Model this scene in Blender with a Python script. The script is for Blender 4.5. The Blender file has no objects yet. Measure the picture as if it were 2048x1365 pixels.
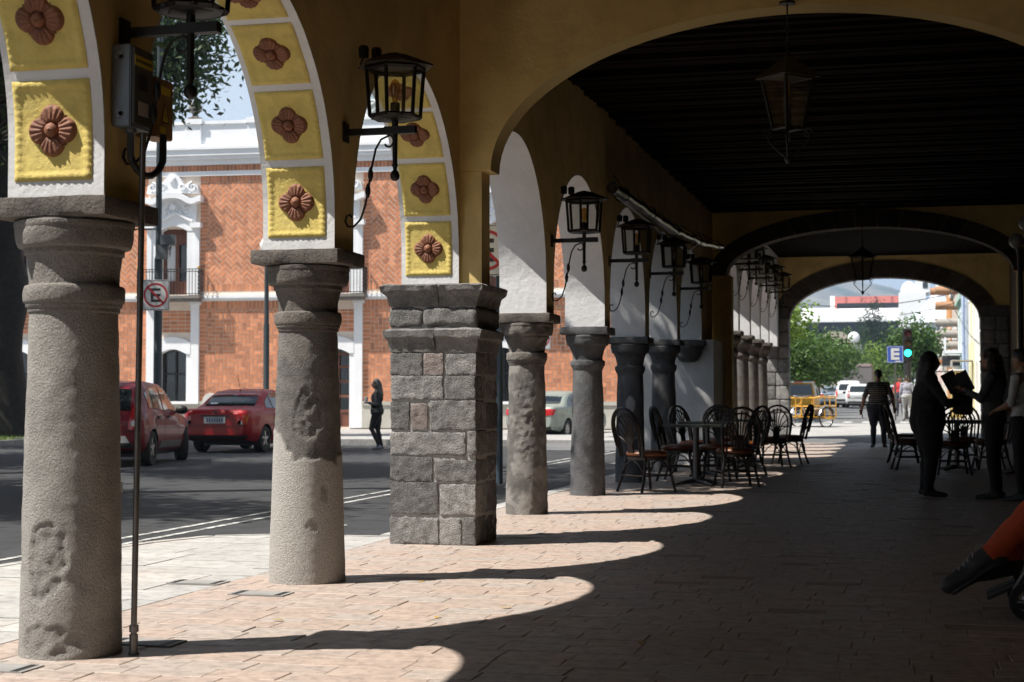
import bpy, bmesh, math, random
import numpy as np
from mathutils import Vector, Matrix, noise, Quaternion
from mathutils.bvhtree import BVHTree
R = math.radians; PI = math.pi
S = bpy.context.scene
COL = S.collection

# ------------------------------------------------------------------ camera
cam = bpy.data.cameras.new('camera'); camo = bpy.data.objects.new('camera', cam); COL.objects.link(camo)
camo.location = (0, 0, 1.13); camo.rotation_euler = (R(92.013), 0, R(13.91))
cam.lens = 56.25; cam.sensor_width = 36; cam.clip_start = .05; cam.clip_end = 9000
cam.dof.use_dof = True; cam.dof.focus_distance = 10.5; cam.dof.aperture_fstop = 5.6
S.camera = camo

# ------------------------------------------------------------------ light
AZ, EL = R(30.5), R(56)                     # the sunlight travels towards +X and a little +Y
TR = Vector((math.cos(AZ)*math.cos(EL), math.sin(AZ)*math.cos(EL), -math.sin(EL)))
sun = bpy.data.lights.new('sun', 'SUN'); sun.energy = 5.0; sun.angle = R(.53); sun.color = (1, .95, .87)
suno = bpy.data.objects.new('sun', sun); COL.objects.link(suno); suno.location = (-30, -15, 40)
suno.rotation_euler = TR.to_track_quat('-Z', 'Y').to_euler()
W = bpy.data.worlds.new('World'); S.world = W; W.use_nodes = True
wn, wl = W.node_tree.nodes, W.node_tree.links
for n in list(wn): wn.remove(n)
sky = wn.new('ShaderNodeTexSky'); sky.sky_type = 'NISHITA'; sky.sun_disc = False
sky.sun_elevation = EL; sky.sun_rotation = math.atan2(-TR.x, -TR.y); sky.altitude = 2200
sky.air_density = 1.0; sky.dust_density = 1.5
# thin bright cloud mixed into the sky
tc = wn.new('ShaderNodeTexCoord'); mp = wn.new('ShaderNodeMapping'); mp.inputs['Scale'].default_value = (1, 1, 2.6)
nz = wn.new('ShaderNodeTexNoise'); nz.inputs['Scale'].default_value = 3.2; nz.inputs['Detail'].default_value = 7
rp = wn.new('ShaderNodeValToRGB'); rp.color_ramp.elements[0].position = .34; rp.color_ramp.elements[1].position = .62
rp.color_ramp.elements[1].color = (.8, .8, .8, 1)
mx = wn.new('ShaderNodeMix'); mx.data_type = 'RGBA'; mx.inputs['B'].default_value = (8.6, 9.6, 10.4, 1)
bg = wn.new('ShaderNodeBackground'); bg.inputs['Strength'].default_value = .052; out = wn.new('ShaderNodeOutputWorld')
wl.new(tc.outputs['Generated'], mp.inputs['Vector']); wl.new(mp.outputs['Vector'], nz.inputs['Vector'])
wl.new(nz.outputs['Fac'], rp.inputs['Fac']); sp = wn.new('ShaderNodeSeparateXYZ'); wl.new(tc.outputs['Generated'], sp.inputs[0])   # whiter towards the horizon
mr = wn.new('ShaderNodeMapRange'); mr.inputs['From Min'].default_value = .50; mr.inputs['From Max'].default_value = .12; wl.new(sp.outputs['Z'], mr.inputs['Value'])
ad = wn.new('ShaderNodeMath'); ad.operation = 'MAXIMUM'; wl.new(rp.outputs['Color'], ad.inputs[0]); wl.new(mr.outputs['Result'], ad.inputs[1]); wl.new(ad.outputs[0], mx.inputs['Factor'])
wl.new(sky.outputs['Color'], mx.inputs['A']); wl.new(mx.outputs['Result'], bg.inputs['Color']); wl.new(bg.outputs['Background'], out.inputs['Surface'])
S.view_settings.view_transform = 'Standard'; S.view_settings.look = 'None'
S.view_settings.exposure = 0.92; S.view_settings.gamma = 1
S.render.engine = 'CYCLES'; S.cycles.max_bounces = 7; S.cycles.diffuse_bounces = 4; S.cycles.transparent_max_bounces = 12
S.cycles.use_denoising = True; S.cycles.caustics_reflective = False; S.cycles.caustics_refractive = False
S.cycles.sample_clamp_indirect = 6

# ------------------------------------------------------------------ helpers: properties, meshes
def tag(o, label=None, cat=None, group=None, kind=None):
    if label: o['label'] = label
    if cat: o['category'] = cat
    if group: o['group'] = group
    if kind: o['kind'] = kind
    return o
def thing(name, label, cat, loc=(0, 0, 0), rz=0, group=None):
    o = bpy.data.objects.new(name, None); COL.objects.link(o); o.location = loc; o.rotation_euler = (0, 0, rz)
    o.empty_display_size = .2
    return tag(o, label, cat, group)
def copy_tree(o, parent=None):
    c = o.copy(); COL.objects.link(c)
    if parent is not None: c.parent = parent
    for ch in o.children: copy_tree(ch, c)
    return c

class MB:
    """collects shapes, links them as ONE mesh object"""
    def __init__(s): s.v = []; s.f = []; s.m = []; s.t = []; s.pt = None
    def add(s, vs, fs, m=0, t=0.0):
        b = len(s.v); s.v += [tuple(v) for v in vs]; s.f += [tuple(i+b for i in f) for f in fs]
        s.m += [m]*len(fs); s.t += [t]*len(fs); return s
    def box(s, c, d, rot=None, m=0, t=0.0):
        x, y, z = d[0]/2, d[1]/2, d[2]/2
        p = [Vector((i*x, j*y, k*z)) for k in (-1, 1) for j in (-1, 1) for i in (-1, 1)]
        if rot is not None: p = [rot @ q for q in p]
        c = Vector(c)
        return s.add([q+c for q in p], [(0, 2, 3, 1), (4, 5, 7, 6), (0, 1, 5, 4), (2, 6, 7, 3), (0, 4, 6, 2), (1, 3, 7, 5)], m, t)
    def bx(s, x0, x1, y0, y1, z0, z1, m=0, t=0.0):
        return s.box(((x0+x1)/2, (y0+y1)/2, (z0+z1)/2), (x1-x0, y1-y0, z1-z0), None, m, t)
    def tube(s, pts, r, n=8, m=0, t=0.0, close=False, flat=1.0):
        pts = [Vector(p) for p in pts]; L = len(pts)
        rs = r if isinstance(r, (list, tuple)) else [r]*L
        tang = []
        for i in range(L):
            a = pts[(i-1) % L] if (i or close) else pts[i]; b = pts[(i+1) % L] if (i < L-1 or close) else pts[i]
            d = (b-a); tang.append(d.normalized() if d.length > 1e-9 else Vector((0, 0, 1)))
        up = Vector((0, 0, 1)) if abs(tang[0].z) < .9 else Vector((1, 0, 0))
        u = (up - tang[0]*up.dot(tang[0])).normalized()
        vs = []
        for i in range(L):
            u = (u - tang[i]*u.dot(tang[i]))
            u = u.normalized() if u.length > 1e-6 else tang[i].orthogonal().normalized()
            w = tang[i].cross(u)
            for k in range(n):
                a = 2*PI*k/n; vs.append(pts[i]+(u*math.cos(a)*flat+w*math.sin(a))*rs[i])
        fs = []
        for i in range(L if close else L-1):
            j = (i+1) % L
            for k in range(n):
                k2 = (k+1) % n; fs.append((i*n+k, i*n+k2, j*n+k2, j*n+k))
        if not close: fs += [tuple(range(n))[::-1], tuple(range((L-1)*n, L*n))]
        return s.add(vs, fs, m, t)
    def lathe(s, prof, c=(0, 0, 0), n=24, m=0, t=0.0, axis='z', cap=True):
        vs = []
        for (r, z) in prof:
            for k in range(n):
                a = 2*PI*k/n; p = (r*math.cos(a), r*math.sin(a), z)
                if axis == 'x': p = (p[2], p[0], p[1])
                elif axis == 'y': p = (p[1], p[2], p[0])
                vs.append(Vector(p)+Vector(c))
        fs = [(i*n+k, i*n+(k+1) % n, (i+1)*n+(k+1) % n, (i+1)*n+k) for i in range(len(prof)-1) for k in range(n)]
        if cap: fs += [tuple(range(n))[::-1], tuple(range((len(prof)-1)*n, len(prof)*n))]
        return s.add(vs, fs, m, t)
    def prism(s, poly, a0, a1, plane='xz', m=0, t=0.0):
        """extrude a 2-D outline: plane 'xz' along y, 'yz' along x, 'xy' along z"""
        def P(p, a): return (p[0], a, p[1]) if plane == 'xz' else ((a, p[0], p[1]) if plane == 'yz' else (p[0], p[1], a))
        n = len(poly); vs = [P(p, a0) for p in poly]+[P(p, a1) for p in poly]
        fs = [tuple(range(n)), tuple(range(n, 2*n))[::-1]]+[(i, i+n, (i+1) % n+n, (i+1) % n) for i in range(n)]
        return s.add(vs, fs, m, t)
    def ball(s, c, r, n=12, m=0, t=0.0):
        r = r if isinstance(r, (tuple, list)) else (r, r, r); c = Vector(c); k = max(5, n//2)
        vs = []; fs = []
        for i in range(k+1):
            th = PI*i/k
            for j in range(n):
                a = 2*PI*j/n; vs.append(c+Vector((r[0]*math.sin(th)*math.cos(a), r[1]*math.sin(th)*math.sin(a), r[2]*math.cos(th))))
        for i in range(k):
            for j in range(n): fs.append((i*n+j, (i+1)*n+j, (i+1)*n+(j+1) % n, i*n+(j+1) % n))
        return s.add(vs, fs, m, t)
    def rough(s, c, d, amp=.01, seed=0, step=.03, rad=.02, freq=9, m=0, t=0.0, rot=None):
        """a stone block: rounded, subdivided, pushed about by noise"""
        h = [q/2 for q in d]; rad = min(rad, min(h)*.9); c = Vector(c); idx = {}; vs = []; fs = []
        off = Vector((seed*3.1, seed*1.7, seed*.9))
        nn = [max(2, int(q/step)) for q in d]
        def vid(p):
            k = tuple(round(q, 5) for q in p)
            if k not in idx:
                q = Vector([max(-h[i]+rad, min(h[i]-rad, p[i])) for i in range(3)])
                dr = (Vector(p)-q); dr = dr.normalized() if dr.length > 1e-6 else Vector((0, 0, 1))
                w = Vector(p)+c+off
                e = amp*(noise.noise(w*freq)*.6+noise.noise(w*freq*3.1)*.35+noise.noise(w*freq*.4)*.5)
                r = q+dr*(rad+e)
                if rot is not None: r = rot @ r
                idx[k] = len(vs); vs.append(r+c)
            return idx[k]
        for ax in range(3):
            a, b = [(1, 2), (2, 0), (0, 1)][ax]
            for sg in (-1, 1):
                for i in range(nn[a]):
                    for j in range(nn[b]):
                        q = []
                        for (di, dj) in ((0, 0), (1, 0), (1, 1), (0, 1)):
                            p = [0, 0, 0]; p[ax] = sg*h[ax]; p[a] = -h[a]+d[a]*(i+di)/nn[a]; p[b] = -h[b]+d[b]*(j+dj)/nn[b]; q.append(vid(p))
                        fs.append(tuple(q) if sg > 0 else tuple(q[::-1]))
        return s.add(vs, fs, m, t)
    def build(s, name, mats, parent=None, smooth=None, world=False, bevel=0):
        me = bpy.data.meshes.new(name); vs = s.v
        if world and parent is not None:
            o = Vector((0, 0, 0)); q = parent
            while q is not None: o += q.location; q = q.parent
            vs = [tuple(Vector(v)-o) for v in vs]
        me.from_pydata(vs, [], s.f)
        if bevel:
            bm = bmesh.new(); bm.from_mesh(me); bmesh.ops.bevel(bm, geom=[e for e in bm.edges if e.calc_face_angle(0) > .5], offset=bevel, segments=2, affect='EDGES'); bm.to_mesh(me); bm.free()
        mats = mats if isinstance(mats, (list, tuple)) else [mats]
        for m in mats: me.materials.append(m)
        if not bevel:
            if len(mats) > 1: me.polygons.foreach_set('material_index', s.m)
            if any(s.t):
                a = me.attributes.new('tint', 'FLOAT', 'FACE'); a.data.foreach_set('value', s.t)
        if s.pt is not None:
            a = me.attributes.new('coat', 'FLOAT', 'POINT'); a.data.foreach_set('value', s.pt)
        if smooth is not None:
            me.polygons.foreach_set('use_smooth', [True]*len(me.polygons))
            if smooth < 179: me.set_sharp_from_angle(angle=R(smooth))
        me.update()
        o = bpy.data.objects.new(name, me); COL.objects.link(o)
        if parent is not None: o.parent = parent
        return o

# ------------------------------------------------------------------ materials
MATS = {}
def mat(name, c1, c2=None, rough=.85, metal=0, scale=3, detail=6, bump=0, bscale=40, spec=.5, tint=0, tintcol=None, c3=None, scale3=.7, coat=None, lo=.35, hi=.65, clear=0, bdist=.02, rvar=0, speck=0, speckamt=.5):
    """two-colour noise over the thing itself, fine bump, optional per-face tint and a third, larger-scale stain"""
    m = bpy.data.materials.new(name); m.use_nodes = True; N, L = m.node_tree.nodes, m.node_tree.links
    b = N['Principled BSDF']; b.inputs['Roughness'].default_value = rough; b.inputs['Metallic'].default_value = metal
    b.inputs['Specular IOR Level'].default_value = spec
    if clear: b.inputs['Coat Weight'].default_value = clear; b.inputs['Coat Roughness'].default_value = .04
    co = N.new('ShaderNodeTexCoord')
    def mixc(fac, a, bb):
        x = N.new('ShaderNodeMix'); x.data_type = 'RGBA'
        for sock, v in (('Factor', fac), ('A', a), ('B', bb)):
            if hasattr(v, 'links'): L.new(v, x.inputs[sock])
            else: x.inputs[sock].default_value = v if sock == 'Factor' else (*v, 1)
        return x.outputs['Result']
    def nf(sc, dt, lo, hi):
        n = N.new('ShaderNodeTexNoise'); n.inputs['Scale'].default_value = sc; n.inputs['Detail'].default_value = dt; n.inputs['Roughness'].default_value = .6
        L.new(co.outputs['Object'], n.inputs['Vector'])
        r = N.new('ShaderNodeMapRange'); r.inputs['From Min'].default_value = lo; r.inputs['From Max'].default_value = hi; L.new(n.outputs['Fac'], r.inputs['Value'])
        return r.outputs['Result']
    colr = mixc(nf(scale, detail, lo, hi), c1, c2 or c1)
    if c3: colr = mixc(nf(scale3, 4, .5, .75), colr, c3)
    if tint:
        at = N.new('ShaderNodeAttribute'); at.attribute_name = 'tint'
        if tintcol: colr = mixc(at.outputs['Fac'], colr, tintcol)
        else:
            hs = N.new('ShaderNodeHueSaturation'); mr = N.new('ShaderNodeMapRange')
            mr.inputs['To Min'].default_value = 1-tint; mr.inputs['To Max'].default_value = 1+tint
            L.new(at.outputs['Fac'], mr.inputs['Value']); L.new(mr.outputs['Result'], hs.inputs['Value']); L.new(colr, hs.inputs['Color']); colr = hs.outputs['Color']
    if coat:
        at = N.new('ShaderNodeAttribute'); at.attribute_name = 'coat'; colr = mixc(at.outputs['Fac'], colr, coat)
    if speck:                                   # fine pores and grit
        x = N.new('ShaderNodeMix'); x.data_type = 'RGBA'; x.blend_type = 'MULTIPLY'; L.new(nf(speck, 3, .40, .52), x.inputs['B']); x.inputs['Factor'].default_value = speckamt; L.new(colr, x.inputs['A']); colr = x.outputs['Result']
    L.new(colr, b.inputs['Base Color'])
    if rvar:
        q = N.new('ShaderNodeMath'); q.operation = 'MULTIPLY_ADD'; L.new(nf(scale*1.7, 4, .3, .7), q.inputs[0]); q.inputs[1].default_value = rvar; q.inputs[2].default_value = rough-rvar/2; L.new(q.outputs[0], b.inputs['Roughness'])
    if bump:
        n = N.new('ShaderNodeTexNoise'); n.inputs['Scale'].default_value = bscale; n.inputs['Detail'].default_value = 8; n.inputs['Roughness'].default_value = .65
        L.new(co.outputs['Object'], n.inputs['Vector'])
        bp = N.new('ShaderNodeBump'); bp.inputs['Strength'].default_value = bump; bp.inputs['Distance'].default_value = bdist
        L.new(n.outputs['Fac'], bp.inputs['Height']); L.new(bp.outputs['Normal'], b.inputs['Normal'])
    MATS[name] = m; return m
def emit(name, c, st):
    m = bpy.data.materials.new(name); m.use_nodes = True; b = m.node_tree.nodes['Principled BSDF']
    b.inputs['Base Color'].default_value = (*c, 1); b.inputs['Emission Color'].default_value = (*c, 1); b.inputs['Emission Strength'].default_value = st; return m
def glassy(name, tintc=(.9, .92, .9), gl=.12):
    m = bpy.data.materials.new(name); m.use_nodes = True; N, L = m.node_tree.nodes, m.node_tree.links
    N.remove(N['Principled BSDF']); tr = N.new('ShaderNodeBsdfTransparent'); tr.inputs['Color'].default_value = (*tintc, 1)
    g = N.new('ShaderNodeBsdfGlossy'); g.inputs['Roughness'].default_value = .08; fr = N.new('ShaderNodeMixShader'); fr.inputs['Fac'].default_value = gl
    L.new(tr.outputs[0], fr.inputs[1]); L.new(g.outputs[0], fr.inputs[2]); L.new(fr.outputs[0], N['Material Output'].inputs['Surface']); return m
def leafmat(name, c1, c2):
    m = bpy.data.materials.new(name); m.use_nodes = True; N, L = m.node_tree.nodes, m.node_tree.links
    b = N['Principled BSDF']; b.inputs['Roughness'].default_value = .5; b.inputs['Specular IOR Level'].default_value = .35
    at = N.new('ShaderNodeAttribute'); at.attribute_name = 'tint'; x = N.new('ShaderNodeMix'); x.data_type = 'RGBA'
    x.inputs['A'].default_value = (*c1, 1); x.inputs['B'].default_value = (*c2, 1); L.new(at.outputs['Fac'], x.inputs['Factor']); L.new(x.outputs['Result'], b.inputs['Base Color'])
    t = N.new('ShaderNodeBsdfTranslucent'); L.new(x.outputs['Result'], t.inputs['Color']); ms = N.new('ShaderNodeMixShader'); ms.inputs['Fac'].default_value = .3
    L.new(b.outputs[0], ms.inputs[1]); L.new(t.outputs[0], ms.inputs[2]); L.new(ms.outputs[0], N['Material Output'].inputs['Surface']); return m

ochre = mat('ochre_plaster', (.77, .585, .25), (.69, .51, .205), .9, scale=1.6, bump=.25, bscale=25, c3=(.60, .44, .17), scale3=.8, speck=3, speckamt=.12)
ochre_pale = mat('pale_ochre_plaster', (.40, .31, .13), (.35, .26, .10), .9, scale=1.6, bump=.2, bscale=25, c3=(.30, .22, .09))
white_pl = mat('white_plaster', (.74, .74, .75), (.68, .68, .69), .8, scale=5, bump=.35, bscale=14, c3=(.62, .62, .62), scale3=2.0)
yellow_pl = mat('yellow_plaster', (.72, .57, .17), (.66, .515, .14), .75, scale=4, bump=.3, bscale=35, c3=(.58, .44, .13), scale3=2.2, speck=9, speckamt=.12)
terra = mat('terracotta', (.27, .105, .052), (.17, .062, .034), .65, scale=18, bump=.3, bscale=60)
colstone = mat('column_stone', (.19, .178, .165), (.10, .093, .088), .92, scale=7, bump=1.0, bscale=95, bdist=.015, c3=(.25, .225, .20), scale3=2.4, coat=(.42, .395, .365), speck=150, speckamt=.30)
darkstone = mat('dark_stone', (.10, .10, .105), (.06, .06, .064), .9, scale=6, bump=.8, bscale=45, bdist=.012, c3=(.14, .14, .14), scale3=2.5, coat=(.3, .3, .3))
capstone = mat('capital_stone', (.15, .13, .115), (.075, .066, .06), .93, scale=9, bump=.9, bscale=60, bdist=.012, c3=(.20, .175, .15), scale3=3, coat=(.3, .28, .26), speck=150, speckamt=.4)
rubble = mat('rubble_stone', (.30, .29, .28), (.165, .16, .155), .92, scale=14, bump=1.0, bscale=70, bdist=.025, tint=.45, c3=(.36, .34, .325), scale3=2.2, speck=130, speckamt=.4)
rubble_pink = mat('pink_stone', (.27, .225, .21), (.165, .14, .13), .92, scale=14, bump=1.0, bscale=60, bdist=.015)
mortar = mat('mortar', (.40, .39, .37), (.32, .31, .30), .95, scale=12, bump=.6, bscale=40)
pave = mat('floor_pavers', (.44, .342, .285), (.38, .297, .25), .56, scale=5, bump=.6, bscale=30, bdist=.008, tint=1, tintcol=(.385, .335, .30), c3=(.35, .285, .245), scale3=.9, rvar=.4, speck=16, speckamt=.22)
joint = mat('floor_joints', (.36, .28, .235), (.26, .205, .17), .95, scale=9, bump=.5)
concrete = mat('sidewalk_concrete', (.42, .41, .395), (.35, .34, .33), .9, scale=2.5, bump=.5, bscale=30, bdist=.01, c3=(.40, .36, .335), scale3=.9, tint=.10, speck=11, speckamt=.2)
asphalt = mat('asphalt', (.034, .035, .039), (.024, .025, .028), .85, scale=1.2, bump=.5, bscale=120, bdist=.008, c3=(.055, .055, .057), scale3=.3, speck=5, speckamt=.35)
paint = mat('road_paint', (.50, .50, .49), (.12, .12, .12), .8, scale=9, lo=.42, hi=.62)
streetgrey = mat('street_stone', (.36, .35, .335), (.29, .285, .275), .9, scale=1.5, bump=.4, bscale=14)
wood_dark = mat('dark_timber', (.012, .008, .006), (.006, .004, .003), .75, scale=4, bump=.4, bscale=20, spec=.03)
iron = mat('black_iron', (.010, .010, .011), (.016, .015, .014), .45, .3, scale=20, bump=.15, bscale=60)
rusty = mat('brown_iron_roof', (.034, .022, .012), (.022, .015, .009), .55, .2, scale=10)
grey_metal = mat('grey_metal', (.16, .18, .20), (.12, .135, .15), .45, .3, scale=8)
pole_metal = mat('dull_steel', (.16, .15, .145), (.10, .095, .09), .4, .7, scale=12)
glass = glassy('lantern_glass'); bulbglass = glassy('amber_bulb_glass', (.85, .6, .25), .2)
brass = mat('bulb_filament', (.6, .4, .12), None, .3, .8)
black = mat('flat_black', (.012, .012, .013), None, .6)
white_p = mat('white_paint', (.74, .745, .76), (.68, .685, .70), .6, scale=2, bump=.15, bscale=20)

# ------------------------------------------------------------------ the setting: ground, roads, pavements
def sstep(x): x = max(0, min(1, x)); return x*x*(3-2*x)
def gz(x, y):                                   # the street beyond the arcade climbs a little
    return .27*sstep((y-38)/11) + .0033*max(0, min(y, 125)-52)
def sheet(name, m, x0, x1, y0, y1, z, nx=1, ny=1, zf=None):
    b = MB(); vs = [(x0+(x1-x0)*i/nx, y0+(y1-y0)*j/ny, 0) for j in range(ny+1) for i in range(nx+1)]
    vs = [(x, y, (zf(x, y) if zf else 0)+z) for x, y, _ in vs]
    fs = [(j*(nx+1)+i, j*(nx+1)+i+1, (j+1)*(nx+1)+i+1, (j+1)*(nx+1)+i) for j in range(ny) for i in range(nx)]
    b.add(vs, fs); return tag(b.build(name, m), kind='structure')
earth = mat('open_ground', (.16, .15, .11), (.10, .12, .06), .95, scale=.02, c3=(.20, .18, .14), scale3=.006)
street_m = mat('street_asphalt', (.15, .15, .152), (.11, .11, .113), .85, scale=.8, bump=.4, bscale=60, c3=(.19, .19, .19), scale3=.25)
sheet('ground', earth, -3500, 3500, -300, 4200, -.16)
sheet('road', asphalt, -60, -4, -25, 62, -.10)
sheet('street', street_m, -9, 14, 36, 330, .006, 6, 60, lambda x, y: gz(x, y)*sstep((x+9)/4.5)-.095*(1-sstep((y-37)/4)))
sheet('crossing_pavement', streetgrey, -4.05, 3.2, 42.2, 52.5, .014, 6, 16, gz)

def clip(poly, a, b):                           # keep the part of a 2-D polygon left of the line a-b
    o = []; n = len(poly)
    def sd(p): return (b[0]-a[0])*(p[1]-a[1])-(b[1]-a[1])*(p[0]-a[0])
    for i in range(n):
        p, q = poly[i], poly[(i+1) % n]; dp, dq = sd(p), sd(q)
        if dp >= 0: o.append(p)
        if dp*dq < 0: t = dp/(dp-dq); o.append((p[0]+(q[0]-p[0])*t, p[1]+(q[1]-p[1])*t))
    return o
def clip_to(poly, region):
    for i in range(len(region)):
        poly = clip(poly, region[i], region[(i+1) % len(region)])
        if len(poly) < 3: return None
    return poly

# arcade floor: worn brick pavers laid in rows across the walk
rnd = random.Random(5)
fl = MB()
fl.bx(-4.05, 2.6, -9.4, 37.9, -.3, -.003, 1)
y = 2.6; row = 0
while y < 42.2:
    dep = rnd.choice((.17, .19, .19, .21)); x = -4.04 - rnd.random()*.3
    while x < 2.45:
        wd = rnd.choice((.26, .30, .32, .36)); 
        x0, x1 = max(x, -4.04), min(x+wd, 2.45)
        if x1-x0 > .05:
            g = .0012+rnd.random()*.002; bv = .003; t = rnd.random()**2.4; dz = rnd.gauss(0, .0012)
            tx, ty = rnd.gauss(0, .0022), rnd.gauss(0, .003)
            if rnd.random() < .03: dz -= .005
            q = [(x0+g, y+g), (x1-g, y+g), (x1-g, y+dep-g), (x0+g, y+dep-g)]
            q = [(a+rnd.gauss(0, .003), b+rnd.gauss(0, .003)) for a, b in q]
            cx, cy = (x0+x1)/2, y+dep/2
            def zt(a, b): return dz+tx*(a-cx)+ty*(b-cy)+gz(a, b)
            inn = [(cx+(a-cx)*(1-2*bv/(x1-x0)), cy+(b-cy)*(1-2*bv/dep)) for a, b in q]
            vs = [(a, b, -.03+gz(a, b)) for a, b in q]+[(a, b, zt(a, b)-.0022) for a, b in q]+[(a, b, zt(a, b)) for a, b in inn]
            fs = [(8, 9, 10, 11)]+[(i, (i+1) % 4, (i+1) % 4+4, i+4) for i in range(4)]+[(i+4, (i+1) % 4+4, (i+1) % 4+8, i+8) for i in range(4)]
            fl.add(vs, fs, 0, t)
        x += wd
    y += dep; row += 1
fo = tag(fl.build('arcade_floor', [pave, joint]), kind='structure')
js = MB()                                       # mortar bed under the rising end of the walk
js.add([(-4.05, 37.9, -.010), (2.5, 37.9, -.010)]+[(q, 37.9+i*.43, gz(0, 37.9+i*.43)-.012) for i in range(1, 11) for q in (-4.05, 2.5)], [(2*i, 2*i+1, 2*i+3, 2*i+2) for i in range(10)])
tag(js.build('floor_bed', joint), kind='structure')

KERB = [(-5.92, -9.0), (-4.06, -9.0), (-4.06, 12.42), (-4.5, 12.40), (-5.1, 12.36), (-5.5, 12.14), (-5.72, 11.5), (-5.82, 10.6), (-5.92, 9.2)]
sw = MB(); yy = -9.4
while yy < 12.6:
    xx = -6.4-rnd.random()*.4; dep = .42
    while xx < -4:
        p = clip_to([(xx+.004, yy+.004), (xx+.78, yy+.004), (xx+.78, yy+dep-.004), (xx+.004, yy+dep-.004)], KERB)
        if p:
            z = -.004+rnd.gauss(0, .0012); n = len(p)
            sw.add([(a, b, z) for a, b in p]+[(a, b, -.03) for a, b in p], [tuple(range(n))]+[(i, i+n, (i+1) % n+n, (i+1) % n) for i in range(n)], 0, rnd.random())
        xx += .784
    yy += dep
n = len(KERB); kin = [(-4.9+(a+4.9)*.995, b) for a, b in KERB]
sw.add([(a, b, -.014) for a, b in KERB]+[(a, b, -.2) for a, b in KERB], [tuple(range(n))]+[(i, i+n, (i+1) % n+n, (i+1) % n) for i in range(n)], 0, .3)
tag(sw.build('sidewalk', concrete), kind='structure')
ks = MB()                                       # kerb stones along the curved edge and along the columns
edge = [KERB[i] for i in (2, 3, 4, 5, 6, 7, 8, 0)]
for i in range(len(edge)-1):
    a, b = Vector((*edge[i], 0)), Vector((*edge[i+1], 0)); d = (b-a); nn = max(1, int(d.length/.55))
    nr = Vector((-d.y, d.x, 0)).normalized()
    if nr.dot(Vector((-4.9, 6, 0))-a) > 0: nr = -nr
    for k in range(nn):
        p, q = a+d*(k/nn+.01), a+d*((k+1)/nn-.01/nn)
        ks.add([p+Vector((0, 0, -.2)), q+Vector((0, 0, -.2)), q+nr*.14+Vector((0, 0, -.2)), p+nr*.14+Vector((0, 0, -.2)), p+Vector((0, 0, .001)), q+Vector((0, 0, .001)), q+nr*.12+Vector((0, 0, -.004)), p+nr*.12+Vector((0, 0, -.004))],
               [(4, 5, 6, 7), (0, 1, 5, 4), (1, 2, 6, 5), (2, 3, 7, 6), (3, 0, 4, 7)], 0, rnd.random())
for k in range(46):
    ks.bx(-4.24, -4.062, 12.6+k*.64, 12.6+k*.64+.63, -.2, -.002, 0, rnd.random())
tag(ks.build('kerb', concrete), kind='structure')
pl = MB()                                       # two parallel white lines and worn dashes on the road
def stripe(x0, y0, x1, y1, w, z=-.095):
    d = Vector((x1-x0, y1-y0, 0)); n_ = Vector((-d.y, d.x, 0)).normalized()*w/2; a, b = Vector((x0, y0, z)), Vector((x1, y1, z))
    pl.add([a-n_, a+n_, b+n_, b-n_], [(0, 3, 2, 1)])
stripe(-6.68, -5, -6.62, 40, .07); stripe(-6.40, -5, -6.36, 40, .07)
for k in range(6): stripe(-5.3, 13.1+k*4, -5.3, 14.6+k*4, .12)
tag(pl.build('road_markings', paint), kind='structure')

# ------------------------------------------------------------------ the arcade: bays, columns, arches
XI, XO = -3.38, -3.84
IMP = [(-8.4, -8.0), (-5.45, -5.10), (-2.5, -2.15), (.41, .75), (3.35, 3.69), (6.28, 6.62), (9.15, 9.49), (11.92, 12.62), (15.01, 15.35), (18.06, 18.40), (20.97, 21.31), (23.99, 24.33), (26.94, 28.55)]
ABA = [2.0, 2.0, 2.0, 2.0, 2.0, 2.0, 2.03, 2.0, 1.94, 1.94, 1.93, 2.0, 2.1]
ZC = 4.6
def arch_path(y0, y1, zb0, zb1, zs, rise, n=40):
    a, c = (y1-y0)/2, (y0+y1)/2
    return [(y0, zb0)]+[(c-a*math.cos(PI*k/n), zs+rise*math.sin(PI*k/n)) for k in range(n+1)]+[(y1, zb1)]
def sample(path, s):
    for i in range(len(path)-1):
        (a, b), (c, d) = path[i], path[i+1]; l = math.hypot(c-a, d-b)
        if s <= l or i == len(path)-2:
            t = s/l; ty, tz = (c-a)/l, (d-b)/l
            return (a+(c-a)*t, b+(d-b)*t, ty, tz)
        s -= l
def plen(path): return sum(math.hypot(path[i+1][0]-path[i][0], path[i+1][1]-path[i][1]) for i in range(len(path)-1))

arw = thing('arcade_wall', 'ochre arcade wall of round arches on stone columns beside the walk', 'arcade wall', (-3.61, 14, 0))
face = MB()
def wall_bays(face, imp, aba, zs, apex, xi, xo, ztop, m=0):
    """both faces of a wall pierced by arches; returns the arch paths"""
    paths = []
    for i, (a, b) in enumerate(imp):
        za = aba[i]
        for x in (xi, xo): face.add([(x, a, za), (x, b, za), (x, b, ztop), (x, a, ztop)], [(0, 1, 2, 3)], m)
        face.add([(xi, a, za), (xi, b, za), (xo, b, za), (xo, a, za)], [(0, 1, 2, 3)], m)
        if i+1 < len(imp):
            p = arch_path(b, imp[i+1][0], za, aba[i+1], zs, apex-zs); paths.append(p)
            q = p[1:-1]
            for x in (xi, xo):
                vs = []; 
                for (yv, zv) in q: vs += [(x, yv, zv), (x, yv, ztop)]
                face.add(vs, [(2*k, 2*k+2, 2*k+3, 2*k+1) for k in range(len(q)-1)], m)
    return paths
PATHS = wall_bays(face, IMP, ABA, 2.23, 3.49, XI, XO, ZC)
face.bx(XO, XI, -9.2, -8.4, 0, ZC)
face.bx(XO-.02, XI, -9.2, 28.55, ZC, 6.4)
face.build('wall_face', ochre, arw, world=True)
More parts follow.
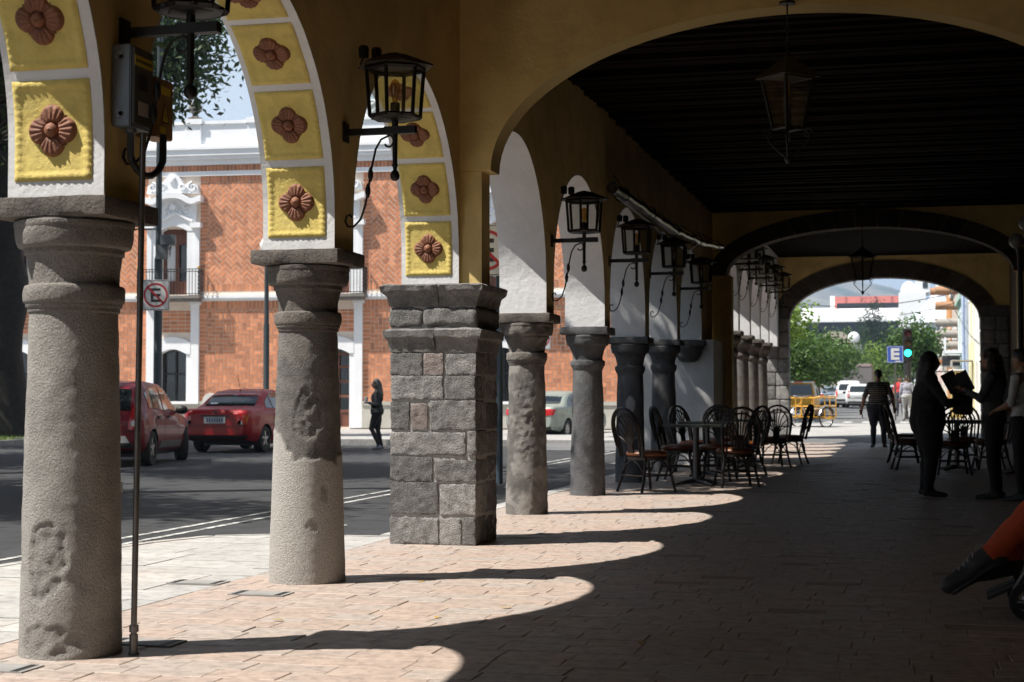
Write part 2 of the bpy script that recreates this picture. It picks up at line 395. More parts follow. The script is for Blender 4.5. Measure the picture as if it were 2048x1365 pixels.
def soffit(path, xi, xo, m, parent, name='arch_soffit'):
    """the painted underside of one arch, a hair proud of the wall so its edge reads as a painted band"""
    b = MB(); L = plen(path); n = 60; vs = []
    rr = random.Random(int(path[0][0]*100))
    for k in range(n+1):
        yv, zv, ty, tz = sample(path, min(L*k/n, L-1e-4)); e = .001
        ny, nz_ = tz, -ty                        # into the opening
        j = rr.gauss(0, .0007)
        for x, ee in ((xi+.001, -.01), (xi+.003, e+j), (xo-.002, e+j), (xo-.001, -.01)): vs.append((x, yv+ny*ee, zv+nz_*ee))
    fs = [(4*k+q, 4*k+q+1, 4*k+q+5, 4*k+q+4) for k in range(n) for q in range(3)]
    b.add(vs, fs); return b.build(name, m, parent, smooth=30, world=True)
def panel_mesh(path, s0, s1, x0, x1, nu=44, nv=32):
    b = MB(); vs = []
    for i in range(nu+1):
        s = s0+(s1-s0)*i/nu
        yv, zv, ty, tz = sample(path, s); ny, nz_ = tz, -ty
        for j in range(nv+1):
            x = x0+(x1-x0)*j/nv
            du = min(s-s0, s1-s); dx = min(x-x0, x1-x); d = min(du, dx)
            al = (x-x0) if du < dx else (s-s0)
            if d < 1e-6: h = .004
            elif d < .042:
                h = .006+.009*math.sin(PI*min(1, d/.042))*(.72+.28*math.sin(al*2*PI/.034+ (1.2 if d > .02 else 0)))
            else: h = .007
            h += .0012*noise.noise(Vector((x*30, yv*30, zv*30)))
            vs.append((x, yv+ny*h, zv+nz_*h))
    fs = [(i*(nv+1)+j, i*(nv+1)+j+1, (i+1)*(nv+1)+j+1, (i+1)*(nv+1)+j) for i in range(nu) for j in range(nv)]
    b.add(vs, fs); return b
def rosette_mesh(Rr=.118):
    b = MB(); na, nr = 112, 16; vs = [(0, 0, .052)]
    for i in range(1, nr+1):
        q = i/nr
        for k in range(na):
            th = 2*PI*k/na; c2 = abs(math.cos(2*th))
            dd = abs(((th+PI/4) % (PI/2))-PI/4)  # 0 on a petal axis
            pet = .50*math.cos(dd)+math.sqrt(max(.01, .25-(.50*math.sin(dd))**2))
            d45 = PI/4-dd
            lf = .84-.22*min(1, d45/.15) if d45 < .15 else 0
            ro = Rr*max(pet, lf); r = q*ro
            e = r/Rr
            h = .025*math.sqrt(max(0, 1-((e-.55)/.62)**2))*(.45+.55*c2**.5)
            h += .0026*math.cos(dd*22)*min(1, max(0, (e-.25)*4))*(1 if pet >= lf else .3)
            h *= .35+.65*min(1, d45/.13)
            if lf > pet: h = max(h, .011)
            if e < .27: h = max(h*.6, .018+.022*math.sqrt(max(0, 1-(e/.27)**2)))
            if .27 <= e < .33: h *= .55
            if q > .93: h *= .55
            if i == nr: h = 0
            vs.append((r*math.cos(th), r*math.sin(th), h))
    fs = [(0, 1+k, 1+(k+1) % na) for k in range(na)]
    fs += [(1+(i-1)*na+k, 1+i*na+k, 1+i*na+(k+1) % na, 1+(i-1)*na+(k+1) % na) for i in range(1, nr) for k in range(na)]
    b.add(vs, fs); return b
rose_me = None
for bi, p in enumerate(PATHS):
    so = soffit(p, XI, XO, white_pl, arw)
    if bi in (4, 5, 6):                          # the three near arches carry yellow panels with terracotta flowers
        L = plen(p); npan = 9; m0 = .075; pit = (L-2*m0+.045)/npan
        for k in range(npan):
            s0 = m0+k*pit; s1 = s0+pit-.045
            panel_mesh(p, s0, s1, XO+.032, XI-.052).build('panel', yellow_pl, so, smooth=50, world=True).location = (0, 0, 0)
            yv, zv, ty, tz = sample(p, (s0+s1)/2)
            nrm = Vector((0, tz, -ty)); tv = Vector((0, ty, tz)); xv = Vector((1, 0, 0))
            if rose_me is None:
                ro = rosette_mesh().build('rosette', terra, so, smooth=60); rose_me = ro.data
            else:
                ro = bpy.data.objects.new('rosette', rose_me); COL.objects.link(ro); ro.parent = so
            rot = Matrix((( -xv.x, tv.x, nrm.x), (-xv.y, tv.y, nrm.y), (-xv.z, tv.z, nrm.z))).transposed().to_3x3()
            M = Matrix.Identity(4)
            xx, yy2 = tv.cross(nrm), tv
            for r_ in range(3): M[r_][0] = xx[r_]; M[r_][1] = yy2[r_]; M[r_][2] = nrm[r_]
            c = Vector(((XI+XO)/2-.01, yv, zv))+nrm*.006 - arw.location
            M.translation = c; ro.matrix_local = M

def column(label, cx, cy, ztop, rb, rt, seed, stone, cap, spalls=(), coat=None, segs=112, dz=.011, amp=1.0, group='stone columns of the arcade', ab=.285, scale=1.0, rough_top=None):
    t = thing('stone_column', label, 'column', (cx, cy, 0), 0, group)
    h = ztop
    def rad(z):
        u = h-z
        if u < .098: return .24
        if u < .122: return .258
        if u < .215: k = (u-.122)/.093; return .228+.026*math.sqrt(max(0, 1-((k-.15)/.9)**2))
        if u < .242: return .215
        if u < .378: k = (u-.242)/.136; return rt+.004+(.202-rt)*max(0, 1-k*1.15)**1.6
        if u < .455: k = (u-.378)/.077; return rt+.022+.008*math.sqrt(max(0, 1-(2*k-1)**2))
        if u < .475: return rt+.018
        if u < .50: return rt+.008
        k = (h-.5-z)/(h-.5); return rt+(rb-rt)*(k**.85)
    def part(z0, z1, name, m):
        b = MB(); nzs = max(4, int((z1-z0)/(dz*(.55 if z0 else 1)))); pt = []
        for i in range(nzs+1):
            z = z0+(z1-z0)*i/nzs; r0 = rad(min(max(z, 1e-4), h-.001))*(scale if True else 1)
            for k in range(segs):
                a = 2*PI*k/segs; P = Vector((math.cos(a)*.2, math.sin(a)*.2, z))+Vector((seed*7.3, seed*2.1, 0))
                big = noise.noise(P*3.2); fine = noise.noise(P*26); mid = noise.noise(P*11)
                co = 0.0
                if coat: co = coat(z, a, noise.noise(P*6)*.6+noise.noise(P*17)*.4)
                e = amp*(.006*big+.0032*mid+.0026*fine)*(1-.55*co)+.007*co
                if rough_top and z > rough_top: e += .004*abs(noise.noise(P*40))
                for (sa, sz, wa, wz, dep) in spalls:
                    da = (a-sa+PI) % (2*PI)-PI
                    q = math.sqrt((da/wa)**2+((z-sz)/wz)**2)+.42*noise.noise(P*7)+.22*noise.noise(P*21)
                    f = sstep((1.02-q)/.16)
                    e -= f*(dep*.8+.009*noise.noise(P*19)+.006*noise.noise(P*46)); co *= 1-f*.35
                pt.append(co); r = r0+e
                b.v.append((r*math.cos(a), r*math.sin(a), z))
        b.f = [(i*segs+k, i*segs+(k+1) % segs, (i+1)*segs+(k+1) % segs, (i+1)*segs+k) for i in range(nzs) for k in range(segs)]
        b.f += [tuple(range(segs))[::-1], tuple(range(nzs*segs, (nzs+1)*segs))]
        b.m = [0]*len(b.f); b.t = [0.0]*len(b.f); b.pt = pt
        return b.build(name, m, t, smooth=70)
    part(0, h-.5, 'shaft', stone); part(h-.5, h-.088, 'capital', cap)
    MB().rough((0, 0, h-.045), (ab*2, ab*2-.06, .09), .006*amp, seed, .022, .014, 14).build('abacus', cap, t, smooth=60)
    return t
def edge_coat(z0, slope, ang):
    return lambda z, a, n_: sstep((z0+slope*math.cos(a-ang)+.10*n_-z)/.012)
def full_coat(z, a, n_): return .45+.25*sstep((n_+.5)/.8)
C = lambda i: ((IMP[i+3][0]+IMP[i+3][1])/2)
column('round stone column standing level with the camera, left of the picture', -3.61, C(0), 2.0, .22, .18, 11, colstone, capstone, segs=48, dz=.04)
for q_ in (-5.275, -2.325):
    column('round stone column of the row behind the camera', -3.61, q_, 2.0, .22, .18, 14+q_, colstone, capstone, segs=40, dz=.05)
column('round stone column between the camera and the worn column, left of the picture', -3.61, C(1), 2.0, .22, .18, 12, colstone, capstone, segs=48, dz=.04)
column('thick worn column with peeled plaster near its foot, beside the thin steel pole', -3.61, C(2), 2.0, .218, .188, 1, colstone, capstone,
       [(R(-95), .42, R(28), .15, .013), (R(-88), .08, R(34), .09, .006)], coat=full_coat)
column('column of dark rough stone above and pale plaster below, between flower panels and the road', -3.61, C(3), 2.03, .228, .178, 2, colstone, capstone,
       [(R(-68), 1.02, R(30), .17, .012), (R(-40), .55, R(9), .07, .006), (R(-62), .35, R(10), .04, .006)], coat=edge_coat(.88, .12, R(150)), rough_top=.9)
column('rough grey column half in sun just past the square stone pier', -3.61, C(5), 1.94, .205, .17, 3, colstone, capstone, [(R(-90), .95, R(30), .4, .006)], coat=lambda z, a, n_: .45*sstep((n_+.1)/.3), segs=96)
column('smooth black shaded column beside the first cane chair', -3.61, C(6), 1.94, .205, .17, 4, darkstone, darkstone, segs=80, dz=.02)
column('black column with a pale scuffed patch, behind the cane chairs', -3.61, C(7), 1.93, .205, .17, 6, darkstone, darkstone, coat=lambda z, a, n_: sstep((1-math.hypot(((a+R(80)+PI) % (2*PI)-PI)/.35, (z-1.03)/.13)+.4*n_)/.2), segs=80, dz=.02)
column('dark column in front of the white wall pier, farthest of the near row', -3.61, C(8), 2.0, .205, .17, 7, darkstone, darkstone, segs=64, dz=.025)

# the square pier of rubble masonry
pr = thing('masonry_pier', 'square pier of rough grey stone blocks carrying the cross arch', 'pier', (-3.55, 12.1, 0))
px0, px1, py0, py1 = -3.90, -3.20, 11.80, 12.46
core = MB().bx(px0+.013, px1-.013, py0+.013, py1-.013, 0, 1.97)
core.build('mortar_core', mortar, pr, world=True)
courses = [(0, .215), (.23, .47), (.485, .67), (.685, .865), (.88, 1.10), (1.115, 1.285), (1.30, 1.47)]
rp_ = random.Random(31); st = MB(); sid = 0
fixed = {4: [.17, .32], 5: [.44], 6: [.27, .44], 3: [.62], 2: [.36], 1: [.40], 0: [.40, .58]}
for ci, (z0, z1) in enumerate(courses):
    for back in (0, 1):
        cuts = [0]+(fixed[ci] if not back else [rp_.uniform(.25, .45)])+[.70]
        d0, d1 = (py0, py0+.30) if not back else (py0+.315, py1)
        for k in range(len(cuts)-1):
            a, b_ = px0+cuts[k]+rp_.uniform(.003, .012), px0+cuts[k+1]-rp_.uniform(.003, .012)
            jz = rp_.uniform(-.022, .012); sid += 1
            pink = (ci, k, back) in ((4, 1, 0), (6, 1, 0))
            st.rough(((a+b_)/2, (d0+d1)/2, (z0+z1)/2+jz/2), (b_-a, d1-d0, z1-z0+jz), .011, sid, .0135, .009, 24, 1 if pink else 0, rp_.random())
st.build('stone_block_course', [rubble, rubble_pink], pr, smooth=55, world=True)
sc_ = MB()
for k, (xa, xb) in enumerate(((px0, px0+.26), (px0+.28, px1))):
    sc_.rough(((xa+xb)/2, 12.13, 1.745), (xb-xa+.02, .675, .155), .02, 70+k, .022, .03, 12, 0, .3+.2*k)
sc_.build('stone_block_course', rubble, pr, smooth=55, world=True)
def cornice(z0, prof, name, cutx):
    b = MB(); 
    for k, (xa, xb) in enumerate(cutx):
        vs = []; n = 0; rows = []
        ny, nx = 30, 18
        for (off, z) in prof:
            pts = []
            xl = xa-(off if xa == px0 else -.004); xr = xb+(off if xb == px1 else -.004)
            yl, yr = py0-off, py1+off
            for i in range(nx): pts.append((xl+(xr-xl)*i/nx, yl))
            for i in range(ny): pts.append((xr, yl+(yr-yl)*i/ny))
            for i in range(nx): pts.append((xr-(xr-xl)*i/nx, yr))
            for i in range(ny): pts.append((xl, yr-(yr-yl)*i/ny))
            n = len(pts)
            for (x, y_) in pts:
                q = Vector((x, y_, z0+z)); e = Vector((noise.noise(q*16+Vector((k, 3, 1))), noise.noise(q*16+Vector((7, k, 1))), noise.noise(q*16+Vector((2, 3, k)))))*.009
                vs.append(q+e)
        m_ = len(prof)
        b.add(vs, [(i*n+j, i*n+(j+1) % n, (i+1)*n+(j+1) % n, (i+1)*n+j) for i in range(m_-1) for j in range(n)]+[tuple(range(n))[::-1], tuple(range((m_-1)*n, m_*n))], 0, .35+.2*k)
    b.build(name, rubble, pr, smooth=55, world=True)
fine = lambda pf: [(pf[i][0]+(pf[i+1][0]-pf[i][0])*q/4, pf[i][1]+(pf[i+1][1]-pf[i][1])*q/4) for i in range(len(pf)-1) for q in range(4)]+[pf[-1]]
cornice(0, fine([(.0, 1.48), (.012, 1.57), (.035, 1.585), (.045, 1.645), (.0, 1.66)]), 'belt_moulding', ((px0, -3.53), (-3.53, px1)))
cornice(0, fine([(.0, 1.83), (.015, 1.90), (.055, 1.945), (.065, 1.99), (.05, 2.0)]), 'cornice', ((px0, -3.50), (-3.50, px1)))

# cross arches
def cross_arch(name, label, yn, yf, cx, a, zs, rise, xl, xr, ztop, m, jl=None, ring=None, n=48, zlow=0.0, msof=None):
    t = thing(name, label, 'arch', (cx, yn, 0))
    P = [(cx-a*math.cos(PI*k/n), zs+rise*math.sin(PI*k/n)) for k in range(n+1)]
    b = MB()
    for yv in (yn, yf):
        vs = []
        for (x, z) in P: vs += [(x, yv, z), (x, yv, ztop)]
        b.add(vs, [(2*k, 2*k+2, 2*k+3, 2*k+1) for k in range(n)])
        b.add([(xl, yv, zs), (cx-a, yv, zs), (cx-a, yv, ztop), (xl, yv, ztop)], [(0, 1, 2, 3)])
        b.add([(cx+a, yv, zs), (xr, yv, zs), (xr, yv, ztop), (cx+a, yv, ztop)], [(0, 1, 2, 3)])
    b.add([(xl, yn, zs), (cx-a, yn, zs), (cx-a, yf, zs), (xl, yf, zs)], [(0, 1, 2, 3)])
    b.add([(xr, yn, zs), (cx+a, yn, zs), (cx+a, yf, zs), (xr, yf, zs)], [(0, 1, 2, 3)])
    b.build('wall_face', m, t, world=True)
    s_ = MB(); vs = []
    for (x, z) in P: vs += [(x, yn, z), (x, yf, z)]
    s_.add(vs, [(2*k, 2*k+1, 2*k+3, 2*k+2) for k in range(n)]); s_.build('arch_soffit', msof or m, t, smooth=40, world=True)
    if jl is not None:
        MB().bx(xl, jl, yn+.012, yf-.012, zlow, zs-.004).build('pilaster', m, t, world=True)
    if ring:
        th, pj, rm = ring; k0 = 0; rb_ = MB(); nv = 21
        for k in range(nv):
            t0, t1 = PI*k/nv+.0012, PI*(k+1)/nv-.0012
            vs = []
            for tt in (t0, (t0+t1)/2, t1):
                c_, s2 = -math.cos(tt), math.sin(tt)
                for (ra, yy_) in ((-.012, yn-pj), (th, yn-pj), (th, yf+pj), (-.012, yf+pj)):
                    vs.append((cx+(a+ra)*c_, yy_, zs+(rise+ra)*s2))
            rb_.add(vs, [(4*i+q, 4*i+(q+1) % 4, 4*i+4+(q+1) % 4, 4*i+4+q) for i in range(2) for q in range(4)]+[(0, 1, 2, 3), (8, 9, 10, 11)], 0, random.Random(k).random())
        rb_.build('stone_ring', rm, t, world=True)
    return t
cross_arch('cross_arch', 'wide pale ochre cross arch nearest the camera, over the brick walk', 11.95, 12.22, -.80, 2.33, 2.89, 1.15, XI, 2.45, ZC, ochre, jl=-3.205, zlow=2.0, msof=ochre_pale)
MB().bx(1.62, 2.45, 11.96, 12.21, 0, 2.886).build('pilaster', ochre, bpy.data.objects['cross_arch'], world=True)
ringm = mat('arch_ring_stone', (.085, .07, .06), (.05, .042, .036), .9, scale=5, bump=.7, bscale=20, tint=.35)
cross_arch('cross_arch', 'middle cross arch with a dark stone ring, hung behind the black tube', 28.6, 28.95, -.69, 2.47, 3.30, .82, XI, 2.45, 4.8, ochre, jl=-3.05, zlow=0, ring=(.30, .03, ringm))
MB().bx(1.83, 2.45, 28.61, 28.94, 0, 3.296).build('pilaster', ochre, bpy.data.objects['cross_arch.001'], world=True)
fa = cross_arch('cross_arch', 'far cross arch of dark stone opening onto the sunny street', 41.3, 41.75, -.60, 2.34, 3.12, 1.04, -3.6, 2.45, 5.0, ochre, ring=(.42, .03, ringm))
for (xa, xb, s_) in ((-3.62, -2.94, 0), (1.74, 2.42, 40)):
    b = MB()
    for k in range(9):
        z0 = gz(0, 41)+k*.345
        w_ = random.Random(k+s_).uniform(.3, .45)
        b.rough(((xa+xa+w_)/2, 41.5, z0+.165), (w_-.01, .56, .33), .014, 200+k+s_, .045, .03, 9, 0, random.Random(k*3+s_).random())
        b.rough(((xa+w_+xb)/2, 41.5, z0+.165), (xb-xa-w_-.01, .56, .33), .014, 240+k+s_, .045, .03, 9, 0, random.Random(k*5+s_).random())
    b.build('jamb_stones', rubble, fa, smooth=55, world=True)
MB().bx(-3.60, -2.97, 41.25, 41.76, 0, 3.4).build('jamb_core', rubble, fa, world=True); MB().bx(1.76, 2.45, 41.25, 41.76, 0, 3.4).build('jamb_core', rubble, fa, world=True)

# white wall pier with a stone corbel where the first row of arches ends
wp = thing('wall_pier', 'white plastered wall end with a dark stone corbel, behind the last column', 'wall', (-3.8, 27, 0))
MB().bx(-4.55, -3.18, 26.96, 28.58, 0, 2.098).bx(-4.55, XO-.005, 26.97, 28.57, 2.099, 6).build('wall_face', white_pl, wp, world=True)
cb = MB(); cb.lathe([(.10, 1.72), (.16, 1.75), (.215, 1.85), (.235, 1.93), (.265, 1.95), (.27, 1.985)], (-3.6, 26.93, 0), 28); cb.rough((-3.6, 26.9, 2.04), (.60, .36, .10), .006, 90, .03, .015)
cb.build('corbel', darkstone, wp, smooth=50, world=True)
MB().bx(-4.80, -4.56, 27.1, 28.5, -.1, 6).build('wall_face', mat('teal_paint', (.10, .26, .25), (.08, .22, .21), .7, scale=2), wp, world=True)['label'] = 'teal painted side wall'

# second row of columns and arches beyond the middle arch
IM2 = [(28.95, 29.6), (31.2, 31.5), (33.5, 33.8), (35.8, 36.1), (38.1, 38.4), (40.7, 41.3)]
ar2 = thing('arcade_wall', 'second stretch of arcade wall beyond the middle arch, with taller arches', 'arcade wall', (-3.5, 35, 0))
f2 = MB(); A2 = [2.42]*6
P2 = wall_bays(f2, IM2, A2, 2.75, 3.75, -3.2, -3.62, 5.0); f2.bx(-3.62, -3.2, 28.95, 41.3, 5.0, 6.4); f2.build('wall_face', white_pl, ar2, world=True)
for p in P2: soffit(p, -3.2, -3.62, white_pl, ar2)
for i, lb in ((1, 'first tall grey column beyond the middle arch'), (2, 'second tall grey column beyond the middle arch'), (3, 'third tall grey column beyond the middle arch, sunlit on one side'), (4, 'last tall grey column before the far arch pier')):
    column(lb, -3.41, (IM2[i][0]+IM2[i][1])/2, 2.42, .19, .165, 20+i, colstone, capstone, segs=48, dz=.04, group='tall columns beyond the middle arch')
ep = MB()
ep.bx(-3.60, -3.22, 28.97, 29.58, 0, 2.415); ep.build('end_pier', ochre, ar2, world=True)

# shop wall on the right, added rear wall, ceilings
shop_m = mat('shade_toned_wall', (.07, .05, .025), (.05, .035, .018), .9, scale=1, bump=.2)  # shade put into the wall colour, near black to cut bounce
sw_ = thing('shop_wall', 'dark shop wall along the right side of the walk', 'wall', (2.4, 14, 0))
b = MB(); yy = -9.2
for (d0, d1) in ((1, 2.6), (5.2, 6.8), (9, 10.6), (14, 15.8), (19, 20.8), (24, 25.8), (31, 32.8), (36.5, 38.3), (99, 99)):
    e = min(d0, 42); b.bx(2.45, 2.8, yy, e, -.05, ZC, 2 if e < 12 else 0);  # ochre on the unseen near stretch, chosen to bounce light back
    if d1 < 50: b.bx(2.45, 2.8, d0, d1, 2.5, ZC); b.bx(2.7, 2.78, d0, d1, -.05, 2.5, 1)
    yy = d1
b.bx(2.45, 2.8, -9.2, 42, ZC, 6.4)
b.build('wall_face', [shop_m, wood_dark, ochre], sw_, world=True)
rw = thing('added_rear_wall', 'plain ochre wall added unseen behind the camera, closing the walk', 'wall', (-.6, -9.3, 0))  # unseen wall, added to keep outside light off the walk
MB().bx(-3.84, 2.45, -9.5, -9.21, 0, 6.4).build('wall_face', ochre, rw, world=True)
def ceiling(y0, y1, z, label):
    b = MB(); b.bx(XI+.001, 2.449, y0, y1, z+.2, z+.3)
    yv = y0+.12; rr = random.Random(int(y0)); m = mat('bounce_ceiling_timber', (.12, .075, .045), (.08, .05, .03), .8, spec=.1) if y0 < 0 else wood_dark  # unseen near ceiling gets paler timber to bounce more light
    while yv < y1-.1:
        b.bx(XI+.002, 2.448, yv-.055, yv+.055, z+rr.uniform(-.03, .02), z+.199); yv += .24+rr.uniform(-.035, .035)
    tag(b.build('ceiling', m), kind='structure')
ceiling(-9.2, 11.9, 4.36, ''); ceiling(12.24, 28.55, 4.42, ''); 
b = MB(); b.bx(-3.19, 2.449, 28.98, 41.28, 4.9, 5.0); yv = 29.1
while yv < 41.2: b.bx(-3.18, 2.448, yv-.07, yv+.07, 4.68, 4.899); yv += .36
tag(b.build('ceiling', wood_dark), kind='structure')
tag(MB().bx(-3.86, 2.8, -9.5, 42, 6.41, 6.6).build('roof', shop_m), kind='structure')  # unseen slab over the walk, added to keep sky light out

# ------------------------------------------------------------------ the brick town house across the road (its own axes: x right, y away, z up)
brick = mat('clay_brick', (.60, .25, .125), (.51, .20, .10), .85, scale=3, bump=.4, bscale=25, tint=.28)
grout = mat('pale_grout', (.80, .68, .58), (.72, .60, .50), .95, scale=8)
trim = mat('white_trim', (.82, .83, .85), (.76, .77, .79), .7, scale=1.2, bump=.2, bscale=12)
cream = mat('cream_plinth', (.50, .48, .42), (.43, .41, .36), .85, scale=1.4, bump=.3, bscale=14)
grey_block = mat('pale_stone_block', (.56, .55, .53), (.50, .49, .47), .85, scale=3, bump=.3)
pane_m = mat('dark_window_glass', (.012, .014, .017), None, .08, spec=.8)
door_wood = mat('brown_door_wood', (.16, .06, .035), (.12, .045, .027), .55, scale=3)
slab_m = mat('balcony_slab', (.22, .20, .18), (.16, .15, .14), .85, scale=6, bump=.4)
HA = R(4)                                       # the house front turns a little towards the sun
RV = Vector((math.cos(HA), math.sin(HA), 0))
FO = Vector((-24.567, 50.65, 0)) - RV*((345-1024)/58.18)
bh = thing('brick_house', 'two storey house faced in orange herringbone brick with white window surrounds and parapet', 'house', FO, HA)
UC = [-17.46, -11.67, -5.88, -.15]; U0, U1 = -22.5, 4.2
ZL = dict(base=.1, plinth=.98, lo=1.0, led0=4.43, led1=4.62, up=4.75, sold=8.52, band=8.74, band2=8.90, strip=9.12)
cb_ = MB()                                       # core wall, pierced by real openings
ow = .52
edges = [U0]+[e for c in UC for e in (c-ow, c+ow)]+[U1]
for i in range(0, len(edges), 2): cb_.bx(edges[i], edges[i+1], .02, .6, 0, 9.2)
for c in UC:
    cb_.bx(c-ow, c+ow, .02, .6, 0, .95 if c not in (UC[2],) else .12); cb_.bx(c-ow, c+ow, .02, .6, 2.95, 4.66); cb_.bx(c-ow, c+ow, .02, .6, 6.95, 9.2)
cb_.bx(U0, U1, .6, 9, 0, .1); cb_.bx(U0, U1, 8.9, 9, 0, 10.5); cb_.bx(U0, U0+.3, .6, 9, 0, 10.5); cb_.bx(U1-.3, U1, .6, 9, 0, 10.5); cb_.bx(U0, U1, .6, 9, 9.2, 9.4)
cb_.build('core_wall', grout, bh)
bk = MB(); br = random.Random(8); Lb, Wb, gp = .275, .1375, .012
def put(poly, region):
    p = clip_to(poly, region)
    if not p or len(p) < 3: return
    d = .010-br.random()*.004; n = len(p)
    bk.add([(a, d, b_) for a, b_ in p]+[(a, .02, b_) for a, b_ in p], [tuple(range(n))]+[(i, i+n, (i+1) % n+n, (i+1) % n) for i in range(n)], 0, min(1, max(0, br.gauss(.5, .26))))
def herring(u0, u1, z0, z1, ang):
    reg = [(u0, z0), (u1, z0), (u1, z1), (u0, z1)]; ca, sa = math.cos(ang), math.sin(ang); cu, cz = (u0+u1)/2, (z0+z1)/2
    N = int(math.hypot(u1-u0, z1-z0)/Wb/2)+3
    for i in range(-N, N):
        for j in range(-N, N):
            k = (i-j) % 4
            if k == 0: r = (i, j, i+2, j+1)
            elif k == 2: r = (i, j-1, i+1, j+1)
            else: continue
            q = [(r[0]*Wb+gp, r[1]*Wb+gp), (r[2]*Wb-gp, r[1]*Wb+gp), (r[2]*Wb-gp, r[3]*Wb-gp), (r[0]*Wb+gp, r[3]*Wb-gp)]
            q = [(cu+a*ca-b_*sa, cz+a*sa+b_*ca) for a, b_ in q]
            if max(a for a, _ in q) < u0 or min(a for a, _ in q) > u1 or max(b_ for _, b_ in q) < z0 or min(b_ for _, b_ in q) > z1: continue
            put(q, reg)
def courses_(u0, u1, z0, z1, w, h):
    z = z0
    while z < z1-.02:
        u = u0
        while u < u1-.02: put([(u+gp, z+gp), (u+w-gp, z+gp), (u+w-gp, z+h-gp), (u+gp, z+h-gp)], [(u0, z0), (u1, z0), (u1, z1), (u0, z1)]); u += w
        z += h
gaps = [(U0, UC[0]-.95)]+[(UC[i]+.95, UC[i+1]-.95) for i in range(3)]+[(UC[3]+.95, U1)]
for (a, b_) in gaps:
    courses_(a, b_, ZL['up'], ZL['up']+.26, .135, .26); courses_(a, b_, ZL['sold'], ZL['band'], .135, .22)
    courses_(a, a+.27, ZL['up']+.26, ZL['sold'], .27, .135); courses_(b_-.27, b_, ZL['up']+.26, ZL['sold'], .27, .135)
    herring(a+.27, b_-.27, ZL['up']+.26, ZL['sold'], PI/4)
    courses_(a, b_, 4.15, ZL['led0'], .135, .28); courses_(a, a+.27, ZL['lo'], 4.15, .27, .135); courses_(b_-.27, b_, ZL['lo'], 4.15, .27, .135)
    herring(a+.27, b_-.27, ZL['lo'], 4.15, 0)
courses_(U0, U1, ZL['band2'], ZL['strip'], .135, .22)
for c in UC: courses_(c-.66, c+.66, 3.35, 4.1, .27, .135)
bk.build('brick_facing', brick, bh)
t_ = MB()
t_.bx(U0, U1, -.09, .02, ZL['led0'], ZL['led0']+.09).bx(U0, U1, -.15, .02, ZL['led0']+.091, ZL['led1'])
t_.bx(U0, U1, -.08, .02, ZL['band'], ZL['band2'])
t_.build('string_course', trim, bh)
t_ = MB()
for (o_, z0, z1) in ((.10, 9.12, 9.3), (.22, 9.301, 9.42), (.28, 9.421, 9.62), (.33, 9.621, 9.72), (.26, 9.721, 9.80)): t_.bx(U0, U1, -o_, .5, z0, z1)
t_.build('cornice', trim, bh)
t_ = MB().bx(U0, U1, -.06, .25, 9.801, 10.52)
t_.bx(U0, U1, -.12, .31, 10.521, 10.63)
for u in (-20.5, -14.6, -10.95, -8.7, -2.9, 2.4): t_.bx(u-.28, u+.28, -.14, .26, 9.80, 10.52).bx(u-.34, u+.34, -.2, .34, 10.521, 10.70)
# curved gables on the parapet with scrollwork
for u in (-5.9, -17.5):
    pts = [(u-3.1, 10.6), (u-3.1, 10.72), (u-2.4, 10.78), (u-2.0, 11.0), (u-1.55, 11.2), (u-.9, 11.25), (u-.5, 11.55), (u, 11.7), (u+.5, 11.55), (u+.9, 11.25), (u+1.55, 11.2), (u+2.0, 11.0), (u+2.4, 10.78), (u+3.1, 10.72), (u+3.1, 10.6)]
    t_.prism(pts[::-1], -.07, .24, 'xz')
t_.build('parapet', trim, bh)
sc2 = MB()
def scroll(cx, cz, r0, turns, sg, y=-.1, th=.05, ph=0):
    pts = []
    for k in range(int(24*turns)+1):
        a = ph+sg*2*PI*k/24; r = r0*(1-.8*k/(24*turns)); pts.append((cx+r*math.cos(a), y, cz+r*math.sin(a)))
    sc2.tube(pts, [th*(1-.5*k/len(pts)) for k in range(len(pts))], 6)
for u in (-5.9, -17.5):
    for s in (-1, 1):
        scroll(u+s*1.25, 10.92, .26, 1.6, s, ph=0 if s > 0 else PI); scroll(u+s*.68, 10.98, .2, 1.5, -s, ph=PI/2); scroll(u+s*1.9, 10.82, .17, 1.4, s, ph=PI if s > 0 else 0)
        for k in range(5): sc2.ball((u+s*(.3+.34*k), -.1, 11.3-.09*k), (.1, .06, .07), 8)
    sc2.ball((u, -.1, 11.25), (.22, .1, .25), 12)
sc2.build('parapet_scrollwork', trim, bh, smooth=60)
pz = MB()
segs_ = [U0]+[q for c in (UC[2],) for q in (c-.95, c+.95)]+[U1]
for i in range(0, len(segs_), 2): pz.bx(segs_[i], segs_[i+1], -.10, .02, .1, .86).bx(segs_[i], segs_[i+1], -.14, .02, .861, .99)
pz.build('plinth', cream, bh)
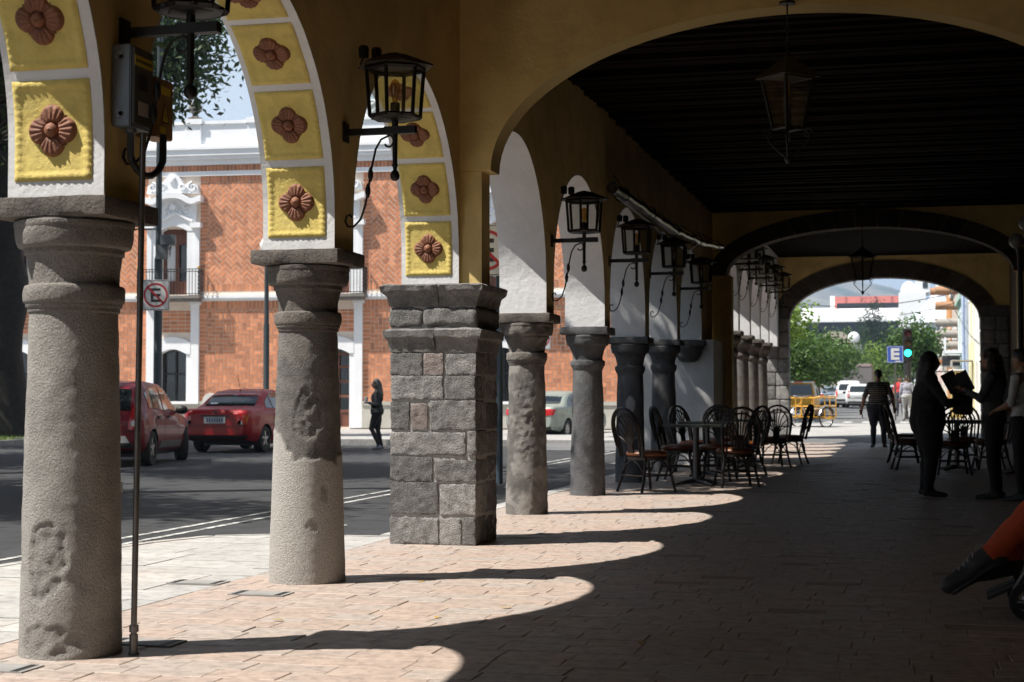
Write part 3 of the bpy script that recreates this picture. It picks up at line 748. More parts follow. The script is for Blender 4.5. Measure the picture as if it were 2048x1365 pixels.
for ci, c in enumerate(UC):
    door = ci == 2
    # lower frame
    f = MB(); zb = .1 if door else .99
    for s in (-1, 1):
        f.bx(*sorted((c+s*.95, c+s*.66)), -.09, .3, zb, 4.3); f.bx(*sorted((c+s*.66, c+s*.50)), -.06, .3, zb, 3.0)
        f.bx(*sorted((c+s*1.02, c+s*.62)), -.13, .1, 4.3, 4.43)
    n = 16
    arcp = [(c-.5+1.0*k/n, 2.62+.16*math.sin(PI*k/n)) for k in range(n+1)]
    f.prism([(c-.66, 2.62), *arcp, (c+.66, 2.62), (c+.66, 3.02), *[(c+.66-1.32*k/n, 3.02+.18*math.sin(PI*k/n)) for k in range(1, n)], (c-.66, 3.02)][::-1], -.10, .3, 'xz')
    if not door: f.bx(c-1.0, c+1.0, -.22, .3, .90, .985)
    fr = f.build('window_surround' if not door else 'door_surround', trim, bh)
    g = MB(); g.bx(c-.5, c+.5, .34, .36, zb, 2.8); g.build('pane' if not door else 'door_pane', pane_m, fr)
    if door:
        d = MB()
        for s in (-1, 1):
            d.bx(*sorted((c+s*.5, c+s*.43)), .24, .33, .1, 2.7); d.bx(*sorted((c+s*.01, c+s*.07)), .24, .33, .1, 2.7)
            for z in (.1, .62, 1.12, 1.62, 2.12, 2.55): d.bx(*sorted((c+s*.07, c+s*.43)), .25, .33, z, z+.09)
            d.bx(*sorted((c+s*.07, c+s*.43)), .28, .33, .19, .62)
        d.build('door_leaf', door_wood, bh)
    else:
        d = MB()                                  # wrought grille with scrolls
        for k in range(9): d.tube([(c-.44+.11*k, .2, 1.0), (c-.44+.11*k, .2, 1.55+.1*math.sin(k))], .008, 5)
        d.build('window_grille', iron, fr)
        k_ = MB()
        for s in (-1, 1): k_.bx(*sorted((c+s*.47, c+s*.40)), .27, .33, .99, 2.7)
        k_.bx(c-.03, c+.03, .27, .33, .99, 2.7); k_.bx(c-.4, c+.4, .27, .33, 1.9, 1.97); k_.build('sash', black, fr)
    # upper window
    f = MB()
    for s in (-1, 1):
        f.bx(*sorted((c+s*.95, c+s*.78)), -.09, .3, 4.66, 7.15); f.bx(*sorted((c+s*.78, c+s*.5)), -.06, .3, 4.66, 7.1)
        f.bx(*sorted((c+s*1.04, c+s*.66)), -.24, .05, 6.95, 7.12)
    arcp = [(c-.5+1.0*k/n, 6.86+.17*math.sin(PI*k/n)) for k in range(n+1)]
    f.prism([(c-.8, 6.86), *arcp, (c+.8, 6.86), (c+.86, 8.0), (c-.86, 8.0)][::-1], -.08, .3, 'xz')
    # hood: swept moulding and broken curly pediment
    hood = [(c-1.08+2.16*k/30, 8.0+.05*math.cos(6*PI*k/30)-(.16*math.sin(PI*k/30)**2 if 0 else 0)+.22*math.exp(-((k-15)/4.5)**2)) for k in range(31)]
    f.prism([(x, z) for x, z in hood][::-1]+[(x, z-.2) for x, z in hood], -.34, .05, 'xz')
    eye = [(c-.52+1.24*k/20, 7.2+.24*math.sin(PI*k/20)**2) for k in range(21)]
    f.tube([(x, -.12, z) for x, z in eye], .05, 6)
    top = [(c-.95, 8.15), (c-.9, 8.42), (c-.52, 8.52), (c-.42, 8.42), (c-.3, 8.62), (c-.12, 8.82), (c, 8.86), (c+.12, 8.82), (c+.3, 8.62), (c+.42, 8.42), (c+.62, 8.52), (c+.9, 8.42), (c+.95, 8.15)]
    f.prism(top[::-1], -.16, .02, 'xz')
    fr = f.build('window_surround', trim, bh)
    sc2 = MB()
    for s in (-1, 1):
        scroll(c+s*.72, 8.36, .16, 1.5, s, y=-.18, th=.045, ph=PI/2); scroll(c+s*.36, 8.38, .12, 1.4, -s, y=-.18, th=.035, ph=0)
        pass
    sc2.ball((c, -.18, 8.6), (.13, .06, .17), 10); sc2.build('pediment_ornament', trim, fr, smooth=60); sc2 = MB()
    for s in (-1, 1):
        scroll(c+s*.22, 7.62, .12, 1.4, s, y=-.1, th=.03, ph=PI/2); scroll(c+s*.46, 7.72, .09, 1.4, -s, y=-.1, th=.03, ph=0)
        for k in range(3): sc2.ball((c+s*(.12+.17*k), -.12, 7.45+.03*k), (.07, .04, .05), 8)
    sc2.ball((c, -.12, 7.7), (.12, .05, .14), 10)
    sc2.build('stucco_ornament', trim, fr, smooth=60)
    MB().bx(c-.5, c+.5, .42, .44, 4.62, 7.05).build('pane', pane_m, fr)
    d = MB(); d.bx(c-.5, c+.5, .30, .40, 6.42, 6.98, 0); 
    for s in (-1, 1): d.bx(*sorted((c+s*.5, c+s*.42)), .3, .4, 4.62, 6.42)
    d.bx(c-.06, c+.06, .3, .4, 4.62, 6.42); d.bx(c-.42, c-.06, .33, .4, 4.62, 5.15); d.bx(c+.06, c+.42, .33, .4, 4.62, 5.15)
    for k in range(5): d.bx(c-.48, c+.48, .285, .30, 6.46+k*.1, 6.52+k*.1)
    d.build('balcony_door', door_wood, fr)
    MB().bx(c-.40, c-.07, .405, .415, 5.16, 6.4).build('curtain', trim, fr)
    # balcony
    bl = MB().bx(c-1.14, c+1.14, -.56, -.07, 4.50, 4.60).bx(c-1.06, c+1.06, -.48, -.08, 4.40, 4.499).build('balcony', slab_m, bh)
    ra = MB()
    for (p, q) in (((c-1.1, -.52), (c+1.1, -.52)), ((c-1.1, -.52), (c-1.1, -.06)), ((c+1.1, -.52), (c+1.1, -.06))):
        for z in (4.66, 5.42, 5.5): ra.tube([(p[0], p[1], z), (q[0], q[1], z)], .016, 5)
        nn = 20 if p[1] == q[1] else 5
        for k in range(nn+1):
            x, y_ = p[0]+(q[0]-p[0])*k/nn, p[1]+(q[1]-p[1])*k/nn; ra.tube([(x, y_, 4.6), (x, y_, 5.5)], .011, 5)
    for s in (-1, 1):
        for k in range(6):
            zc = 4.72+k*.13; ra.tube([(c+s*1.1, -.52+.05*math.cos(a), zc+.05*math.sin(a)) for a in [2*PI*j/8 for j in range(9)]], .008, 4)
    ra.build('railing', iron, bl)
    kn = MB()
    for s in (-1, 1): kn.ball((c+s*1.1, -.52, 5.55), .05, 8)
    kn.build('brass_knob', brass, bl)
urn = MB().lathe([(.24, 0), (.26, .06), (.12, .12), (.09, .2), (.2, .3), (.25, .42), (.2, .54), (.08, .62), (.06, .7), (.12, .76), (.05, .84), (.02, .92)], (-10.95, .06, 10.70), 20)
urn.build('stone_finial', slab_m, bh, smooth=50)
tag(sheet('far_sidewalk', concrete, 0, 1, 0, 1, 0), kind='structure'); fs = bpy.data.objects['far_sidewalk']
v_ = [(-24, -12.6), (5, -12.6), (9, -8), (9, .3), (-24, .3)]; v_ = [FO+RV*a+Vector((-RV.y, RV.x, 0))*b_ for a, b_ in v_]
me = bpy.data.meshes.new('far_sidewalk'); me.from_pydata([(p.x, p.y, z) for z in (.06, -.2) for p in v_], [], [(0, 1, 2, 3, 4)]+[(i, i+5, (i+1) % 5+5, (i+1) % 5) for i in range(5)]); me.materials.append(concrete); fs.data = me

# curly white bench backs and pale blocks along the house
def place(o, u, v, z=.06, rz=0):
    p = FO+RV*u+Vector((-RV.y, RV.x, 0))*v; o.location = (p.x, p.y, z); o.rotation_euler = (0, 0, HA+rz); return o
for i, (u, lb) in enumerate(((-9.37, 'white scroll topped stone bench back behind the red sedan'), (1.55, 'white scroll topped stone bench back behind the silver green car'))):
    t = thing('stone_bench', lb, 'bench', group='scroll backed benches along the brick house'); place(t, u, -1.9)
    pr_ = [(-.52, .55), (-.52, .78), (-.5, .84), (-.52, 1.0), (-.42, 1.16), (-.24, 1.22), (-.08, 1.15), (0, 1.1), (.08, 1.15), (.24, 1.22), (.42, 1.16), (.52, 1.0), (.5, .84), (.62, .78), (.62, .55)]
    MB().prism(pr_[::-1], 0, .2, 'xz').build('backrest', grey_block, t, bevel=.03)
    MB().box((0, -.2, .44), (1.5, .6, .14)).build('seat', grey_block, t, bevel=.02)
    b = MB()
    for s in (-1, 1): b.box((s*.55, -.15, .19), (.3, .42, .36))
    b = MB().box((-.55, -.15, .185), (.3, .42, .37)).build('leg', grey_block, t, bevel=.02); MB().box((.55, -.15, .185), (.3, .42, .37)).build('leg', grey_block, t, bevel=.02)
for i, (u, v, w, lb) in enumerate(((-6.75, -9.6, .78, 'pale stone cube on the far pavement, left of the woman in black'), (-7.45, -7.6, .7, 'paler stone cube half hidden behind the dark worn column'), (-5.9, -8.6, .9, 'low pale stone block behind the woman in black'))):
    o = MB().rough((0, 0, .29), (w, .62, .58), .006, 300+i, .05, .02, 5).build('stone_block', grey_block, None, smooth=50); place(o, u, v)
    tag(o, lb, 'block', 'stone blocks on the far pavement')

# ------------------------------------------------------------------ vehicles
def carpaint(n, c, metal=.25): return mat(n, c, tuple(q*.9 for q in c), .45, metal*.3, scale=1.5, clear=.35, spec=.2)
tyre_m = mat('tyre_rubber', (.014, .014, .015), (.02, .02, .02), .85, scale=12)
alloy = mat('alloy_rim', (.42, .43, .45), None, .3, .8)
trimblack = mat('black_trim', (.016, .016, .017), None, .55)
carglass = mat('car_glass', (.010, .013, .014), None, .05, spec=.9, clear=.5)
red_lens = mat('red_lamp_lens', (.42, .010, .012), None, .2, clear=.6)
clear_lens = mat('clear_lamp_lens', (.55, .55, .56), None, .2, clear=.6)
amber_lens = mat('amber_lamp_lens', (.55, .16, .02), None, .2, clear=.6)
plate_m = mat('licence_plate', (.62, .63, .65), None, .5)
plate_ink = mat('plate_print', (.05, .09, .2), None, .5)
chrome = mat('chrome', (.6, .6, .62), None, .15, 1)
def interp(tab, x):
    for i in range(len(tab)-1):
        if x <= tab[i+1][0]:
            a, b = tab[i], tab[i+1]; t = (x-a[0])/(b[0]-a[0]) if b[0] > a[0] else 0
            t = t*t*(3-2*t)*.5+t*.5
            return a[1]+(b[1]-a[1])*t
    return tab[-1][1]
def strip_obj(name, bvh, poly2, axis, sgn, m, parent, off=.006, th=.004, dens=.09, inner=False):
    """a patch that lies on the body: outline in side (x,z) or end (y,z) or top (x,y) view, projected onto the body surface"""
    us = [p[0] for p in poly2]; vs_ = [p[1] for p in poly2]
    bm = bmesh.new(); n = len(poly2)
    ring = []
    for i in range(n):
        a, b = poly2[i], poly2[(i+1) % n]; k = max(1, int(math.hypot(b[0]-a[0], b[1]-a[1])/dens))
        ring += [(a[0]+(b[0]-a[0])*j/k, a[1]+(b[1]-a[1])*j/k) for j in range(k)]
    vv = [bm.verts.new((p[0], p[1], 0)) for p in ring]; bm.faces.new(vv)
    for axn in ((1, 0, 0), (0, 1, 0)):
        lo, hi = (min(us), max(us)) if axn[0] else (min(vs_), max(vs_)); k = int((hi-lo)/dens)
        for i in range(1, k+1):
            q = lo+(hi-lo)*i/(k+1)
            bmesh.ops.bisect_plane(bm, geom=bm.verts[:]+bm.edges[:]+bm.faces[:], plane_co=(q, q, 0), plane_no=axn)
    for v in bm.verts:
        p, q = v.co.x, v.co.y
        if axis == 'y': o, d = Vector((p, sgn*3, q)), Vector((0, -sgn, 0))
        elif axis == 'x': o, d = Vector((sgn*9, p, q)), Vector((-sgn, 0, 0))
        else: o, d = Vector((p, q, 5)), Vector((0, 0, -1))
        hit, nr, _, _ = bvh.ray_cast(o, d)
        if hit is None:
            near = bvh.find_nearest(Vector((p, sgn*.8, q)) if axis == 'y' else (Vector((sgn*2, p, q)) if axis == 'x' else Vector((p, q, 1))))
            hit, nr = near[0], near[1]
        v.co = hit-d*off
    r = bmesh.ops.extrude_face_region(bm, geom=bm.faces[:]); 
    for v in [g for g in r['geom'] if isinstance(g, bmesh.types.BMVert)]:
        v.co += (Vector((0, sgn, 0)) if axis == 'y' else (Vector((sgn, 0, 0)) if axis == 'x' else Vector((0, 0, 1))))*th
    bmesh.ops.recalc_face_normals(bm, faces=bm.faces[:])
    me = bpy.data.meshes.new(name); bm.to_mesh(me); bm.free(); me.materials.append(m)
    me.polygons.foreach_set('use_smooth', [True]*len(me.polygons)); me.set_sharp_from_angle(angle=R(40))
    o = bpy.data.objects.new(name, me); COL.objects.link(o); o.parent = parent; return o
def wheel(parent, x, y, r, w, sgn, steer=0, spokes=5, rimm=None):
    wh = MB().lathe([(r*.62, -w/2), (r*.93, -w/2), (r, -w*.33), (r, w*.33), (r*.93, w/2), (r*.62, w/2)], (0, 0, 0), 36, axis='y', cap=False)
    o = wh.build('wheel', tyre_m, parent, smooth=40); o.location = (x, y, r); o.rotation_euler = (0, 0, steer)
    b = MB(); yo = sgn*w*.38
    b.lathe([(r*.60, -w*.4), (r*.66, -w*.42), (r*.66, w*.42), (r*.60, w*.42)], (0, 0, 0), 36, axis='y', cap=False)
    for k in range(spokes):
        a = 2*PI*k/spokes; rot = Matrix.Rotation(a, 3, 'Y')
        b.box(rot @ Vector((0, yo, r*.36)), (r*.17, w*.10, r*.58), rot)
    b.lathe([(.01, yo-.02), (r*.16, yo-.02), (r*.16, yo+.02), (.01, yo+.02)], (0, 0, 0), 16, axis='y')
    b.build('rim', rimm or alloy, o, smooth=40)
    MB().lathe([(.01, -.01), (r*.58, -.01), (r*.58, .01), (.01, .01)], (0, yo*.3, 0), 24, axis='y').build('brake_disc', trimblack, o)
    return o
def car(name, label, cat, loc, rz, spec, paint, group=None):
    """x runs from the tail (0) forward, y to the left, z up; root at the middle of the rear axle on the ground"""
    L, HW = spec['L'], spec['W']/2; ax0, ax1, wr = spec['ax0'], spec['ax1'], spec['wr']
    t = thing(name, label, cat, loc, rz, group)
    top, belt = spec['top'], spec['belt']; plan = spec['plan']; bot = spec['bot']; rw_ = spec.get('roofw', .76)
    N = 72; rows = []; xs = [L*(.5-.5*math.cos(PI*i/N)) for i in range(N+1)]
    for x in xs:
        w = HW*interp(plan, x/L); zt, zb, z0 = interp(top, x/L), interp(belt, x/L), interp(bot, x/L)
        zt = max(zt, zb+.02); gh = sstep((zt-zb-.03)/.35)
        wt = w*(rw_ if gh > 0 else .9)*gh + w*.86*(1-gh)
        cr = [(0, z0), (w*.55, z0), (w*.88, z0+.02), (w*.97, z0+.10), (w*1.0, z0+.25*(zb-z0)+.05), (w*1.0, z0+.62*(zb-z0)), (w*.985, zb-.05), (w*.955, zb)]
        cr += [(w*.955+(wt-w*.955)*.35, zb+(zt-zb)*.38), (w*.955+(wt-w*.955)*.8, zb+(zt-zb)*.78), (wt*.93, zb+(zt-zb)*.94), (wt*.72, zb+(zt-zb)*.99), (wt*.35, zt), (0, zt+.004)]
        rows.append([(x-ax0, y, z) for (y, z) in cr]+[(x-ax0, -y, z) for (y, z) in cr[-2:0:-1]])
    b = MB(); n = len(rows[0])
    for r_ in rows: b.v += r_
    b.f = [(i*n+k, (i+1)*n+k, (i+1)*n+(k+1) % n, i*n+(k+1) % n) for i in range(N) for k in range(n)]+[tuple(range(n)), tuple(range(N*n, (N+1)*n))[::-1]]
    me = bpy.data.meshes.new('body'); me.from_pydata(b.v, [], b.f); bm = bmesh.new(); bm.from_mesh(me); bmesh.ops.recalc_face_normals(bm, faces=bm.faces[:]); bvh = BVHTree.FromBMesh(bm); bm.to_mesh(me); bm.free()
    body = bpy.data.objects.new('body', me); COL.objects.link(body)
    cut = MB(); ar = wr*1.13
    for xx in (0, ax1-ax0):
        for s in (-1, 1): cut.lathe([(.001, -.17), (ar, -.17), (ar, .3), (.001, .3)] if s > 0 else [(.001, -.3), (ar, -.3), (ar, .17), (.001, .17)], (xx, s*(HW-.12), wr), 36, axis='y')
    cm = bpy.data.meshes.new('cut'); cm.from_pydata(cut.v, [], cut.f); bm = bmesh.new(); bm.from_mesh(cm); bmesh.ops.recalc_face_normals(bm, faces=bm.faces[:]); bm.to_mesh(cm); bm.free()
    co = bpy.data.objects.new('cut', cm); COL.objects.link(co)
    md = body.modifiers.new('b', 'BOOLEAN'); md.object = co; md.operation = 'DIFFERENCE'; md.solver = 'EXACT'
    dg = bpy.context.evaluated_depsgraph_get(); nm = bpy.data.meshes.new_from_object(body.evaluated_get(dg)); body.modifiers.clear()
    body.data = nm; bpy.data.objects.remove(co); nm.materials.clear(); nm.materials.append(paint); nm.materials.append(trimblack)
    for p in nm.polygons:
        c_ = p.center; p.use_smooth = True
        inw = any(math.hypot(c_.x-xx, c_.z-wr) < ar*.999 for xx in (0, ax1-ax0)) and abs(c_.y) > HW-.33
        p.material_index = 1 if (inw and abs(p.normal.y) < .98 and min(abs(math.hypot(c_.x-xx, c_.z-wr)-ar) for xx in (0, ax1-ax0)) < .03) or (inw and abs(c_.y) < HW-.2) or p.normal.z < -.8 else 0
    nm.set_sharp_from_angle(angle=R(38)); body.parent = t
    sh = -ax0
    def P(pl): return [(a*L+sh, z) for a, z in pl]
    for s in (-1, 1):
        for pl in spec['sidewin']: strip_obj('side_window', bvh, P(pl), 'y', s, carglass, t)
        for pl in spec.get('seams', []): strip_obj('door_seam', bvh, P(pl), 'y', s, trimblack, t, off=.002, th=.001)
        for pl in spec.get('handles', []): strip_obj('door_handle', bvh, P(pl), 'y', s, spec.get('handle_m', trimblack), t, off=.004, th=.03)
        if 'skirt' in spec: strip_obj('side_skirt', bvh, P(spec['skirt']), 'y', s, spec.get('skirt_m', trimblack), t, off=.004, th=.012)
    strip_obj('rear_window', bvh, spec['rearwin'], 'x', -1, carglass, t)
    strip_obj('windscreen', bvh, spec['frontwin'], 'x', 1, carglass, t)
    for (pl, m_) in spec['lamps']:
        for s in (-1, 1): strip_obj('tail_lamp', bvh, [(s*y, z) for y, z in pl], 'x', -1, m_, t, off=.008, th=.012, dens=.06)
    for (pl, m_, nm_) in spec.get('rear', []): strip_obj(nm_, bvh, pl, 'x', -1, m_, t, off=.006, th=.01)
    for pl in spec.get('head', [[(HW*.5, .62), (HW*.88, .64), (HW*.88, .76), (HW*.55, .74)]]):
        for s in (-1, 1): strip_obj('headlight', bvh, [(s*y, z) for y, z in pl], 'x', 1, clear_lens, t, off=.006, th=.01)
    for (x, st_) in ((0, 0), (ax1-ax0, spec.get('steer', 0))):
        for s in (-1, 1): wheel(t, x, s*(HW-.115), wr, .2, s, st_, spec.get('spokes', 5), spec.get('rim'))
    for s in (-1, 1):
        xm = spec['mirror']*L+sh; zm = interp(belt, spec['mirror'])+.06; hit = bvh.ray_cast(Vector((xm, s*3, zm-.08)), Vector((0, -s, 0)))[0]
        yb = abs(hit.y) if hit else HW*.9
        MB().ball((xm, s*(yb+.12), zm), (.07, .12, .085), 12).tube([(xm, s*(yb-.03), zm-.05), (xm, s*(yb+.1), zm-.02)], .02, 6).build('wing_mirror', trimblack, t, smooth=60)
    MB().bx(-.2, ax1-ax0+.2, -HW*.7, HW*.7, .16, .30).build('underbody', trimblack, t)
    if 'antenna' in spec:
        xa = spec['antenna']*L+sh; za = interp(top, spec['antenna']); MB().tube([(xa, 0, za-.01), (xa-.16, 0, za+.36)], .006, 5).ball((xa, 0, za), (.03, .02, .02), 8).build('antenna', trimblack, t)
    t['_bvh'] = 0
    del t['_bvh']
    return t, bvh
PLAN = [(0, .80), (.012, .90), (.05, .965), (.18, 1), (.8, 1), (.93, .93), (.975, .82), (1, .62)]
BOT = [(0, .36), (.03, .27), (.12, .22), (.88, .20), (.97, .24), (1, .32)]
hatch = dict(L=4.02, W=1.75, ax0=.72, ax1=3.31, wr=.315, plan=PLAN, bot=BOT, roofw=.78,
    belt=[(0, .80), (.03, .93), (.10, .98), (.62, .93), (.76, .88), (.93, .74), (1, .55)],
    top=[(0, .82), (.018, .95), (.06, 1.18), (.115, 1.42), (.18, 1.50), (.33, 1.53), (.48, 1.50), (.56, 1.40), (.66, 1.16), (.745, .93), (.80, .90), (.94, .77), (1, .56)],
    sidewin=[[(.145, 1.04), (.135, 1.30), (.21, 1.40), (.215, 1.03)], [(.225, 1.03), (.22, 1.405), (.36, 1.43), (.375, 1.0)], [(.395, 1.0), (.385, 1.43), (.50, 1.395), (.60, 1.15), (.655, .975)]],
    seams=[[(.385, .32), (.388, .32), (.385, .99), (.381, .99)], [(.22, .55), (.224, .55), (.222, 1.0), (.217, 1.0)], [(.655, .32), (.659, .32), (.662, .95), (.657, .95)], [(.20, .665), (.93, .625), (.93, .632), (.20, .672)]],
    handles=[[(.25, .86), (.30, .855), (.30, .885), (.25, .89)], [(.43, .85), (.48, .845), (.48, .875), (.43, .88)]], skirt=[(.29, .30), (.70, .29), (.69, .42), (.30, .44)], skirt_m=mat('grey_skirt', (.10, .10, .105), None, .5),
    rearwin=[(-.60, 1.00), (.60, 1.00), (.54, 1.38), (-.54, 1.38)], frontwin=[(-.60, .98), (.60, .98), (.52, 1.38), (-.52, 1.38)],
    lamps=[([(.60, .66), (.73, .66), (.76, .84), (.70, 1.12), (.66, 1.16), (.61, .90)], red_lens), ([(.615, .72), (.72, .72), (.735, .83), (.625, .83)], clear_lens)],
    rear=[([(-.70, .335), (.70, .335), (.66, .43), (-.66, .43)], trimblack, 'bumper_insert'), ([(-.30, .43), (-.62, .43), (-.55, .55), (-.30, .55)][::-1], clear_lens, 'silver_panel'), ([(.30, .43), (.62, .43), (.55, .55), (.30, .55)], clear_lens, 'silver_panel'), ([(-.26, .68), (.26, .68), (.26, .80), (-.26, .80)], plate_m, 'licence_plate'), ([(-.72, .64), (.72, .64), (.72, .648), (-.72, .648)], trimblack, 'hatch_seam')],
    mirror=.615, steer=R(22), antenna=.2)
sedan = dict(L=4.36, W=1.67, ax0=.93, ax1=3.39, wr=.30, plan=PLAN, bot=BOT, roofw=.76,
    belt=[(0, .84), (.02, .93), (.16, .955), (.62, .90), (.75, .87), (.94, .72), (1, .52)],
    top=[(0, .86), (.015, .955), (.04, .985), (.15, .99), (.19, 1.06), (.27, 1.30), (.33, 1.39), (.44, 1.425), (.54, 1.39), (.61, 1.28), (.69, 1.04), (.74, .90), (.80, .86), (.95, .74), (1, .53)],
    sidewin=[[(.235, 1.0), (.25, 1.13), (.30, 1.25), (.315, .99)], [(.325, .99), (.31, 1.27), (.345, 1.325), (.435, 1.345), (.44, .975)], [(.455, .975), (.45, 1.345), (.53, 1.315), (.60, 1.14), (.65, .955)]],
    seams=[[(.445, .3), (.448, .3), (.448, .96), (.445, .96)], [(.31, .55), (.3135, .55), (.3135, .98), (.31, .98)], [(.66, .3), (.663, .3), (.663, .94), (.66, .94)]],
    handles=[[(.335, .85), (.375, .85), (.375, .875), (.335, .875)], [(.47, .84), (.51, .84), (.51, .865), (.47, .865)]],
    rearwin=[(-.60, 1.04), (.60, 1.04), (.545, 1.31), (-.545, 1.31)], frontwin=[(-.58, .98), (.58, .98), (.52, 1.30), (-.52, 1.30)],
    lamps=[([(.53, .64), (.74, .64), (.77, .84), (.56, .90)], red_lens), ([(.545, .64), (.685, .64), (.69, .72), (.55, .72)], clear_lens), ([(.685, .65), (.745, .65), (.765, .83), (.70, .83)], amber_lens)],
    rear=[([(-.25, .66), (.25, .66), (.25, .80), (-.25, .80)], plate_m, 'licence_plate'), ([(-.32, .80), (.32, .80), (.32, .835), (-.32, .835)], trimblack, 'plate_recess'), ([(-.77, .60), (.77, .60), (.77, .61), (-.77, .61)], trimblack, 'bumper_seam'), ([(-.72, .30), (.72, .30), (.74, .40), (-.74, .40)], trimblack, 'bumper_insert'), ([(-.06, .89), (.06, .89), (.06, .97), (-.06, .97)], trimblack, 'boot_badge'), ([(.33, 1.06), (.52, 1.06), (.50, 1.11), (.32, 1.11)], clear_lens, 'window_sticker')],
    mirror=.64, antenna=.32)
def yaw(dx, dy): return math.atan2(dy, dx)
maroon = carpaint('maroon_paint', (.17, .005, .014)); redp = carpaint('red_paint', (.30, .005, .009)); sage = carpaint('sage_paint', (.26, .29, .26), .4)
whitep = carpaint('white_car_paint', (.62, .63, .64), 0); bluegrey = carpaint('blue_grey_paint', (.16, .20, .25)); silverp = carpaint('silver_paint', (.40, .41, .43), .5); yellowp = carpaint('yellow_car_paint', (.62, .33, .02), 0)
hrz = R(90+12.5)
hl = Vector((math.cos(hrz+PI/2), math.sin(hrz+PI/2), 0))
c0 = Vector((-13.28, 26.39, -.10))+hl*.76
hc, hb = car('parked_car', 'maroon hatchback with front wheels turned, partly behind the worn column and steel pole', 'car', c0, hrz, hatch, maroon)
c1 = Vector((-14.05, 33.45, -.10))+Vector((-.72, 0, 0))
sc3, sb = car('parked_car', 'bright red sedan seen from behind, with an antenna on its roof', 'car', c1, R(90), sedan, redp)
def lettering(body, text, size, parent, name, m, mw):
    cu = bpy.data.curves.new(name, 'FONT'); cu.body = text; cu.size = size; cu.extrude = .002; cu.align_x = 'CENTER'; cu.align_y = 'CENTER'
    o = bpy.data.objects.new(name, cu); COL.objects.link(o); dg = bpy.context.evaluated_depsgraph_get(); me = bpy.data.meshes.new_from_object(o.evaluated_get(dg)); bpy.data.objects.remove(o)
    me.materials.clear(); me.materials.append(m); o = bpy.data.objects.new(name, me); COL.objects.link(o); o.parent = parent; o.matrix_local = mw; return o
def rear_mat(bvh, y, z, off=.02):
    h, nr, _, _ = bvh.ray_cast(Vector((-9, y, z)), Vector((1, 0, 0))); return Matrix.Translation((h.x-off, y, z)) @ Matrix(((0, 0, -1, 0), (-1, 0, 0, 0), (0, 1, 0, 0), (0, 0, 0, 1)))
lettering(None, 'SANDERO', .085, hc, 'boot_lettering', chrome, rear_mat(hb, -.18, .86))
def plate_marks(t, bvh, z, y0=0):
    b = MB(); h = bvh.ray_cast(Vector((-9, 0, z)), Vector((1, 0, 0)))[0]; rr = random.Random(4)
    for k in range(7): b.bx(h.x-.022, h.x-.019, y0-.20+k*.058, y0-.20+k*.058+.034, z-.045, z+.035)
    b.bx(h.x-.022, h.x-.019, y0-.22, y0+.22, z+.045, z+.055); b.build('plate_marks', plate_ink, t)
plate_marks(sc3, sb, .73); plate_marks(hc, hb, .74)
c2 = Vector((-9.67, 45.4, -.10)); g_rz = R(90-10); gl = Vector((math.cos(g_rz+PI/2), math.sin(g_rz+PI/2), 0))
sage_spec = dict(sedan, L=4.5, lamps=[([(.42, .70), (.74, .72), (.78, .88), (.45, .92)], red_lens)], rear=[([(-.25, .62), (.25, .62), (.25, .76), (-.25, .76)], plate_m, 'licence_plate'), ([(-.72, .30), (.72, .30), (.74, .38), (-.74, .38)], trimblack, 'bumper_insert')], spokes=9)
sage_spec.pop('antenna')
car('parked_car', 'pale sage green sedan turning, seen between two dark columns', 'car', c2+gl*.72, g_rz, sage_spec, sage)

def pickup(label, loc, rz, paint, two_tone=None, group=None):
    """pickup truck seen from behind: cab with window, bed with tailgate"""
    t = thing('pickup_truck', label, 'pickup', loc, rz, group)
    b = MB()
    pr_ = [(-.9, .55), (-.9, 1.06), (1.32, 1.06), (1.5, 1.72), (1.75, 1.80), (2.5, 1.78), (3.15, 1.14), (4.1, 1.02), (4.22, .8), (4.22, .5)]
    def slab(y0, y1, poly): b.prism(poly[::-1], y0, y1, 'xz')
    slab(-.84, .84, [(1.3, .5), (1.3, 1.08), (3.15, 1.12), (4.1, 1.0), (4.22, .8), (4.22, .5)])
    b.build('body', paint, t, bevel=.06)
    b = MB(); sec = [(1.34, .80, 1.08), (1.46, .70, 1.70), (1.75, .66, 1.80), (2.45, .66, 1.79), (3.15, .78, 1.12)]
    vs = []
    for (x, w, z) in sec: vs += [(x, -w, z), (x, w, z)]
    vs += [(1.34, -.8, 1.05), (1.34, .8, 1.05), (3.15, -.78, 1.05), (3.15, .78, 1.05)]
    b.add(vs, [(0, 1, 3, 2), (2, 3, 5, 4), (4, 5, 7, 6), (6, 7, 9, 8), (0, 2, 4, 6, 8, 12, 10), (1, 11, 13, 9, 7, 5, 3)]); b.build('cab', two_tone or paint, t, bevel=.05)
    MB().add([(1.315, -.66, 1.16), (1.315, .66, 1.16), (1.41, .60, 1.62), (1.41, -.60, 1.62), (1.345, -.66, 1.16), (1.345, .66, 1.16), (1.44, .60, 1.62), (1.44, -.60, 1.62)], [(0, 1, 2, 3), (4, 7, 6, 5), (0, 4, 5, 1), (2, 6, 7, 3), (1, 5, 6, 2), (0, 3, 7, 4)]).build('rear_window', carglass, t)
    b = MB(); 
    for s in (-1, 1): b.bx(-.95, 1.28, *sorted((s*.84, s*.78)), .55, 1.08)
    b.bx(-.9, 1.28, -.78, .78, .55, .62); b.build('bed', paint, t, bevel=.02)
    MB().bx(-1.0, -.94, -.78, .78, .60, 1.07).build('tailgate', paint, t, bevel=.015)
    MB().bx(-1.12, -1.0, -.84, .84, .42, .56).build('bumper', trimblack, t, bevel=.02)
    for s in (-1, 1):
        MB().bx(-1.0, -.955, *sorted((s*.79, s*.84)), .7, 1.04).build('tail_lamp', red_lens, t)
        for x in (.1, 3.25): wheel(t, x, s*.74, .34, .22, s)
    return t
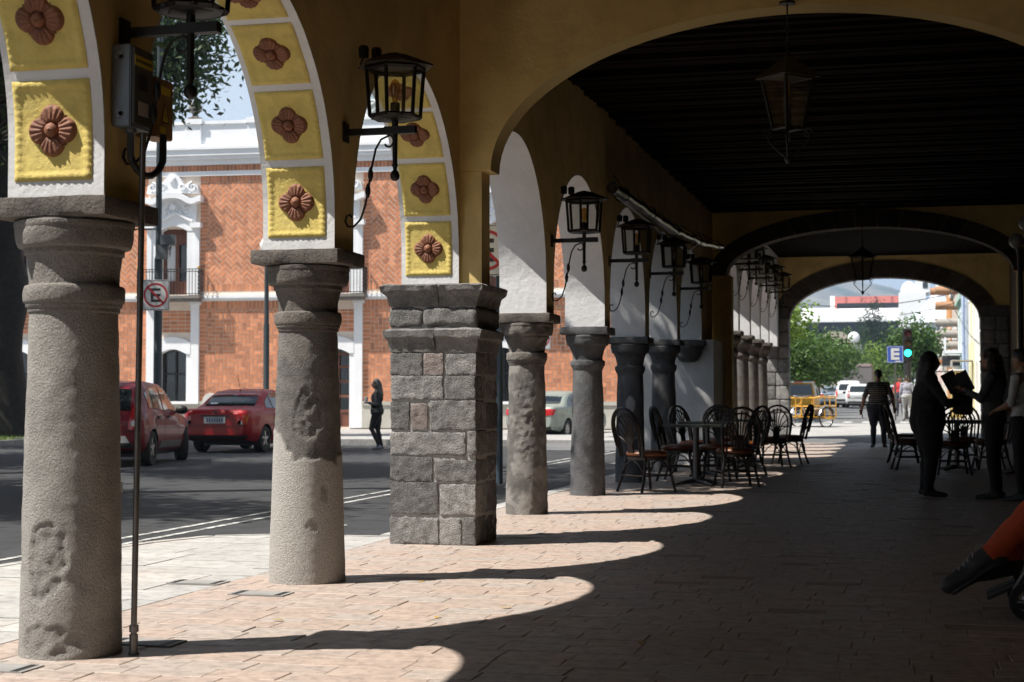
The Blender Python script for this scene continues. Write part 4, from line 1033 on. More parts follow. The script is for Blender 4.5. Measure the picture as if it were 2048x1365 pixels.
def vehicle_at(x, y): return (x, y, gz(x, y)+.01)
pk = pickup('yellow pickup truck with a grey roof, parked ahead of the cargo tricycle', vehicle_at(-4.2, 62.5), R(90), yellowp, mat('grey_cab_paint', (.34, .37, .41), None, .35))
pk.scale = (.84, .84, .80)
# yellow painted frame round its rear window
MB().tube([(1.35, -.72, 1.12), (1.44, -.62, 1.69), (1.44, .62, 1.69), (1.35, .72, 1.12)], .045, 8).build('window_frame', yellowp, pk, smooth=60)
MB().bx(1.40, 1.50, -.2, .2, 1.74, 1.80).build('brake_lamp', red_lens, pk)
suv = dict(hatch, L=4.3, W=1.8, steer=0, belt=[(0, .9), (.03, 1.0), (.62, 1.0), (.76, .98), (.93, .85), (1, .6)],
    top=[(0, .95), (.02, 1.1), (.05, 1.55), (.10, 1.72), (.3, 1.76), (.5, 1.72), (.58, 1.55), (.72, 1.02), (.94, .9), (1, .62)], rearwin=[(-.64, 1.12), (.64, 1.12), (.58, 1.55), (-.58, 1.55)],
    sidewin=[[(.12, 1.1), (.12, 1.55), (.34, 1.6), (.36, 1.08)], [(.38, 1.08), (.37, 1.6), (.52, 1.55), (.66, 1.05)]], seams=[], lamps=[([(.70, .8), (.82, .8), (.82, 1.2), (.72, 1.2)], red_lens), ([(.71, .7), (.82, .7), (.82, .79), (.71, .79)], amber_lens)],
    rear=[([(-.26, .72), (.26, .72), (.26, .84), (-.26, .84)], plate_m, 'licence_plate'), ([(-.8, .42), (.8, .42), (.8, .55), (-.8, .55)], trimblack, 'bumper_insert')]); suv.pop('skirt'); suv.pop('antenna')
mini = dict(hatch, steer=0); mini.pop('antenna')
mini.pop('skirt')
gq = 'cars along the sunny street'
car('street_car', 'white boxy van with a dark rear window, beside the white hatchback', 'van', vehicle_at(-3.75, 106), R(91), suv, whitep, gq)
car('street_car', 'white hatchback with red tail lamps, left of the man in stripes', 'car', vehicle_at(-3.0, 103), R(91), mini, whitep, gq)
car('street_car', 'blue grey car in the shade of the street trees', 'car', vehicle_at(-4.9, 108), R(91), dict(sedan), bluegrey, gq)
car('street_car', 'small silver car beyond the man in stripes, on his right', 'car', vehicle_at(-1.05, 121), R(90), dict(mini), silverp, gq)
car('street_car', 'dark car farthest down the street, behind the man in stripes', 'car', vehicle_at(-2.2, 128), R(90), dict(sedan), bluegrey, gq)
bt = thing('box_truck', 'tall dark box truck behind the white van', 'truck', vehicle_at(-3.55, 118), R(90))
MB().bx(-.5, 4.2, -1.05, 1.05, .9, 2.75).build('cargo_box', mat('dull_box_paint', (.16, .15, .15), None, .6), bt, bevel=.03)
MB().bx(4.3, 5.9, -1.0, 1.0, .6, 2.2).build('cab', trimblack, bt, bevel=.1); MB().bx(-.5, 5.8, -.5, .5, .55, .88).build('chassis', trimblack, bt)
MB().bx(-.45, 3.9, -1.0, 1.0, 2.76, 3.05).build('roof_load', mat('roof_load_cloth', (.30, .24, .24), None, .8), bt, bevel=.08)
for s in (-1, 1):
    for x in (.6, 4.9): wheel(bt, x, s*.9, .42, .28, s)

# ------------------------------------------------------------------ people: one continuous body each, grown from limbs and fused by a fine remesh
skin_m = mat('skin', (.30, .16, .10), (.26, .135, .085), .5, scale=8)
hair_m = mat('black_hair', (.012, .010, .009), (.02, .016, .013), .45, scale=30, bump=.4, bscale=60)
hair_br = mat('dark_curly_hair', (.022, .014, .010), (.035, .022, .014), .5, scale=25, bump=.8, bscale=35)
black_cl = mat('black_cloth', (.008, .008, .009), (.012, .012, .013), .85, scale=9, bump=.4, bscale=20)
dark_cl = mat('dark_cloth', (.012, .011, .012), (.008, .008, .009), .85, scale=9, bump=.4, bscale=20)
denim = mat('dark_denim', (.028, .034, .052), (.018, .022, .036), .85, scale=7, bump=.4, bscale=25)
shirt_w = mat('white_shirt', (.55, .55, .55), (.48, .48, .49), .8, scale=6, bump=.4, bscale=14)
jacket_g = mat('grey_jacket', (.05, .053, .056), (.036, .04, .042), .8, scale=6, bump=.4, bscale=14)
red_cl = mat('red_cloth', (.45, .03, .03), (.38, .02, .025), .8, scale=6)
orange_cl = mat('orange_red_trousers', (.50, .075, .02), (.42, .055, .016), .85, scale=8, bump=.5, bscale=16)
shoe_m = mat('dark_shoe', (.02, .02, .022), (.03, .03, .032), .6, scale=14)
shoe_l = mat('grey_trainer', (.32, .33, .36), (.2, .2, .23), .6, scale=14)
lip_m = mat('lips', (.28, .09, .08), None, .5); eye_m = mat('eye', (.5, .5, .5), None, .2); iris_m = mat('iris', (.02, .012, .008), None, .2)
def stripes(name, a, b, freq):
    m = mat(name, a, None, .85); N, L = m.node_tree.nodes, m.node_tree.links; co = N.new('ShaderNodeTexCoord'); s = N.new('ShaderNodeSeparateXYZ')
    L.new(co.outputs['Object'], s.inputs[0]); mu = N.new('ShaderNodeMath'); mu.operation = 'MULTIPLY'; mu.inputs[1].default_value = freq; L.new(s.outputs['Z'], mu.inputs[0])
    fr = N.new('ShaderNodeMath'); fr.operation = 'FRACT'; L.new(mu.outputs[0], fr.inputs[0]); gt = N.new('ShaderNodeMath'); gt.operation = 'GREATER_THAN'; gt.inputs[1].default_value = .68; L.new(fr.outputs[0], gt.inputs[0])
    x = N.new('ShaderNodeMix'); x.data_type = 'RGBA'; x.inputs['A'].default_value = (*a, 1); x.inputs['B'].default_value = (*b, 1); L.new(gt.outputs[0], x.inputs['Factor']); L.new(x.outputs['Result'], N['Principled BSDF'].inputs['Base Color']); return m
stripe_m = stripes('striped_shirt', (.022, .022, .026), (.24, .235, .22), 21)

def fuse(prims, voxel, smooth=4):
    """prims: ('c', a, b, ra, rb, tag) tapered limb or ('e', centre, radii, tag) -> one closed mesh + the nearest prim's tag per face"""
    b = MB()
    for p in prims:
        if p[0] == 'c':
            a, c = Vector(p[1]), Vector(p[2]); d = c-a; L = max(d.length, 1e-4); ra, rb = p[3], p[4]; q = Vector((0, 0, 1)).rotation_difference(d/L).to_matrix()
            prof = [(ra*math.sin(t), -ra*math.cos(t)) for t in (.02, .5, 1.0, PI/2)]+[(ra+(rb-ra)*k/4, L*k/4) for k in (1, 2, 3)]+[(rb*math.cos(t), L+rb*math.sin(t)) for t in (0, .55, 1.05, 1.55)]
            t = MB().lathe(prof, (0, 0, 0), 14); b.add([q @ Vector(v)+a for v in t.v], t.f)
        else: b.ball(p[1], p[2], 18)
    me = bpy.data.meshes.new('tmp'); me.from_pydata(b.v, [], b.f); bm = bmesh.new(); bm.from_mesh(me); bmesh.ops.recalc_face_normals(bm, faces=bm.faces[:]); bm.to_mesh(me); bm.free()
    o = bpy.data.objects.new('tmp', me); COL.objects.link(o)
    m = o.modifiers.new('r', 'REMESH'); m.mode = 'VOXEL'; m.voxel_size = voxel
    if smooth: s = o.modifiers.new('s', 'SMOOTH'); s.iterations = smooth; s.factor = .5
    dg = bpy.context.evaluated_depsgraph_get(); nm = bpy.data.meshes.new_from_object(o.evaluated_get(dg)); bpy.data.objects.remove(o)
    nf = len(nm.polygons); ce = np.zeros(nf*3); nm.polygons.foreach_get('center', ce); ce = ce.reshape(-1, 3)
    best = np.full(nf, 1e9); idx = np.zeros(nf, int); tags = []
    for p in prims:
        tg = p[-1]
        if tg not in tags: tags.append(tg)
        if p[0] == 'c':
            a, c = np.array(p[1], float), np.array(p[2], float); d = c-a; t = np.clip(((ce-a) @ d)/max(d @ d, 1e-9), 0, 1); ds = np.linalg.norm(ce-a-t[:, None]*d, axis=1)-(p[3]+(p[4]-p[3])*t)
        else:
            r = np.array(p[2], float); ds = (np.linalg.norm((ce-np.array(p[1], float))/r, axis=1)-1)*r.min()
        w = ds < best; best[w] = ds[w]; idx[w] = tags.index(tg)
    nm.polygons.foreach_set('use_smooth', [True]*nf); nm.materials.clear()
    return nm, idx, tags
def lerp(a, b, t): return tuple(a[i]+(b[i]-a[i])*t for i in range(3))
def human(label, loc, rz, H, J, cl, girth=1.0, hair=(), voxel=.011, group=None, skirt=None, face=True, pants_hem=True):
    """the figure faces +y; J overrides joints (fractions of the height)"""
    t = thing('person', label, 'person', loc, rz, group)
    D = dict(pelvis=(0, 0, .535), waist=(0, .005, .62), chest=(0, .005, .73), neck=(0, -.005, .835), head=(0, .02, .928), look=0.0)
    for s, n in ((-1, 'L'), (1, 'R')):
        D.update({'sh'+n: (s*.105, 0, .805), 'el'+n: (s*.135, -.015, .63), 'wr'+n: (s*.145, .035, .49), 'hip'+n: (s*.052, 0, .52), 'kn'+n: (s*.058, .012, .285), 'an'+n: (s*.06, -.012, .042), 'toe'+n: (s*.072, .10, .012)})
    D.update(J); P = {k: (tuple(q*H for q in v) if isinstance(v, tuple) else v) for k, v in D.items()}; g = girth; h = H
    sk, sh, tr, so = 'skin', 'shirt', 'trousers', 'shoe'; pr = []
    c, w, p = P['chest'], P['waist'], P['pelvis']
    pr += [('e', c, (.092*h*g, .062*h*g, .10*h), sh), ('e', w, (.083*h*g, .060*h*g, .085*h), sh), ('e', lerp(w, p, .75), (.094*h*g, .068*h*g, .062*h), sh if cl.get('long') else tr), ('e', lerp(p, P['hipL'], .3), (.09*h*g, .068*h*g, .06*h), tr), ('c', P['shL'], P['shR'], .036*h, .036*h, sh),
           ('c', lerp(c, P['neck'], .2), P['neck'], .055*h, .032*h, sh), ('c', P['neck'], lerp(P['neck'], P['head'], .6), .031*h, .030*h, sk)]
    hd = Vector(P['head']); lk = P['look']; fw = Vector((math.sin(lk), math.cos(lk), 0)); rt = Vector((fw.y, -fw.x, 0)); u = h
    def HP(a, b_, c_): return tuple(hd+rt*a*u+fw*b_*u+Vector((0, 0, c_*u)))
    pr += [('e', tuple(hd), (.044*h, .053*h, .064*h), sk), ('e', HP(0, .016, -.034), (.032*h, .033*h, .034*h), sk), ('e', HP(0, .022, -.052), (.018*h, .017*h, .015*h), sk),
           ('c', HP(0, .048, .004), HP(0, .061, -.016), .0055*h, .0085*h, sk), ('e', HP(0, .050, -.034), (.013*h, .007*h, .005*h), 'lips'), ('c', HP(-.022, .044, .014), HP(.022, .044, .014), .008*h, .008*h, sk)]
    for s in (-1, 1): pr += [('e', HP(s*.046, -.004, -.004), (.007*h, .012*h, .018*h), sk)]
    for s, n in ((-1, 'L'), (1, 'R')):
        a, e, w_ = P['sh'+n], P['el'+n], P['wr'+n]; sl = cl.get('sleeve', 1.0)
        up, lo = ('shirt' if sl > .3 else sk), ('shirt' if sl > .8 else sk)
        pr += [('c', a, e, .031*h*g**.5, .025*h*g**.5, up), ('c', e, w_, .025*h*g**.5, .0165*h, lo)]
        d = (Vector(w_)-Vector(e)).normalized(); dd = Vector(P.get('hand'+n, tuple(d))).normalized() if 'hand'+n in J else d
        side = dd.cross(Vector((0, 0, 1))); side = side.normalized() if side.length > .2 else Vector((0, 1, 0)); nrm = side.cross(dd)
        W_ = Vector(w_); pc = W_+dd*.028*h
        pr += [('c', tuple(W_), tuple(pc), .014*h, .0155*h, sk), ('c', tuple(W_+dd*.02*h+side*.012*h), tuple(W_+dd*.045*h+side*.014*h), .010*h, .009*h, sk), ('c', tuple(W_+dd*.02*h-side*.012*h), tuple(W_+dd*.045*h-side*.014*h), .010*h, .009*h, sk)]
        curl = cl.get('curl', .5)
        for k in range(4):
            o_ = (k-1.5)*.0112*h; ln = (.036, .043, .040, .032)[k]*h; b0 = W_+dd*.047*h+side*o_; b1 = b0+dd*ln*.5-nrm*ln*.15*curl; b2 = b1+(dd*(1-curl*.7)-nrm*curl).normalized()*ln*.55
            pr += [('c', tuple(b0), tuple(b1), .0058*h, .0053*h, sk), ('c', tuple(b1), tuple(b2), .0053*h, .0046*h, sk)]
        b0 = W_+dd*.016*h+side*.016*h*s; b1 = b0+(dd*.6+side*s*.8-nrm*.3).normalized()*.022*h; b2 = b1+(dd-nrm*.5).normalized()*.020*h
        pr += [('c', tuple(b0), tuple(b1), .0075*h, .0065*h, sk), ('c', tuple(b1), tuple(b2), .0063*h, .0052*h, sk)]
        a, k_, f = P['hip'+n], P['kn'+n], P['an'+n]; fat = cl.get('leg', 1.0)
        pr += [('c', a, k_, .052*h*g*fat, .033*h*g**.5*fat, tr), ('c', lerp(k_, f, .06), lerp(k_, f, .30), .034*h*fat, .034*h*fat, tr), ('c', lerp(k_, f, .30), lerp(k_, f, .93), .034*h*fat, .025*h*fat, tr)]
        to = P['toe'+n]; hl = lerp(to, f, 1.22); hl = (hl[0], hl[1], hl[2]-.022*h)
        if P['an'+n][2] < .10*h: hl = (hl[0], hl[1], max(.016*h, min(hl[2], .03*h)))
        ft = cl.get('foot', 1.0)
        pr += [('c', f, lerp(f, to, .3), .022*h*ft, .022*h*ft, so), ('c', hl, to, .0205*h*ft, .0165*h*ft, so), ('c', lerp(hl, to, .5), tuple(Vector(to)+Vector((.004*h*s, 0, .0))), .021*h*ft, .017*h*ft, so)]
    if skirt:
        pr += skirt(P, h)
    nm, idx, tags = fuse(pr, voxel)
    look = dict(skin=skin_m, lips=lip_m, shirt=cl['shirt'], trousers=cl['trousers'], shoe=cl.get('shoe', shoe_m))
    for tg in tags: nm.materials.append(look.get(tg, black_cl))
    nm.polygons.foreach_set('material_index', idx.astype(int).tolist()); nm.name = 'body'
    ti = {q: k for k, q in enumerate(tags)}; cl_v = set()
    for p in nm.polygons:
        if tags[p.material_index] in ('shirt', 'trousers'): cl_v.update(p.vertices)
    nrm_ = {vi: nm.vertices[vi].normal.copy() for vi in cl_v}
    for vi in cl_v:
        v = nm.vertices[vi]; q = v.co.copy(); v.co = q+nrm_[vi]*(.0075*noise.noise(Vector((q.x*13, q.y*13, q.z*7)))+.004*noise.noise(Vector((q.x*22+4, q.y*22, q.z*20))))*girth**.5
    o = bpy.data.objects.new('body', nm); COL.objects.link(o); o.parent = t
    if face:
        for s in (-1, 1):
            e = MB().ball(HP(s*.018, .0455, .004), .0075*h, 10).build('eye', eye_m, t, smooth=180); MB().ball(HP(s*.018, .0505, .004), .0042*h, 8).build('iris', iris_m, e, smooth=180)
    if hair:
        hp = []
        for q in hair:
            if q[0] == 'c': hp.append(('c', HP(*q[1]), HP(*q[2]), q[3]*h, q[4]*h, 'h'))
            else: hp.append(('e', HP(*q[1]), tuple(v*h for v in q[2]), 'h'))
        nm, _, _ = fuse(hp, max(voxel, .01), 3); nm.name = 'hair'; nm.materials.append(cl.get('hair', hair_m))
        for v in nm.vertices: v.co += Vector((noise.noise(v.co*24), noise.noise(v.co*24+Vector((9, 0, 0))), noise.noise(v.co*19+Vector((0, 9, 0)))))*cl.get('frizz', .006)
        o = bpy.data.objects.new('hair', nm); COL.objects.link(o); o.parent = t
    return t
short_hair = [('e', (0, -.010, .018), (.049, .052, .058)), ('e', (0, .018, .048), (.038, .034, .024)), ('c', (0, -.045, -.01), (0, -.04, -.035), .03, .02)]
def long_hair(z=-.20, w=.04): return [('e', (0, -.012, .018), (.052, .056, .060)), ('c', (-.036, -.02, 0), (-.055, -.035, z*.75), .03, w), ('c', (.036, -.02, 0), (.055, -.035, z*.75), .03, w), ('c', (0, -.04, 0), (0, -.055, z), .045, w+.012)]

# woman in black crossing the road with a paper cup (walks to the picture's left)
face_left = R(13.91+90)
w1 = human('woman in black crossing the road, carrying a white paper cup', (-12.15, 35.85, -.10), face_left, 1.66,
      dict(hipL=(-.05, 0, .52), hipR=(.05, 0, .52), knL=(-.045, .075, .30), anL=(-.045, -.03, .055), toeL=(-.045, .06, .018), knR=(.045, -.005, .285), anR=(.045, -.06, .045), toeR=(.045, .045, .012),
           elR=(.13, -.02, .64), wrR=(.10, .10, .66), handR=(-.1, .9, .25), elL=(-.13, .0, .635), wrL=(-.08, .11, .655), handL=(.2, .9, .2), chest=(0, .0, .73)),
      dict(shirt=black_cl, trousers=black_cl, shoe=shoe_l, long=1, curl=.9), girth=1.42, hair=long_hair(-.16, .045))
cp = thing('paper_cup', 'white paper cup held by the woman in black', 'cup'); 
cpw = Matrix.Rotation(face_left, 4, 'Z') @ Vector((.06, .265, 1.10)); cp.location = Vector((-12.15, 35.85, -.10))+cpw
MB().lathe([(.03, 0), (.042, .12)], (0, 0, 0), 16).build('cup_wall', white_p, cp, smooth=50); MB().lathe([(.044, .12), (.044, .132), (.03, .136)], (0, 0, 0), 16).build('lid', white_p, cp)

# man in a striped shirt walking away under the far arch
human('man in a black and white striped shirt walking away towards the street', (-.66, 37.0, 0), R(4), 1.76,
      dict(elL=(-.175, -.02, .645), wrL=(-.205, .045, .50), elR=(.17, -.02, .65), wrR=(.195, .03, .52), knL=(-.062, .03, .285), anL=(-.07, -.03, .045), toeL=(-.085, .07, .012), knR=(.062, .015, .285), anR=(.07, .0, .042), toeR=(.095, .10, .012), hipL=(-.06, 0, .50), hipR=(.06, 0, .50)),
      dict(shirt=stripe_m, trousers=denim, long=1, sleeve=.5, leg=1.15), girth=1.55, hair=short_hair)
nb = thing('rolled_paper', 'short rolled paper in the striped man\'s left hand', 'paper'); MB().tube([(0, 0, 0), (.03, .05, -.14)], .014, 8).build('paper_roll', white_p, nb); nb.location = (-1.04, 37.1, .80)

# silhouetted woman with long hair hugging a bag, facing right
fr_ = R(-78)
human('woman with long dark hair standing in deep shade, hugging a dark bag', (.21, 18.95, 0), fr_, 1.66,
      dict(elL=(-.17, .09, .64), wrL=(-.05, .22, .66), handL=(.8, .5, .1), elR=(.17, .09, .64), wrR=(.04, .23, .64), handR=(-.8, .5, .1), head=(0, .028, .925), shL=(-.12, 0, .80), shR=(.12, 0, .80)),
      dict(shirt=dark_cl, trousers=black_cl, long=1, leg=1.35), girth=1.5, hair=long_hair(-.25, .055),
      skirt=lambda P, h: [('c', lerp(P['chest'], P['waist'], .2), lerp(P['waist'], P['pelvis'], 1.3), .105*h, .125*h, 'shirt'), ('c', P['shL'], P['shR'], .05*h, .05*h, 'shirt')])
bg_ = thing('shoulder_bag', 'dark bag held in the arms of the long haired woman', 'bag', (.21, 18.95, 0)); bg_.rotation_euler = (0, 0, fr_)
MB().rough((0, .40, 1.10), (.36, .17, .34), .012, 401, .03, .05, 8).build('bag_body', dark_cl, bg_, smooth=60); MB().tube([(-.14, .40, 1.24), (-.10, .36, 1.40), (.10, .36, 1.40), (.14, .40, 1.24)], .012, 6).build('strap', black_cl, bg_)

# waitress in a grey jacket reading out of an open menu, facing left
fl_ = R(75)
human('woman with curly dark hair and grey jacket holding up a menu', (.93, 18.6, 0), fl_, 1.68,
      dict(elL=(-.13, .06, .66), wrL=(-.06, .17, .72), handL=(.2, .9, .5), elR=(.14, .05, .65), wrR=(.07, .18, .69), handR=(-.2, .9, .5), head=(0, .03, .925)),
      dict(shirt=jacket_g, trousers=black_cl, long=1, hair=hair_br, frizz=.016, curl=.9), girth=1.15, hair=long_hair(-.17, .045))
mn = thing('menu', 'dark open menu held by the curly haired woman', 'menu'); q = Matrix.Rotation(fl_, 4, 'Z') @ Vector((0, .40, 1.30)); mn.location = Vector((.93, 18.6, 0))+q; mn.rotation_euler = (0, 0, fl_)
for s in (-1, 1): MB().box((s*.012, s*.075, 0), (.012, .155, .24), Matrix.Rotation(s*R(14), 3, 'Z') @ Matrix.Rotation(R(-28), 3, 'X')).build('cover', dark_cl, mn)
human('person in a white shirt standing at the right edge, in shade', (1.22, 18.3, 0), R(60), 1.66,
      dict(elL=(-.14, .02, .64), wrL=(-.10, .13, .60), elR=(.14, .02, .64), wrR=(.10, .13, .60)), dict(shirt=shirt_w, trousers=black_cl, long=1, sleeve=.5), girth=1.15, hair=short_hair)
# walkers far down the street
human('far walker in a red shirt and pale cap, beyond the blue parking sign', (-.35, 70, gz(0, 70)), R(175), 1.72, dict(elL=(-.15, 0, .63), elR=(.15, 0, .63)), dict(shirt=red_cl, trousers=denim, sleeve=.5), girth=1.1, hair=[('e', (0, .0, .03), (.05, .06, .045)), ('c', (0, .04, .03), (0, .08, .022), .02, .012)], voxel=.016)
human('walker in pale grey clothes on the right pavement, far end of the walk', (-.06, 58.5, gz(0, 58)), R(5), 1.62, dict(knL=(-.055, .05, .285), anL=(-.055, .03, .045), toeL=(-.06, .13, .012), anR=(.06, -.07, .06), toeR=(.06, .02, .014)), dict(shirt=mat('lilac_grey_cloth', (.30, .30, .36), (.25, .25, .3), .8), trousers=mat('pale_grey_cloth', (.33, .33, .34), None, .8), shoe=shoe_m), girth=1.25, hair=short_hair, voxel=.014)
for i, (x, y, c_, lb) in enumerate(((-5.35, 80, dark_cl, 'far figure in dark clothes under the street trees'), (-4.75, 84, shirt_w, 'far figure in a white shirt under the street trees'), (-5.0, 92, denim, 'far figure in blue under the street trees'))):
    human(lb, (x, y, gz(x, y)), R(160+40*i), 1.68, {}, dict(shirt=c_, trousers=dark_cl), hair=short_hair, voxel=.018, group='people under the street trees')

# person in orange-red trousers sitting in a wheelchair, only the leg shows at the lower right
wx, wy = 1.12, 8.70
human('person in orange red trousers sitting in a wheelchair, foot stretched out', (wx, wy, 0), R(88), 1.60,
      dict(pelvis=(0, -.02, .36), waist=(0, -.04, .45), chest=(0, -.06, .56), neck=(0, -.06, .67), head=(0, -.03, .765), shL=(-.105, -.06, .64), shR=(.105, -.06, .64), elL=(-.15, -.04, .47), wrL=(-.14, .10, .44), elR=(.15, -.04, .47), wrR=(.14, .10, .44),
           hipL=(-.05, .0, .345), hipR=(.05, .0, .345), knL=(-.06, .26, .385), knR=(.06, .265, .365), anL=(-.06, .455, .19), toeL=(-.065, .575, .098), anR=(.05, .40, .17), toeR=(.05, .505, .125)),
      dict(shirt=dark_cl, trousers=orange_cl, leg=1.5, foot=1.75), girth=1.1, hair=short_hair)
pw = bpy.data.objects['person.%03d' % (len([o for o in bpy.data.objects if o.name.split('.')[0] == 'person'])-1)]
for (ya, za, yt, zt, x) in ((.728, .304, .92, .157, -.10),):
    an = math.atan2(zt-za, yt-ya); dr = Vector((0, math.cos(an), math.sin(an))); dn = Vector((0, math.sin(an), -math.cos(an)))
    mid = Vector((x, (ya+yt)/2, (za+zt)/2)); rot = Matrix.Rotation(an, 3, 'X')
    MB().rough(mid-dr*.015+dn*.040, (.098, .31, .030), .003, 610, .025, .014, 8, rot=rot).build('shoe_sole', mat('shoe_sole', (.03, .03, .032), None, .7), pw, smooth=60)
    lc = MB()
    for k in range(5):
        c = mid+dr*(-.07+.032*k)-dn*(.055-.004*k); lc.tube([c+Vector((-.032, 0, -.010)), c+Vector((0, 0, .006)), c+Vector((.032, 0, -.010))], .0045, 5)
    lc.build('shoe_laces', shirt_w, pw, smooth=60)
wc = thing('wheelchair', 'wheelchair with a grey tube frame, its small front wheel at the right edge', 'wheelchair', (wx, wy, 0), R(88))
def ring(b, c, r, th, ax='x', n=32):
    pts = [(c[0], c[1]+r*math.cos(2*PI*k/n), c[2]+r*math.sin(2*PI*k/n)) for k in range(n)]; b.tube(pts, th, 8, close=True); return b
for s in (-1, 1):
    f = MB().tube([(s*.24, -.30, .92), (s*.24, -.28, .50), (s*.24, .34, .50), (s*.24, .44, .44), (s*.22, .60, .16)], .014, 8).tube([(s*.24, -.28, .26), (s*.24, .42, .26)], .012, 8).tube([(s*.24, .34, .50), (s*.24, .42, .20)], .012, 8).tube([(s*.24, -.25, .70), (s*.24, .18, .70), (s*.24, .22, .50)], .012, 8)
    f.build('side_frame', pole_metal, wc, smooth=60)
    b = ring(MB(), (s*.29, -.12, .30), .285, .018); o = b.build('rear_wheel', tyre_m, wc, smooth=60)
    sp = ring(MB(), (s*.32, -.12, .30), .25, .008)
    for k in range(14): a = 2*PI*k/14; sp.tube([(s*.29, -.12, .30), (s*.29, -.12+.28*math.cos(a), .30+.28*math.sin(a))], .0025, 4)
    sp.build('hand_rim', chrome, o, smooth=60)
    b = MB().lathe([(.06, -.018), (.095, -.02), (.10, 0), (.095, .02), (.06, .018)], (s*.24, .53, .10), 28, axis='x', cap=False); o = b.build('front_wheel', tyre_m, wc, smooth=50)
    h_ = MB().lathe([(.012, -.02), (.03, -.022), (.03, .022), (.012, .02)], (s*.24, .53, .10), 14, axis='x')
    for k in range(5): a = 2*PI*k/5; h_.tube([(s*.24, .53, .10), (s*.24, .53+.065*math.cos(a), .10+.065*math.sin(a))], .009, 6)
    h_.build('hub', alloy, o); MB().tube([(s*.24, .45, .27), (s*.265, .50, .22), (s*.265, .53, .10)], .010, 6).build('fork', pole_metal, wc)
    MB().box((s*.10, .66, .135), (.15, .16, .015), Matrix.Rotation(R(-25), 3, 'X')).build('footrest', trimblack, wc)
MB().box((0, .03, .49), (.44, .44, .03)).build('seat', dark_cl, wc, bevel=.01); MB().box((0, -.29, .72), (.44, .03, .38)).build('backrest', dark_cl, wc, bevel=.01)

# ------------------------------------------------------------------ lanterns
def curl(c, r0, a0, turns, sg, plane='xz', n=20):
    o = []
    for k in range(n+1):
        a = a0+sg*2*PI*turns*k/n; r = r0*(1-.75*k/n); o.append((c[0]+r*math.cos(a), 0, c[1]+r*math.sin(a)))
    return o
def hexring(b, z, r, th, n=6, ph=PI/6):
    p = [(r*math.cos(ph+2*PI*k/n), r*math.sin(ph+2*PI*k/n), z) for k in range(n)]
    for k in range(n): b.tube([p[k], p[(k+1) % n]], th, 4)
    return p
def wall_lantern(label, x, y, z):
    t = thing('wall_lantern', label, 'lantern', (x, y, z), 0, 'iron lanterns on brackets along the arcade wall')
    b = MB().box((.22, 0, 0), (.44, .035, .04)).box((.36, 0, .002), (.2, .05, .046)).box((.006, 0, 0), (.012, .09, .12)); b.build('bracket_arm', iron, t)
    MB().lathe([(.02, .062), (.02, .02), (.024, .02), (.024, -.02), (.017, -.021), (.015, -.20), (.02, -.215), (.012, -.23), (.012, -.245), (.022, -.253), (.03, -.275), (.027, -.295), (.012, -.31)], (.325, 0, 0), 14).build('post', iron, t, smooth=50)
    s = []
    s += [(p[0], 0, p[2]) for p in curl((.25, -.058), .038, PI/2*.2, .9, 1)][::-1]
    s = [(.285+.03*math.cos(a), 0, -.062+.036*math.sin(a)) for a in [(-2.6+.36*k) for k in range(12)]]
    s += [(.235, 0, -.05), (.20, 0, -.11), (.175, 0, -.22), (.155, 0, -.34), (.135, 0, -.45), (.105, 0, -.54), (.06, 0, -.585), (.02, 0, -.585), (.004, 0, -.555), (.012, 0, -.52), (.035, 0, -.51), (.045, 0, -.53)]
    rr = [.007]*len(s)
    sc = MB().tube(s, rr, 7); sc.lathe([(.006, -.05), (.017, -.02), (.017, .01), (.006, .04)], (.167, 0, -.26), 8).lathe([(.006, -.05), (.017, -.02), (.017, .01), (.006, .04)], (.150, 0, -.36), 8)
    sc.build('scroll', iron, t, smooth=60)
    f = MB(); f.lathe([(.155, .075), (.155, .09), (.10, .07), (.02, .06)], (.325, 0, 0), 6)
    c0 = Vector((.325, 0, 0)); n = 6; ph = PI/6
    bt = [c0+Vector((.158*math.cos(ph+2*PI*k/n), .158*math.sin(ph+2*PI*k/n), .085)) for k in range(n)]; tp = [c0+Vector((.182*math.cos(ph+2*PI*k/n), .182*math.sin(ph+2*PI*k/n), .40)) for k in range(n)]
    for k in range(n):
        f.tube([bt[k], tp[k]], .0125, 4)
        f.tube([bt[k], bt[(k+1) % n]], .013, 4); f.tube([tp[k]-Vector((0, 0, .02)), tp[(k+1) % n]-Vector((0, 0, .02))], .014, 4)
    fr = f.build('frame', iron, t)
    g = MB()
    for k in range(n): g.add([bt[k], bt[(k+1) % n], tp[(k+1) % n], tp[k]], [(0, 1, 2, 3)])
    g.build('glass_panes', glass, t)
    MB().lathe([(.245, .392), (.245, .400), (.16, .435), (.07, .47), (.004, .486)], (.325, 0, 0), 6).build('roof', rusty, t)
    MB().lathe([(.03, .07), (.03, .17), (.022, .175)], (.325, 0, 0), 12).build('socket', black, t)
    bu = MB().lathe([(.014, .175), (.02, .20), (.03, .245), (.032, .275), (.024, .305), (.006, .318)], (.325, 0, 0), 16).build('bulb', bulbglass, t, smooth=180)
    MB().tube([(.315, 0, .19), (.311, 0, .28), (.325, 0, .285), (.339, 0, .28), (.335, 0, .19)], .003, 5).build('filament', brass, bu)
    for (dx, dy, an) in ((.13, -.03, -.5), (.19, .04, .5)):
        sp = MB().lathe([(.03, -.03), (.034, .03), (.024, .045)], (dx, dy, .485), 12).tube([(dx, dy, .46), (dx-.02, dy, .42), (dx+.02, dy, .40)], .008, 5); sp.build('spotlight', black, t, smooth=50)
    return t
